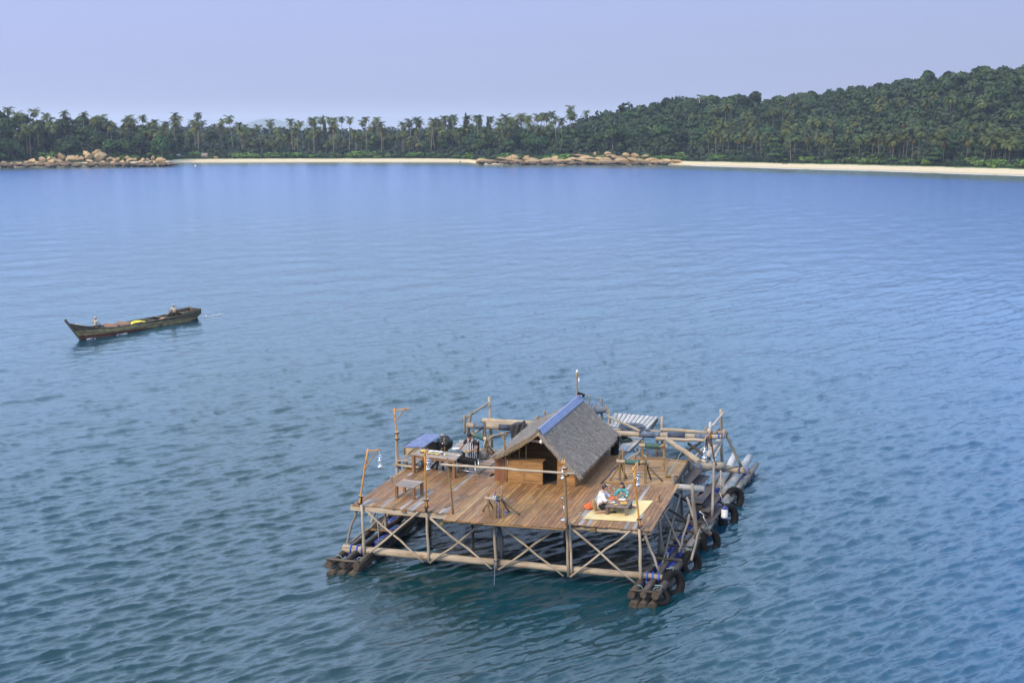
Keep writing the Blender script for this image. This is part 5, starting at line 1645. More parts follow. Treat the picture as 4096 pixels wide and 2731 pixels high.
def crumple(p):
    f = 1 + .16 * math.sin(7 * p.x + 3 * p.z) * math.sin(6 * p.y + 2) + .1 * math.sin(13 * p.y + 5 * p.z)
    return Vector((p.x * f, p.y * f, p.z * f if p.z > 0 else p.z * .2))
part('bag', MB().ball((-4.8, 2.5, 2.66), (.33, .33, .34), 22, 14, crumple), m_, br_)
sk = thing('cloth_sack', 'grey cloth sack standing by the green roller behind the cook', 'sack', (-3.0, 2.35, DZ))
part('body', MB().lathe([(.17, 0), (.2, .05), (.19, .22), (.15, .3), (.06, .36), (.08, .42), (.03, .44)], (-2.98, 2.3, DZ), 16), plain('sack_cloth', (.20, .19, .18), .95, var=.1), sk)
part('cord', MB().tube([(-2.98, 2.3, 2.62), (-2.97, 2.35, 2.85), (-2.9, 2.4, 3.1)], .012, 5), M_ROPEW, sk)
tp_ = thing('black_tarp', 'black tarpaulin draped over the boom left of the hut roof', 'tarpaulin', (-2.75, 6.8, 1.9))
mb = MB(); vs, fs = [], []
tl = [(-3.10, 6.50, 2.67), (-2.83, 6.50, 2.81), (-2.62, 6.50, 2.81), (-2.41, 6.50, 2.93), (-2.25, 6.50, 2.73)]
bl = [(-2.92, 6.40, 2.02), (-2.80, 6.40, 2.03), (-2.65, 6.40, 2.10), (-2.41, 6.40, 2.21), (-2.23, 6.40, 2.34)]
nu, nv = 20, 10
def pl(L, u):
    k = min(int(u * (len(L) - 1)), len(L) - 2); return Vector(L[k]).lerp(Vector(L[k + 1]), u * (len(L) - 1) - k)
for lay in (0, 1):
    for j in range(nv + 1):
        for i in range(nu + 1):
            u, v = i / nu, j / nv
            p = pl(tl, u).lerp(pl(bl, u), v)
            bul = .22 * math.sin(math.pi * u) * (1 - .3 * v)
            vs.append(p + Vector((0, (-bul if lay == 0 else bul + .1) + .05 * math.sin(u * 19 + v * 4), 0)))
K = (nu + 1) * (nv + 1)
for j in range(nv):
    for i in range(nu):
        k = j * (nu + 1) + i; f = (k, k + 1, k + nu + 2, k + nu + 1); fs += [f, tuple(K + q_ for q_ in f[::-1])]
for i in range(nu): fs.append((i, K + i, K + i + 1, i + 1))
mb.add(vs, fs, None, True)
part('sheet', mb, plain('tarp_black', (.028, .028, .032), .7, var=.2), tp_)

# ------------------------------------------------------------------ winches
def winch(label, p0, p1, zt, z_ax, roll_mat, roll=(.15, .85), r=.1, post=.045, struts=(), group='hand winches on the raft', mat=None, base=DZ, handle=True):
    """two posts p0, p1 with a roller between them"""
    mat = mat or M_BROWNPOLE
    p0, p1 = Vector(p0), Vector(p1)
    t = thing('winch', label, 'winch', ((p0.x + p1.x) / 2, (p0.y + p1.y) / 2, base), group)
    for p in (p0, p1):
        part('post', MB().beam((p.x, p.y, base), (p.x + random.uniform(-.03, .03), p.y, zt), post * 1.6, post * 2), mat, t)
    a = Vector((p0.x, p0.y, z_ax)); b = Vector((p1.x, p1.y, z_ax)); d = (b - a)
    e = d.normalized() * .14
    part('axle', MB().log(a - e, b + e, r * .72, r * .72, bend=.003), M_LOG, t)
    part('roller', MB().tube([a.lerp(b, roll[0] + (roll[1] - roll[0]) * i / 6) for i in range(7)], [r * random.uniform(.97, 1.03) for i in range(7)], 14), roll_mat, t)
    if handle: part('handle', MB().log(a.lerp(b, .8) + Vector((0, -.1, 0)), a.lerp(b, 1.05) + Vector((0, -.12, .08)), .045, .05), mat, t)
    for s in struts: part('strut', MB().log(s[0], s[1], .038, .032), mat, t)
    return t
winch('green roller winch standing on the ochre cross deck behind the seated couple', (3.31, .45, 0), (4.34, .42, 0), 3.27, 3.02, M_GREEN, (.2, .78), .105,
      struts=[((2.9, .42, DZ), (3.3, .5, 2.85)), ((3.38, 1.15, DZ), (3.33, .55, 2.9)), ((4.45, 1.05, DZ), (4.36, .5, 2.95)), ((4.95, .9, DZ), (4.4, .5, 2.9)), ((3.5, .9, DZ), (3.36, .5, 2.8))])
winch('green roller winch at the back of the cross deck over the water', (3.5, 4.3, 0), (4.42, 4.35, 0), 2.98, 2.76, M_GREEN, (.12, .85), .125,
      struts=[((2.9, 3.9, 1.9), (3.45, 4.3, 2.5)), ((3.2, 4.9, 1.3), (3.5, 4.35, 2.5)), ((4.6, 3.3, DZ), (4.42, 4.2, 2.7)), ((4.1, 5.2, 1.5), (3.6, 4.4, 2.4))])
winch('green roller winch behind the cook at the back left', (-3.09, 3.20, 2.20), (-3.96, 3.94, 2.20), 3.0, 2.82, M_GREEN, (.2, .95), .12,
      struts=[((-2.67, 3.09, 2.20), (-2.89, 2.60, 2.73)), ((-2.94, 2.79, 2.20), (-2.93, 2.60, 3.06))])
w3 = winch('small winch with striped cord standing at the front middle of the deck', (-0.31, -5.51, 2.20), (0.21, -5.48, 2.20), 3.06, 2.89, M_ROPEG, (.32, .82), .085, .034,
      struts=[((-.71, -4.92, DZ), (-.33, -5.35, 2.78)), ((-.30, -4.8, DZ), (-.33, -5.35, 2.72)), ((.73, -4.98, DZ), (.2, -5.4, 2.8)), ((.24, -4.74, DZ), (.18, -5.4, 2.8))])
for i, m in enumerate((M_ROPEW, M_ROPEG, M_ROPEW, M_ROPED, M_ROPEG, M_ROPED, M_ROPED)):
    part('cord_turn', MB().torus((-.11 + i * .033, -5.5, 2.89), .088, .019, (1, 0, 0), 16, 6), m, w3)
part('loose_cord', MB().tube([(-.0, -5.58, 2.85), (.1, -5.6, 2.5), (.14, -5.6, 2.2)], .008, 5), M_ROPEB, w3)
part('loose_cord', MB().tube([(.12, -5.57, 2.82), (.15, -5.58, 2.2)], .014, 5), M_ROPED, w3)
part('cord_knot', MB().tube([(-.08, -5.5, 2.98), (-.05, -5.5, 3.1), (-.02, -5.52, 3.17), (-.06, -5.5, 3.12)], .02, 5), M_ROPEB, w3)
# bench-like frame behind the first winch
fr = thing('pole_frame', 'low frame of squared poles between the two green winches', 'frame', (4.3, 2.6, DZ))
a, b = (3.96, 2.40, 2.70), (4.73, 2.80, 2.66)
part('bar', MB().beam(a, b, .08, .08), M_BROWNPOLE, fr)
for x, y, z in (a, b): part('post', MB().beam((x, y, DZ), (x, y, z + .03), .08, .08), M_BROWNPOLE, fr)
part('strut', MB().log((4.9, 2.2, DZ), (b[0], b[1], b[2] - .05), .035), M_BROWNPOLE, fr)
single('loose_pole', MB().log((3.45, 1.75, DZ + .03), (5.0, 1.95, DZ + .03), .028, .024, seg=7, bend=.02), M_LOGG, 'thin loose pole lying across the ochre cross deck', 'pole')
single('short_log', MB().log((4.95, 1.54, 2.26), (5.44, 1.63, 2.26), .055, .05), M_BROWNPOLE, 'short log lying at the right edge of the ochre cross deck', 'log')
rl = thing('rope_reel', 'reel wound with blue grey rope behind the hut roof', 'rope reel', (.5, 9.4, 2.3))
a, b = Vector((-0.05, 9.30, 3.06)), Vector((0.89, 9.30, 3.08))
part('axle', MB().log(a, b, .1, .1), M_LOG, rl)
mb = MB(); pts = []
part('rope_core', MB().tube([a.lerp(b, i / 8) for i in range(9)], [.22, .24, .23, .25, .23, .2, .17, .14, .12], 14), M_ROPEG, rl)
for i in range(17): part('rope_turn', MB().torus(a.lerp(b, .02 + i * .045) , (.245 if i < 11 else .2 - (i - 11) * .012), .022, (b - a) + Vector((0, random.uniform(-.1, .1), random.uniform(-.12, .12))), 16, 5), random.choice([M_ROPEG, M_PIPEB]), rl)
for p0, p1, w in (((0.63, 9.40, 2.54), (0.57, 9.40, 3.62), .06), ((-0.03, 9.50, 2.82), (-0.02, 9.50, 3.75), .045)): part('post', MB().log(p0, p1, w, w * .9), M_LOGG, rl)
part('side_board', MB().beam((1.07, 9.20, 2.35), (0.87, 9.20, 3.33), .06, .12), M_LOGG, rl)
part('side_board', MB().beam((1.00, 9.10, 2.36), (1.02, 9.10, 3.13), .05, .08), M_LOGG, rl)

# ------------------------------------------------------------------ ropes, coils, tyres, floats
def coil(name, label, c, R_, n, r, mat, sq=1.0, cat='rope'):
    t = thing(name, label, cat, c)
    for i in range(n):
        rr = R_ * random.uniform(.55, 1.02); ph = random.uniform(0, 6.28)
        mb = MB(); mb.tube([Vector(c) + Vector((math.cos(a + ph) * rr + random.uniform(-.02, .02) + random.uniform(-.0, .0), (math.sin(a + ph) * rr) * sq, .02 + .012 * i + .012 * math.sin(3 * a + i))) for a in np.linspace(0, 2 * math.pi, 26)], r, 5)
        part('rope_loop', mb, mat, t)
    return t
coil('rope_coil', 'large coil of grey blue rope lying on the grey walkway', (2.25, 8.37, 2.46), .62, 13, .024, M_ROPEG, .85)
coil('rope_coil', 'coil of dark green rope beside the black bin behind the hut', (2.18, 6.70, 2.27), .40, 11, .024, plain('green_black_rope', (.03, .06, .06), .9), 1.0)
hg = thing('hanging_rope', 'bundle of dark rope hanging from the middle front post', 'rope', (.12, -5.5, .7))
for i in range(11):
    x = .03 + .018 * i + random.uniform(-.01, .01); z0 = 1.95; z1 = random.uniform(.65, .95)
    mb = MB(); mb.tube([(.06, -5.55, z0), (x, -5.58, 1.6), (x + .015, -5.58, z1 + .15), (x + .005 + .02, -5.57, z1), (x + .04, -5.56, z1 + .12), (x + .03, -5.55, 1.5), (.12, -5.54, z0)], .017, 5)
    part('strand', mb, M_ROPED, hg)
single('anchor_rope', MB().tube([(-.06, -5.68, .62), (-.02, -5.72, .2), (.2, -6.5, -.05), (.38, -7.0, -.35)], .014, 6), M_ROPEG, 'thin rope running from the middle front post down into the water', 'rope')
part('rope_tie', MB().torus((.0, -5.6, .6), .085, .02, (0, 0, 1), 12, 5), M_ROPED, hg)
single('slack_rope', MB().tube([(5.10, 6.00, 2.56), (5.10, 3.60, 2.42), (5.03, 1.65, 2.25)], .014, 5), M_ROPEC, 'pale blue rope slanting from the boom down to the ochre deck', 'rope')
single('white_rope', MB().tube([(7.05, 2.50, 2.39), (7.05, 2.65, 1.89), (7.05, 2.72, 1.36)], .016, 5), M_ROPEW, 'white rope hanging straight from the right side tower', 'rope')
single('white_rope', MB().tube([(7.00, -3.15, 2.32), (7.05, -2.39, 1.99), (7.05, -2.48, 1.92), (7.10, -2.10, 1.63), (7.15, -1.33, 0.98), (7.15, -0.77, 0.78)], .022, 5), M_ROPEW, 'knotted white rope tied round the right side post by the gangway', 'rope')
single('white_rope', MB().tube([(7.10, 2.02, 1.58), (7.20, 2.25, 1.19), (7.25, 2.91, 0.74)], .016, 5), M_ROPEW, 'white rope holding the cylinder fender', 'rope')
single('tan_rope', MB().tube([(5.90, -3.53, 0.06), (5.85, -3.34, 0.30), (5.80, -2.56, 0.46), (5.85, -3.31, 0.74), (5.90, -3.31, 0.29)], .016, 5), M_ROPEW, 'tan rope looped on the brace at the front right pontoon', 'rope')
single('tan_rope', MB().tube([(5.80, -1.12, 1.25), (5.90, -0.80, 0.81), (6.20, -0.89, 0.62), (6.30, -0.26, 0.25)], .012, 5), M_ROPEW, 'slack tan rope between the braces under the right deck edge', 'rope')
single('white_rope', MB().tube([(-5.09, -5.30, 1.85), (-5.10, -5.30, 1.66), (-5.01, -5.30, 1.50), (-4.97, -5.30, 1.61), (-4.89, -5.30, 1.84)], .02, 5), M_ROPEW, 'white rope looped under the front left deck corner', 'rope')
single('white_rope', MB().tube([(-4.95, -4.80, 1.69), (-4.92, -4.80, 1.08), (-4.89, -4.80, 0.53)], .018, 5), M_ROPEW, 'white rope hanging down to the left pontoon', 'rope')
single('white_hook', MB().tube([(4.92, 6.50, 2.63), (4.94, 6.50, 2.50), (4.99, 6.50, 2.43), (5.04, 6.50, 2.48)], .03, 7), M_ROPEW, 'white hook hanging under the right boom', 'hook')
single('black_hose', MB().tube([(2.66, -0.12, 2.22), (2.71, 0.62, 2.22), (2.70, 1.76, 2.22), (2.77, 2.70, 2.22), (2.77, 3.78, 2.22)], .03, 7), plain('hose_black', (.03, .03, .035), .5), 'black hose lying along the joint between the hut deck and the ochre deck', 'hose')
single('black_hose', MB().tube([(-2.44, -0.15, 2.22), (-2.38, 0.80, 2.22), (-2.29, 1.68, 2.22)], .014, 6), plain('hose_grey', (.05, .05, .055), .5), 'thin dark hose lying on the deck right of the grill', 'hose')
single('blue_rag', MB().box((0.18, -4.87, 2.21), (.13, .09, .02), Matrix.Rotation(.5, 3, 'Z')), M_ROPEB, 'small bright blue rag on the deck beside the front winch', 'rag')
for c, r, l in (((-2.28, -5.00, 1.64), .115, 'large round pale yellow float hanging under the front deck edge'), ((-2.00, -5.00, 1.71), .055, 'small round pale yellow float hanging under the front deck edge')):
    t = thing('round_float', l, 'float', c, 'round floats under the front deck edge')
    part('ball', MB().ball(c, (r, r, r * 1.08), 16, 10), plain('float_yellow_%d' % int(r * 1000), (.48, .42, .20), .6), t)
    part('neck', MB().tube([(c[0], c[1], c[2] + r), (c[0], c[1], 2.12)], .012, 5), M_ROPEC, t)
def tyre(label, c, R_, r, axis):
    t = thing('tyre', label, 'tyre', c, 'tyre fenders along the right pontoon')
    part('tread', MB().torus(c, R_ * .92, r * .9, axis, 28, 10, 1.25), M_BLACK, t)
    q_ = Vector(axis).normalized()
    part('rope', MB().tube([Vector(c) + Vector((-.05, 0, R_ - .03)), Vector(c) + Vector((.02, .02, R_ + r + .03)), Vector(c) + Vector((-.25, .05, R_ + .1))], .016, 5), M_ROPEC, t)
tyre('black tyre hanging farthest back on the right pontoon, below the white rope', (7.28, 5.75, .32), .42, .15, (1, -.75, .3))
tyre('black tyre hanging behind the white cylinder fender', (7.32, 3.1, .30), .44, .16, (1, -.75, .3))
tyre('black tyre hanging under the knotted white rope post', (7.02, -.15, .22), .42, .15, (1, -.75, .3))
tyre('black tyre hanging midway along the front half of the right pontoon', (6.68, -2.9, .22), .40, .15, (1, -.75, .3))
tyre('black tyre hanging at the end of the bottom front log', (6.40, -5.25, .25), .42, .15, (1, -.75, .3))
tyre('smaller black tyre lying at the very front corner of the right pontoon', (6.2, -6.5, .20), .28, .10, (.6, -.5, .8))
fb = thing('cylinder_fender', 'white cylinder fender with dark blue ends hanging on the right side', 'fender', (7.30, 2.10, 0.47))
c = Vector((7.45, 0.75, 0.90))
part('body', MB().lathe([(0, .0), (.06, .0), (.125, .06), (.13, .1), (.13, .42), (.125, .46), (.06, .52), (0, .53)], c - Vector((0, 0, .0)), 18), M_WHITE, fb)
navy = plain('navy_cap', (.02, .03, .2), .5)
part('end_cap', MB().lathe([(.134, .43), (.128, .475), (.062, .535), (.02, .545), (0, .545)], c, 18), navy, fb)
part('end_cap', MB().lathe([(.0, -.03), (.03, -.03), (.062, -.01), (.128, .06), (.134, .09)], c, 18), navy, fb)

# ------------------------------------------------------------------ the dinner on the mat
mt = thing('floor_mat', 'pale yellow woven mat spread on the front right of the deck', 'mat', (4.0, -3.3, DZ + .004))
m_, nt_, b_ = new_mat('woven_straw')
tc_ = attr(nt_); wv = nd(nt_, 'ShaderNodeTexWave'); wv.inputs['Scale'].default_value = 18; nt_.links.new(tc_, wv.inputs['Vector'])
n_ = noise_tex(nt_, tc_, 3.0, 4)
c1 = ramp(nt_, n_, [(.3, (.60, .46, .20)), (.7, (.72, .58, .30))])
nt_.links.new(mixc(nt_, .25, c1, ramp(nt_, wv.outputs['Fac'], [(0, (.45, .33, .13)), (1, (.75, .62, .34))])), b_.inputs['Base Color']); b_.inputs['Roughness'].default_value = .85
mc = [Vector((3.03, -4.83, 2.21)), Vector((4.91, -4.65, 2.21)), Vector((5.07, -1.86, 2.21)), Vector((3.18, -2.28, 2.21))]
mb = MB(); vs, fs = [], []
for j in range(9):
    for i in range(13):
        p = mc[0].lerp(mc[1], i / 12).lerp(mc[3].lerp(mc[2], i / 12), j / 8); vs.append(p + Vector((0, 0, .003 * math.sin(i * 1.3) * math.sin(j * 1.1))))
for j in range(8):
    for i in range(12):
        k = j * 13 + i; fs.append((k, k + 1, k + 14, k + 13))
mb.add(vs, fs); mb.add([v - Vector((0, 0, .008)) for v in vs], [f[::-1] for f in fs])
part('weave', mb, m_, mt)
dt = table('dining_table', 'low dark dining table on the yellow mat between the seated couple', 'table',
      [(3.67, -4.15, 2.53), (4.52, -4.08, 2.53), (4.52, -3.03, 2.53), (3.79, -3.11, 2.53)], 2.53, .10, 4, M_DTBL, M_DTBL, .035, 0, inset=.09)
DT = 2.532
M_TRAY = plain('orange_tray', (.42, .19, .05), .5)
for c, l in (((3.78, -3.68, 2.54), 'tan place mat in front of the man in the white shirt'), ((4.15, -3.27, 2.54), 'orange brown tray in front of the woman')):
    single('place_mat', MB().box((c[0], c[1], DT + .006), (.36, .26, .012), Matrix.Rotation(-.06, 3, 'Z')), M_TRAY, l, 'place mat', 'place mats on the low dining table')
for c, l in (((3.83, -3.66, 2.55), 'round white plate in front of the man in the white shirt'), ((4.14, -3.22, 2.55), 'round white plate in front of the woman')):
    dish('dinner_plate', l, 'plate', c[0], c[1], DT + .013, .14, .02, M_WHITE, group='dinner plates on the low table')
c = (4.05, -3.91, 2.54); d = dish('food_dish', 'small yellow dish with an orange dip on the low dining table', 'dish', c[0], c[1], DT, .085, .03, M_BOWLY, M_FOOD, 'food')
part('dip', MB().ball((c[0], c[1], DT + .035), (.03, .03, .02)), plain('orange_dip', (.6, .22, .05), .5), d)
c = (4.31, -3.75, 2.54); d = dish('food_dish', 'larger plate heaped with golden fritters on the low dining table', 'dish', c[0], c[1], DT, .14, .03, M_BOWLY)
for i in range(9):
    a = i * .7 - .4; part('fritter', MB().ball((c[0] + .085 * math.cos(a), c[1] + .06 * math.sin(a), DT + .05 + .012 * (i % 3)), (.05, .035, .022)), M_FOOD, d)
def cushion(label, c, size, rot, mat):
    t = thing('cushion', label, 'cushion', c, 'cushions beside the mat')
    def sq(p):
        e = .55
        x, y, z = (math.copysign(abs(p.x) ** e, p.x), math.copysign(abs(p.y) ** e, p.y), p.z)
        k = max(abs(x), abs(y)); z *= (1 - .75 * k ** 4)
        return Vector((x, y, z))
    mb = MB().ball((0, 0, 0), (size / 2, size / 2, size * .2), 20, 12, sq)
    q_ = Matrix.Rotation(rot[2], 3, 'Z') @ Matrix.Rotation(rot[1], 3, 'Y') @ Matrix.Rotation(rot[0], 3, 'X')
    mb.v = [tuple(q_ @ Vector(v) + Vector(c)) for v in mb.v]
    part('cover', mb, mat, t)
    return t
M_ORG = plain('orange_cloth', (.62, .13, .03), .85)
M_TAN = plain('tan_cloth', (.50, .28, .11), .85)
cushion('orange cushion lying behind the man at the left edge of the mat', (2.98, -3.50, 2.30), .40, (.15, -.35, .6), M_ORG)
cushion('tan cushion standing upright behind the back of the man', (3.20, -3.72, 2.42), .42, (0, 1.25, .15), M_TAN)
cushion('orange cushion on the deck between the man and the woman', (3.66, -2.30, 2.29), .34, (0, .1, .3), M_ORG)
single('dark_sandal', MB().box((3.97, -3.85, 2.25), (.17, .07, .03), Matrix.Rotation(.5, 3, 'Z')), M_BLACK, 'small dark sandal lying on the mat under the low dining table', 'sandal')
# wine cooler on its stand
wc = thing('wine_cooler', 'silver wine cooler bucket on a thin stand at the front edge of the deck', 'wine cooler', (2.40, -5.12, DZ))
c = Vector((2.40, -5.12, DZ))
part('foot', MB().lathe([(.13, 0), (.125, .012), (.04, .03), (.016, .06)], c, 18), M_CHROME, wc)
part('stem', MB().tube([c + Vector((0, 0, .04)), c + Vector((0, 0, .58))], .011, 7), M_CHROME, wc)
part('bucket', MB().lathe([(.04, .56), (.075, .58), (.085, .66), (.092, .80), (.105, .81), (.10, .82), (.088, .81), (.08, .66), (0, .62)], c, 18), M_CHROME, wc)
bt = thing('wine_bottle', 'wine bottle with an orange neck standing in the silver cooler', 'bottle', c + Vector((0, 0, .63)))
part('body', MB().lathe([(.038, .63), (.04, .65), (.04, .79), (.03, .84), (.015, .87)], c, 14), plain('green_glass', (.03, .05, .02), .15), bt)
part('neck_foil', MB().lathe([(.017, .865), (.016, .93), (.018, .94), (.018, .955), (0, .958)], c, 12), plain('orange_foil', (.65, .25, .03), .4), bt)

# ------------------------------------------------------------------ people
M_SKIN = plain('skin', (0.50, 0.265, 0.16), 0.55, var=-.1)
M_SKIN2 = plain('skin_tan', (0.33, 0.165, 0.09), 0.55, var=-.1)
M_HAIR = plain('dark_hair', (0.022, 0.014, 0.010), 0.5)
M_EYE = plain('eye', (0.03, 0.02, 0.015), 0.2)
M_LIP = plain('lip', (0.36, 0.12, 0.09), 0.5)
M_SHIRTW = plain('white_shirt', (0.80, 0.80, 0.82), 0.85, var=-.15)
M_SHORTS = plain('black_shorts', (0.012, 0.012, 0.014), 0.85)
M_BLACKSHIRT = plain('black_shirt', (0.016, 0.014, 0.018), 0.8)

def skin_mesh(verts, edges, radii, root=0, sub=2):
    me = bpy.data.meshes.new('figure')
    me.from_pydata([tuple(v) for v in verts], edges, [])
    o = bpy.data.objects.new('figure', me); COL.objects.link(o)
    m = o.modifiers.new('skin', 'SKIN'); m.use_smooth_shade = True; m.branch_smoothing = .6
    for i, r in enumerate(radii):
        sv = me.skin_vertices[0].data[i]; r = r if hasattr(r, '__len__') else (r, r); sv.radius = r
    me.skin_vertices[0].data[root].use_root = True
    s = o.modifiers.new('sub', 'SUBSURF'); s.levels = sub; s.render_levels = sub
    dg = bpy.context.evaluated_depsgraph_get(); dg.update()
    out = bpy.data.meshes.new_from_object(o.evaluated_get(dg))
    vs = [tuple(v.co) for v in out.vertices]; fs = [tuple(p.vertices) for p in out.polygons]
    bpy.data.objects.remove(o); bpy.data.meshes.remove(me); bpy.data.meshes.remove(out)
    return vs, fs

def face_fn(p):
    """a head from a unit ball: +y is the face"""
    x, y, z = p.x, p.y, p.z
    if z < 0:
        x *= 1 - .30 * (-z) ** 1.3; y *= 1 - .12 * (-z)
    if y > .3:
        nose = math.exp(-((x / .16) ** 2 + ((z + .12) / .2) ** 2)); y += .24 * nose
        brow = math.exp(-((x / .55) ** 2 + ((z - .22) / .12) ** 2)); y += .05 * brow
        sock = math.exp(-(((abs(x) - .34) / .16) ** 2 + ((z - .05) / .12) ** 2)); y -= .08 * sock
        chin = math.exp(-((x / .3) ** 2 + ((z + .85) / .2) ** 2)); y += .10 * chin
        lip = math.exp(-((x / .26) ** 2 + ((z + .48) / .08) ** 2)); y += .05 * lip
    return Vector((x, y, z))

def person(label, J, yaw_head, pitch_head, skin, hair, clothes, group=None, scale=1.0, head_r=(.078, .098, .118), female=False, pony=False, cap=None, fingers=None):
    """J: joints in world space"""
    V = {k: Vector(v) for k, v in J.items()}
    base = V['pelvis'].copy(); base.z = min(v.z for v in V.values())
    t = thing('person', label, 'person', base, group)
    order = ['pelvis', 'spine', 'chest', 'neck', 'skull', 'shR', 'elR', 'wrR', 'paR', 'shL', 'elL', 'wrL', 'paL', 'hipR', 'knR', 'anR', 'toR', 'hipL', 'knL', 'anL', 'toL']
    w = .9 if female else 1.0
    rad = dict(pelvis=(.145, .105), spine=(.115 * w, .09), chest=(.145 * w, .10), neck=.05 * w, skull=.05, shR=.062 * w, elR=.042 * w, wrR=.028, paR=(.038, .018), shL=.062 * w, elL=.042 * w, wrL=.028, paL=(.038, .018),
               hipR=.095, knR=.056, anR=.036, toR=(.042, .022), hipL=.095, knL=.056, anL=.036, toL=(.042, .022))
    E_ = [('pelvis', 'spine'), ('spine', 'chest'), ('chest', 'neck'), ('neck', 'skull'), ('chest', 'shR'), ('shR', 'elR'), ('elR', 'wrR'), ('wrR', 'paR'), ('chest', 'shL'), ('shL', 'elL'), ('elL', 'wrL'), ('wrL', 'paL'),
          ('pelvis', 'hipR'), ('hipR', 'knR'), ('knR', 'anR'), ('anR', 'toR'), ('pelvis', 'hipL'), ('hipL', 'knL'), ('knL', 'anL'), ('anL', 'toL')]
    idx = {k: i for i, k in enumerate(order)}
    vs, fs = skin_mesh([V[k] for k in order], [(idx[a], idx[b]) for a, b in E_], [rad[k] for k in order])
    mb = MB(); mb.add(vs, fs, None, True)
    # hands: four fingers of unequal length and a thumb, slightly curled
    for s in ('R', 'L'):
        a, b = V['wr' + s], V['pa' + s]; d = (b - a).normalized()
        up = Vector((0, 0, 1)); side = d.cross(up)
        side = side.normalized() if side.length > .1 else Vector((1, 0, 0))
        nrm = side.cross(d).normalized()
        curl = (fingers or {}).get(s, .35)
        for k, L in ((-1.5, .062), (-.5, .075), (.5, .080), (1.5, .070)):
            p0 = b + side * k * .017 - d * .01
            p1 = p0 + (d * math.cos(curl * .4) - nrm * math.sin(curl * .4)) * L * .5
            p2 = p1 + (d * math.cos(curl * 1.4) - nrm * math.sin(curl * 1.4)) * L * .32
            p3 = p2 + (d * math.cos(curl * 2.2) - nrm * math.sin(curl * 2.2)) * L * .25
            mb.tube([p0, p1, p2, p3], [.0095, .009, .008, .006], 6)
        sg = 1 if s == 'R' else -1
        p0 = a.lerp(b, .45) - side * .022 * sg; p1 = p0 - side * .028 * sg + d * .025 - nrm * .008; p2 = p1 + d * .035 - nrm * .012 + side * .004 * sg
        mb.tube([p0, p1, p2], [.012, .0105, .007], 6)
        # toes
        a, b = V['an' + s], V['to' + s]; d = (b - a); d.z *= .4; d.normalize(); side = Vector((-d.y, d.x, 0)).normalized() if abs(d.z) < .95 else Vector((1, 0, 0))
        for k in range(5):
            p0 = b + side * (k - 2) * .016; mb.tube([p0, p0 + d * (.045 - .005 * abs(k - 1))], [.010, .008], 5)
    # head with face and ears
    q_ = Matrix.Rotation(yaw_head, 3, 'Z') @ Matrix.Rotation(pitch_head, 3, 'X')
    hc = V['skull'] + q_ @ Vector((0, .015, .045)) * 1.0
    def on(p): return hc + q_ @ Vector((p[0] * head_r[0], p[1] * head_r[1], p[2] * head_r[2]))
    hb = MB().ball((0, 0, 0), 1.0, 24, 18, face_fn)
    mb.add([on(v) for v in hb.v], hb.f, None, True)
    for sx in (-1, 1):
        eb = MB().ball((0, 0, 0), (.10, .16, .26), 8, 6); mb.add([on((v[0] + sx * .97, v[1] - .05, v[2] - .02)) for v in eb.v], eb.f, None, True)
    part('body', mb, skin, t)
    for sx in (-1, 1):
        eb = MB().ball((0, 0, 0), (.11, .05, .06), 8, 6); e2 = MB(); e2.add([on((v[0] + sx * .34, v[1] + .86, v[2] + .05)) for v in eb.v], eb.f, None, True)
        part('eye', e2, M_EYE, t)
        eb = MB().box((0, 0, 0), (.30, .06, .05)); e2 = MB(); e2.add([on((v[0] + sx * .34, v[1] + .94, v[2] + .25)) for v in eb.v], eb.f)
        part('eyebrow', e2, M_HAIR, t)
    eb = MB().ball((0, 0, 0), (.24, .06, .055), 8, 6); e2 = MB(); e2.add([on((v[0], v[1] + .93, v[2] - .48)) for v in eb.v], eb.f, None, True)
    part('mouth', e2, M_LIP, t)
    # hair
    def hair_fn(p):
        k = 1.0 + .05 * math.sin(p.x * 9) * math.sin(p.z * 7 + p.y * 5)
        x, y, z = p.x * 1.10 * k, p.y * 1.10 * k - .06, p.z * 1.08 * k + .05
        lim = .42 if y > .25 else (-.45 if y < -.1 else -.05)
        if z < lim: x *= .8; y *= .8; z = max(z, lim - .15)
        return Vector((x, y, z))
    if hair is not None:
        hb = MB().ball((0, 0, 0), 1.0, 22, 16, hair_fn); e2 = MB(); e2.add([on(v) for v in hb.v], hb.f, None, True)
        ho = part('hair', e2, hair, t)
        if pony:
            mb2 = MB(); mb2.tube([on((-.5, -.75, -.1)), on((-.95, -.8, -.6)), on((-1.1, -.55, -1.3)), on((-1.05, -.4, -1.9))], [.03, .045, .04, .012], 9); part('ponytail', mb2, hair, ho)
    if cap is not None:
        cm_, cz, hgt = cap
        e2 = MB(); pr = [(1.06, cz), (1.12, cz + .1), (1.10, cz + hgt), (.95, cz + hgt + .06), (0, cz + hgt + .1)]
        hb = MB().lathe(pr, (0, 0, 0), 18); e2.add([on((v[0], v[1], v[2])) for v in hb.v], hb.f, None, True); part('cap', e2, cm_, t)
    # clothes: a looser skin over part of the skeleton
    for name, mat, chain, grow in clothes:
        keys = []
        for a, b in chain:
            for k in (a, b):
                if k not in keys: keys.append(k)
        def pt(k):
            if ':' in k:
                a, b, f = k.split(':'); return V[a].lerp(V[b], float(f))
            return V[k]
        def rd(k):
            if ':' in k:
                a, b, f = k.split(':'); f = float(f)
                ra, rb = [r if hasattr(r, '__len__') else (r, r) for r in (rad[a], rad[b])]
                r = (ra[0] + (rb[0] - ra[0]) * f, ra[1] + (rb[1] - ra[1]) * f)
            else:
                r = rad[k]; r = r if hasattr(r, '__len__') else (r, r)
            return (r[0] + grow, r[1] + grow)
        ix = {k: i for i, k in enumerate(keys)}
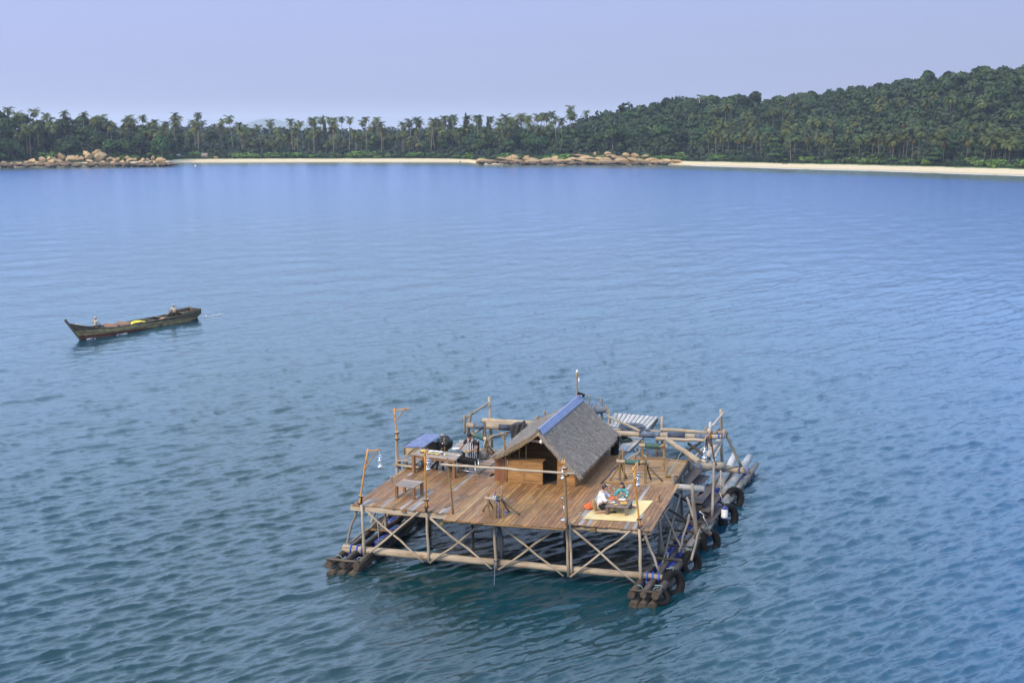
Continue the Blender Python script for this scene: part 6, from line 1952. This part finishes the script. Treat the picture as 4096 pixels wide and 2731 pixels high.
        vs, fs = skin_mesh([pt(k) for k in keys], [(ix[a], ix[b]) for a, b in chain], [rd(k) for k in keys])
        mb = MB(); mb.add(vs, fs, None, True)
        part(name, mb, mat, t)
    return t

SHIRT_L = [('pelvis', 'pelvis:hipR:1.15'), ('pelvis', 'pelvis:hipL:1.15'), ('pelvis', 'spine'), ('spine', 'chest'), ('chest', 'chest:neck:0.55'), ('chest', 'shR'), ('shR', 'elR'), ('elR', 'elR:wrR:0.45'), ('chest', 'shL'), ('shL', 'elL'), ('elL', 'elL:wrL:0.45')]
SHIRT_S = [('pelvis', 'spine'), ('spine', 'chest'), ('chest', 'chest:neck:0.5'), ('chest', 'shR'), ('shR', 'shR:elR:0.75'), ('chest', 'shL'), ('shL', 'shL:elL:0.75')]
PANTS_S = [('pelvis', 'pelvis:spine:0.3'), ('pelvis', 'hipR'), ('hipR', 'hipR:knR:0.75'), ('pelvis', 'hipL'), ('hipL', 'hipL:knL:0.75')]
PANTS_L = [('pelvis', 'pelvis:spine:0.3'), ('pelvis', 'hipR'), ('hipR', 'knR'), ('knR', 'knR:anR:0.7'), ('pelvis', 'hipL'), ('hipL', 'knL'), ('knL', 'knL:anL:0.7')]

# man kneeling at the left side of the low table, facing right
person('man in a white shirt and black shorts kneeling on the mat with a raised glass', dict(
    pelvis=(3.40, -3.62, 2.42), spine=(3.41, -3.58, 2.58), chest=(3.45, -3.52, 2.76), neck=(3.49, -3.50, 2.91), skull=(3.525, -3.49, 2.985),
    shR=(3.47, -3.70, 2.84), elR=(3.60, -3.78, 2.62), wrR=(3.80, -3.62, 2.585), paR=(3.87, -3.55, 2.585),
    shL=(3.43, -3.34, 2.85), elL=(3.62, -3.22, 2.64), wrL=(3.79, -3.24, 2.74), paL=(3.82, -3.25, 2.81),
    hipR=(3.43, -3.72, 2.38), knR=(3.82, -3.86, 2.29), anR=(3.44, -4.05, 2.26), toR=(3.33, -4.10, 2.24),
    hipL=(3.43, -3.52, 2.38), knL=(3.86, -3.46, 2.30), anL=(3.50, -3.55, 2.26), toL=(3.40, -3.55, 2.25)),
    R(-80), R(-4), M_SKIN, M_HAIR, [('shirt', M_SHIRTW, SHIRT_L, .042), ('shorts', M_SHORTS, [('pelvis', 'pelvis:spine:0.95')] + PANTS_S[1:], .03)], 'couple dining on the mat', fingers={'L': .7})
gl = thing('champagne_glass', 'champagne glass raised in the left hand of the man', 'glass', (3.84, -3.25, 2.76), 'champagne glasses')
part('foot', MB().lathe([(.032, 0), (.03, .004), (.005, .012), (.004, .09)], (3.845, -3.255, 2.755), 12), M_GLASS, gl)
part('flute', MB().lathe([(.004, .09), (.022, .11), (.028, .16), (.026, .25)], (3.845, -3.255, 2.755), 12), M_GLASS, gl)
part('wine', MB().lathe([(.004, .095), (.020, .112), (.0255, .16), (.0255, .19), (0, .19)], (3.845, -3.255, 2.755), 12), plain('pale_wine', (.66, .52, .10), .2), gl)
gl2 = thing('champagne_glass', 'champagne glass standing on the table before the woman', 'glass', (4.07, -3.1, 2.535), 'champagne glasses')
part('foot', MB().lathe([(.032, 0), (.03, .004), (.005, .012), (.004, .09)], (4.07, -3.1, 2.535), 12), M_GLASS, gl2)
part('flute', MB().lathe([(.004, .09), (.022, .11), (.028, .16), (.026, .25)], (4.07, -3.1, 2.535), 12), M_GLASS, gl2)

# woman behind the table, facing the camera
m_, nt_, b_ = new_mat('turquoise_floral')
n_ = nd(nt_, 'ShaderNodeTexVoronoi'); n_.inputs['Scale'].default_value = 22; nt_.links.new(attr(nt_), n_.inputs['Vector'])
nt_.links.new(ramp(nt_, nd(nt_, 'ShaderNodeSeparateColor').outputs[0], [(0, (0, 0, 0)), (1, (1, 1, 1))]), b_.inputs['Base Color'])
sc_ = [n for n in nt_.nodes if n.type == 'SEPARATE_COLOR'][0]; nt_.links.new(n_.outputs['Color'], sc_.inputs[0])
rp_ = [n for n in nt_.nodes if n.type == 'VALTORGB'][0]; rp_.color_ramp.interpolation = 'CONSTANT'
for pos, c in ((0.0, (.03, .26, .27)), (.45, (.10, .40, .40)), (.62, (.02, .16, .20)), (.78, (.45, .12, .12)), (.84, (.55, .58, .5)), (.9, (.05, .30, .30))):
    e_ = rp_.color_ramp.elements[0] if pos == 0 else rp_.color_ramp.elements.new(pos); e_.color = (*c, 1)
b_.inputs['Roughness'].default_value = .8
M_FLORAL = m_
person('woman in a turquoise floral jacket kneeling behind the low table, smiling', dict(
    pelvis=(4.10, -2.72, 2.40), spine=(4.09, -2.73, 2.55), chest=(4.06, -2.74, 2.72), neck=(4.045, -2.75, 2.86), skull=(4.03, -2.77, 2.93),
    shR=(3.90, -2.78, 2.80), elR=(3.82, -2.90, 2.60), wrR=(3.93, -3.08, 2.57), paR=(3.93, -3.15, 2.57),
    shL=(4.22, -2.74, 2.79), elL=(4.26, -2.90, 2.60), wrL=(4.10, -2.98, 2.70), paL=(4.06, -2.98, 2.76),
    hipR=(4.02, -2.75, 2.36), knR=(4.02, -3.15, 2.29), anR=(4.40, -2.95, 2.25), toR=(4.52, -2.93, 2.24),
    hipL=(4.18, -2.75, 2.36), knL=(4.24, -3.18, 2.29), anL=(4.50, -3.0, 2.26), toL=(4.62, -3.04, 2.25)),
    R(180 + 8), R(-6), M_SKIN, M_HAIR, [('jacket', M_FLORAL, [('spine', 'chest'), ('spine', 'pelvis'), ('pelvis', 'hipR'), ('pelvis', 'hipL'), ('chest', 'chest:neck:0.68'), ('chest', 'shR'), ('shR', 'elR'), ('elR', 'elR:wrR:0.35'), ('chest', 'shL'), ('shL', 'elL'), ('elL', 'elL:wrL:0.35')], .036), ('skirt', plain('tan_skirt', (.42, .26, .14), .8), PANTS_S, .018)],
    'couple dining on the mat', female=True, pony=True, fingers={'L': .5})
mb = MB(); mb.add([(4.0, -2.865, 2.86), (4.11, -2.865, 2.86), (4.055, -2.885, 2.66)], [(0, 1, 2)]); 

# cook standing at the grill
m_, nt_, b_ = new_mat('striped_apron')
wv = nd(nt_, 'ShaderNodeTexWave', wave_type='BANDS', bands_direction='X'); wv.inputs['Scale'].default_value = 4.6; nt_.links.new(attr(nt_), wv.inputs['Vector'])
nt_.links.new(ramp(nt_, wv.outputs['Fac'], [(.66, (.012, .012, .02)), (.74, (.62, .62, .66))]), b_.inputs['Base Color']); b_.inputs['Roughness'].default_value = .85
M_APRON = m_
cook = person('cook in a black cap, black shirt and striped apron standing behind the grill', dict(
    pelvis=(-2.80, .06, 3.10), spine=(-2.80, .07, 3.28), chest=(-2.80, .06, 3.47), neck=(-2.81, .02, 3.63), skull=(-2.82, -.01, 3.69),
    shR=(-2.99, .06, 3.56), elR=(-3.14, .06, 3.30), wrR=(-3.32, .14, 3.10), paR=(-3.37, .16, 3.05),
    shL=(-2.61, .04, 3.55), elL=(-2.50, -.02, 3.27), wrL=(-2.68, -.22, 3.17), paL=(-2.75, -.25, 3.16),
    hipR=(-2.90, .07, 3.06), knR=(-2.93, .04, 2.65), anR=(-2.95, .08, 2.27), toR=(-2.98, -.06, 2.235),
    hipL=(-2.70, .06, 3.06), knL=(-2.66, .0, 2.65), anL=(-2.64, .04, 2.27), toL=(-2.63, -.10, 2.235)),
    R(180 - 12), R(-22), M_SKIN2, M_HAIR, [('shirt', M_BLACKSHIRT, SHIRT_S, .022), ('trousers', M_SHORTS, PANTS_S, .02)], None, cap=(M_BLACKSHIRT, .38, .75))
mb = MB(); vs, fs = [], []
n = 12; m = 10
for j in range(m + 1):
    z = 3.50 - 1.02 * j / m
    half = .11 if z > 3.36 else .155 + .05 * (3.36 - z)
    for i in range(n + 1):
        u = -1 + 2 * i / n; a = u * 1.15
        vs.append((-2.80 + half * 1.12 * math.sin(a) * 1.05, .07 - (.165 if z > 3.2 else .175 + .05 * (3.2 - z)) * math.cos(a) - (.02 if z < 3.1 else 0) * math.cos(u * 6), z))
for j in range(m):
    for i in range(n):
        k = j * (n + 1) + i; fs.append((k, k + 1, k + n + 2, k + n + 1))
mb.add(vs, fs, None, True)
mb.add([(x, y + .012, z) for x, y, z in vs], [f[::-1] for f in fs], None, True)
part('apron', mb, M_APRON, cook)
for sx in (-1, 1): part('apron_strap', MB().tube([(-2.80 + sx * .09, -.09, 3.49), (-2.80 + sx * .075, -.03, 3.585), (-2.80 + sx * .06, .06, 3.62)], .013, 6), M_SHIRTW, cook)
tray = thing('serving_tray', 'tan tray of grilled food held by the cook', 'tray', (-2.86, -.28, 3.10))
part('tray_base', MB().lathe([(.10, 0), (.15, .02), (.16, .035), (.14, .02), (0, .012)], (-2.86, -.26, 3.12), 18), M_BOWLY, tray)
for i in range(7): part('grilled_piece', MB().ball((-2.86 + .09 * math.cos(i * .95), -.26 + .06 * math.sin(i * .95), 3.15), (.03, .025, .018)), plain('grilled', (.28, .12, .03), .5) if i == 0 else bpy.data.materials['grilled'], tray)

# ------------------------------------------------------------------ the long wooden boat
BO = Vector((-43.77, 47.97, 0)); BD = Vector((-0.1978, -0.9802, 0)); BN = Vector((0.9802, -0.1978, 0))
def bp(s, o, z): return BO + BD * s + BN * o + Vector((0, 0, z))
boat = thing('longboat', 'long weathered wooden boat with a raised pointed bow carrying two people on the open bay', 'boat', bp(6, 0, 0))
m_, nt_, b_ = new_mat('boat_paint')
geo = nd(nt_, 'ShaderNodeNewGeometry'); tc_ = attr(nt_)
sp = nd(nt_, 'ShaderNodeSeparateXYZ'); nt_.links.new(tc_, sp.inputs[0])
n1 = noise_tex(nt_, scaled(nt_, tc_, (3, 3, 1.2)), 1.4, 5, .7)
n2 = noise_tex(nt_, scaled(nt_, tc_, (9, 5, .8)), 1.0, 5, .7)
yel = ramp(nt_, n1, [(.32, (.07, .053, .03)), (.46, (.29, .215, .10)), (.62, (.46, .36, .16))])
drk = ramp(nt_, n1, [(.35, (.04, .032, .024)), (.7, (.17, .13, .085))])
red = ramp(nt_, n2, [(.35, (.09, .022, .014)), (.7, (.20, .06, .035))])
# tc: x = offset, y = height above the paint line, z = along
hz = nd(nt_, 'ShaderNodeMath', operation='MULTIPLY_ADD'); nt_.links.new(n2, hz.inputs[0]); hz.inputs[1].default_value = .10; nt_.links.new(sp.outputs['Y'], hz.inputs[2])
c = mixc(nt_, ramp(nt_, hz.outputs[0], [(.56, (0, 0, 0)), (.59, (1, 1, 1))]), yel, drk)
c = mixc(nt_, ramp(nt_, hz.outputs[0], [(.19, (0, 0, 0)), (.21, (1, 1, 1))]), red, c)
nt_.links.new(c, b_.inputs['Base Color']); b_.inputs['Roughness'].default_value = .75
M_BOAT = m_
M_BOATIN = wood('boat_inside', [(.035, .028, .02), (.09, .072, .05), (.17, .135, .09)], .85, .6, .1)
M_BOATRAIL = wood('boat_rail', [(.07, .055, .035), (.16, .13, .085), (.26, .22, .15)], .8, .8, .15)
M_PINKBOARD = plain('pinkish_board', (.30, .19, .15), .8)
def beam_at(s):
    if s < 1.5: return .66 + .10 * (s + .6) / 2.1
    if s < 9: return .78
    t = (s - 9) / 4.4; return max(.05, .78 * (1 - t ** 1.9))
def gun_at(s):
    return .62 + (.16 * max(0, (1.9 - s) / 2.5)) + .80 * max(0, (s - 8.2) / 5.2) ** 2.0
def keel_at(s):
    return -.35 + (.55 * max(0, (.6 - s) / 1.2)) + (.0 if s < 11.6 else .0)
ST = list(np.linspace(-.6, 9, 16)) + list(np.linspace(9.5, 13.35, 10))
def section(s, inset=0.0, floor=None):
    b, g, k = beam_at(s), gun_at(s), keel_at(s)
    b = max(.02, b - inset)
    sh = max(0.0, (s - 11.0) / 2.35)            # bow sections sharpen and rake forward
    kz = k + max(0, (s - 12.0)) * 1.15
    if floor is not None: kz = max(floor, kz + inset)
    P = [(0, kz), (b * (.62 - .4 * sh), kz + .06), (b * (.86 - .3 * sh), kz + (g - kz) * .35), (b * (.96 - .1 * sh), kz + (g - kz) * .68), (b, g)]
    return P
def hull(inset, floor, flip):
    mb = MB(); vs, ts, fs = [], [], []
    for s in ST:
        P = section(s, inset, floor)
        full = [(-x, z) for x, z in P[::-1]] + P[1:]
        for x, z in full: vs.append(bp(s, x, z)); ts.append((x, z - .036 * max(0, s - 6) + .035 * max(0, 7 - s), s))
    K = 9
    for i in range(len(ST) - 1):
        for j in range(K - 1):
            a = i * K + j; f = (a, a + 1, a + K + 1, a + K); fs.append(f if not flip else f[::-1])
    mb.add(vs, fs, ts, True)
    e0 = list(range(K)); 
    mb.add([vs[i] for i in e0], [tuple(e0)], [ts[i] for i in e0])
    return mb
part('hull', hull(0, None, False), M_BOAT, boat)
part('inner_hull', hull(.045, .08, True), M_BOATIN, boat)
for sd in (-1, 1):
    part('gunwale', MB().tube([bp(s, sd * (beam_at(s) - .015), gun_at(s) + .01) for s in ST], .042, 6), M_BOATRAIL, boat)
    for f, r in ((.60, .028), (.30, .024)):
        part('rub_rail', MB().tube([bp(s, sd * (section(s)[3 if f > .5 else 2][0] + .012), section(s)[3 if f > .5 else 2][1]) for s in ST], r, 6), M_BOATRAIL, boat)
# stem post that ends in the raised bow tip
mb = MB(); mb.beam(bp(12.25, 0, -.1), bp(13.82, 0, 1.80), .10, .17)
part('stem_post', mb, M_BOATRAIL, boat)
for i in range(4):
    s = 11.7 + i * .38; part('fore_deck_board', MB().beam(bp(s, -beam_at(s) + .04, gun_at(s) - .04), bp(s, beam_at(s) - .04, gun_at(s) - .04), .36, .03), M_BOATIN, boat)
for s, w, h in ((9.15, 1.44, .30), (7.75, 1.46, .30), (10.2, 1.3, .10), (5.0, 1.44, .12), (3.4, 1.44, .12)):
    part('thwart', MB().beam(bp(s, -w / 2, gun_at(s) - .02 + h * .3), bp(s, w / 2, gun_at(s) - .02 + h * .3), .05 if h > .2 else .22, h if h > .2 else .05), M_PINKBOARD if h > .2 else M_BOATIN, boat)
for s, sp_ in ((8.9, .5), (7.5, .5)):
    part('board', MB().beam(bp(s, .72, gun_at(s) + .03), bp(s - 1.1, .74, gun_at(s - 1) + .03), .04, .16), M_PINKBOARD, boat)
# raised stern box
for sd in (-1, 1):
    part('stern_cheek', MB().beam(bp(1.75, sd * .73, .68), bp(-.62, sd * .62, .76), .06, .28), M_BOAT, boat)
part('transom', MB().beam(bp(-.62, -.66, .68), bp(-.62, .66, .68), .06, .46), M_BOAT, boat)
for i in range(4):
    part('stern_deck_board', MB().beam(bp(-.5 + i * .35, -.66, .62), bp(-.5 + i * .35, .66, .62), .33, .03), M_BOATRAIL, boat)
part('tiller', MB().log(bp(2.3, .1, 1.05), bp(-.4, -.25, 1.02), .035, .03), M_BROWNPOLE, boat)
part('rudder', MB().beam(bp(-.55, 0, .2), bp(-.9, 0, .1), .05, .6), M_BOATIN, boat)
part('stern_bitt', MB().log(bp(.6, .25, .62), bp(.6, .25, .88), .03), M_BROWNPOLE, boat)
part('bow_rope', MB().tube([bp(12.9, .1, 1.35), bp(12.2, .3, 1.12), bp(11.6, .45, 1.0)], .025, 5), M_ROPEW, boat)
tp = thing('yellow_tarp', 'bright yellow tarpaulin heaped in the middle of the long boat', 'tarpaulin', bp(6.1, 0, .4))
mb = MB(); vs, fs = [], []
for j in range(9):
    for i in range(17):
        u, v = i / 16, j / 8
        h = .24 * math.sin(math.pi * u) ** .6 * math.sin(math.pi * v) ** .6 + .07 * math.sin(u * 11 + v * 5) * math.sin(math.pi * u)
        vs.append(bp(5.1 + 2.1 * u, -.62 + 1.24 * v, .42 + h))
for j in range(8):
    for i in range(16):
        k = j * 17 + i; fs.append((k, k + 1, k + 18, k + 17))
mb.add(vs, fs, None, True)
part('cover', mb, plain('yellow_plastic', (.78, .68, .01), .5), tp)
part('tie', MB().tube([bp(5.6, -.62, .46), bp(5.7, 0, .70), bp(5.8, .62, .46)], .02, 5), M_ROPED, tp)
pd = thing('paddle', 'wooden paddle held by the rower near the stern with its blade on the gunwale', 'paddle', bp(3.2, .5, .6))
part('shaft', MB().log(bp(2.75, .5, 1.12), bp(3.85, .62, .70), .022), M_BROWNPOLE, pd)
part('grip', MB().log(bp(2.65, .4, 1.2), bp(2.9, .72, 1.12), .02), M_LOGD, pd)
part('blade', MB().beam(bp(3.85, .62, .70), bp(4.35, .66, .64), .2, .04), plain('orange_blade', (.55, .27, .10), .6), pd)
M_GREYSHIRT = plain('faded_grey_shirt', (0.42, 0.42, 0.36), 0.9, var=.1)
M_DARKTROUSER = plain('dark_trousers', (0.02, 0.018, 0.018), 0.9)
M_SCARF = plain('pale_head_scarf', (0.52, 0.52, 0.48), 0.9)
def bj(s0, o0, z0, pose, face):
    """pose in boat frame: f forward along face, r to the figure's right"""
    fx = BD * face; rx = Vector((fx.y, -fx.x, 0))
    return {k: bp(s0, o0, z0) + fx * f + rx * r + Vector((0, 0, z)) for k, (r, f, z) in pose.items()}
sit = dict(pelvis=(0, 0, .1), spine=(0, .0, .28), chest=(0, .02, .47), neck=(0, .03, .63), skull=(0, .05, .70),
    shR=(.19, .03, .56), elR=(.25, .12, .31), wrR=(.28, .36, .22), paR=(.28, .43, .2), shL=(-.19, .03, .56), elL=(-.24, .02, .30), wrL=(-.08, .14, .22), paL=(-.02, .18, .22),
    hipR=(.10, .02, .06), knR=(.14, .42, .10), anR=(.13, .44, -.30), toR=(.13, .56, -.33), hipL=(-.10, .02, .06), knL=(-.14, .42, .10), anL=(-.13, .44, -.30), toL=(-.13, .56, -.33))
yaw0 = math.atan2(-BD.x, BD.y)
person('person with pale head scarf and paddle sitting near the stern of the long boat', bj(2.1, .15, .72, sit, 1), yaw0 + .3, 0, M_SKIN2, None,
    [('shirt', M_GREYSHIRT, SHIRT_S, .03), ('trousers', M_DARKTROUSER, PANTS_L, .03)], 'people in the long boat', cap=(M_SCARF, .30, .42))
person('person with pale head scarf sitting near the raised bow of the long boat', bj(10.9, .1, .80, sit, -1), yaw0 + 1.9, 0, M_SKIN2, None,
    [('shirt', M_GREYSHIRT, SHIRT_S, .03), ('trousers', M_DARKTROUSER, PANTS_L, .03)], 'people in the long boat', cap=(M_SCARF, .30, .42))
def foam(name, label, spots):
    mb = MB()
    for p, r in spots:
        mb.ball(p, (r, r * U(.6, 1), r * .35), 7, 4)
    o = part(name, mb, plain('sea_foam', (.75, .78, .80), .8)); tag(o, label, 'foam', None, 'stuff')
foam('wake_foam', 'patches of white foam at the stern and bow of the long boat',
     [(bp(-1.0 - abs(rng.normal(0, 1.6)), rng.normal(.25, .28), rng.uniform(.02, .09)), rng.uniform(.03, .09)) for i in range(26)] +
     [(bp(12.0 - abs(rng.normal(0, .5)), rng.normal(.28, .10), rng.uniform(.02, .08)), rng.uniform(.04, .10)) for i in range(40)] +
     [(bp(rng.uniform(8.2, 9.6), rng.normal(.85, .06), rng.uniform(.02, .06)), rng.uniform(.03, .07)) for i in range(24)])
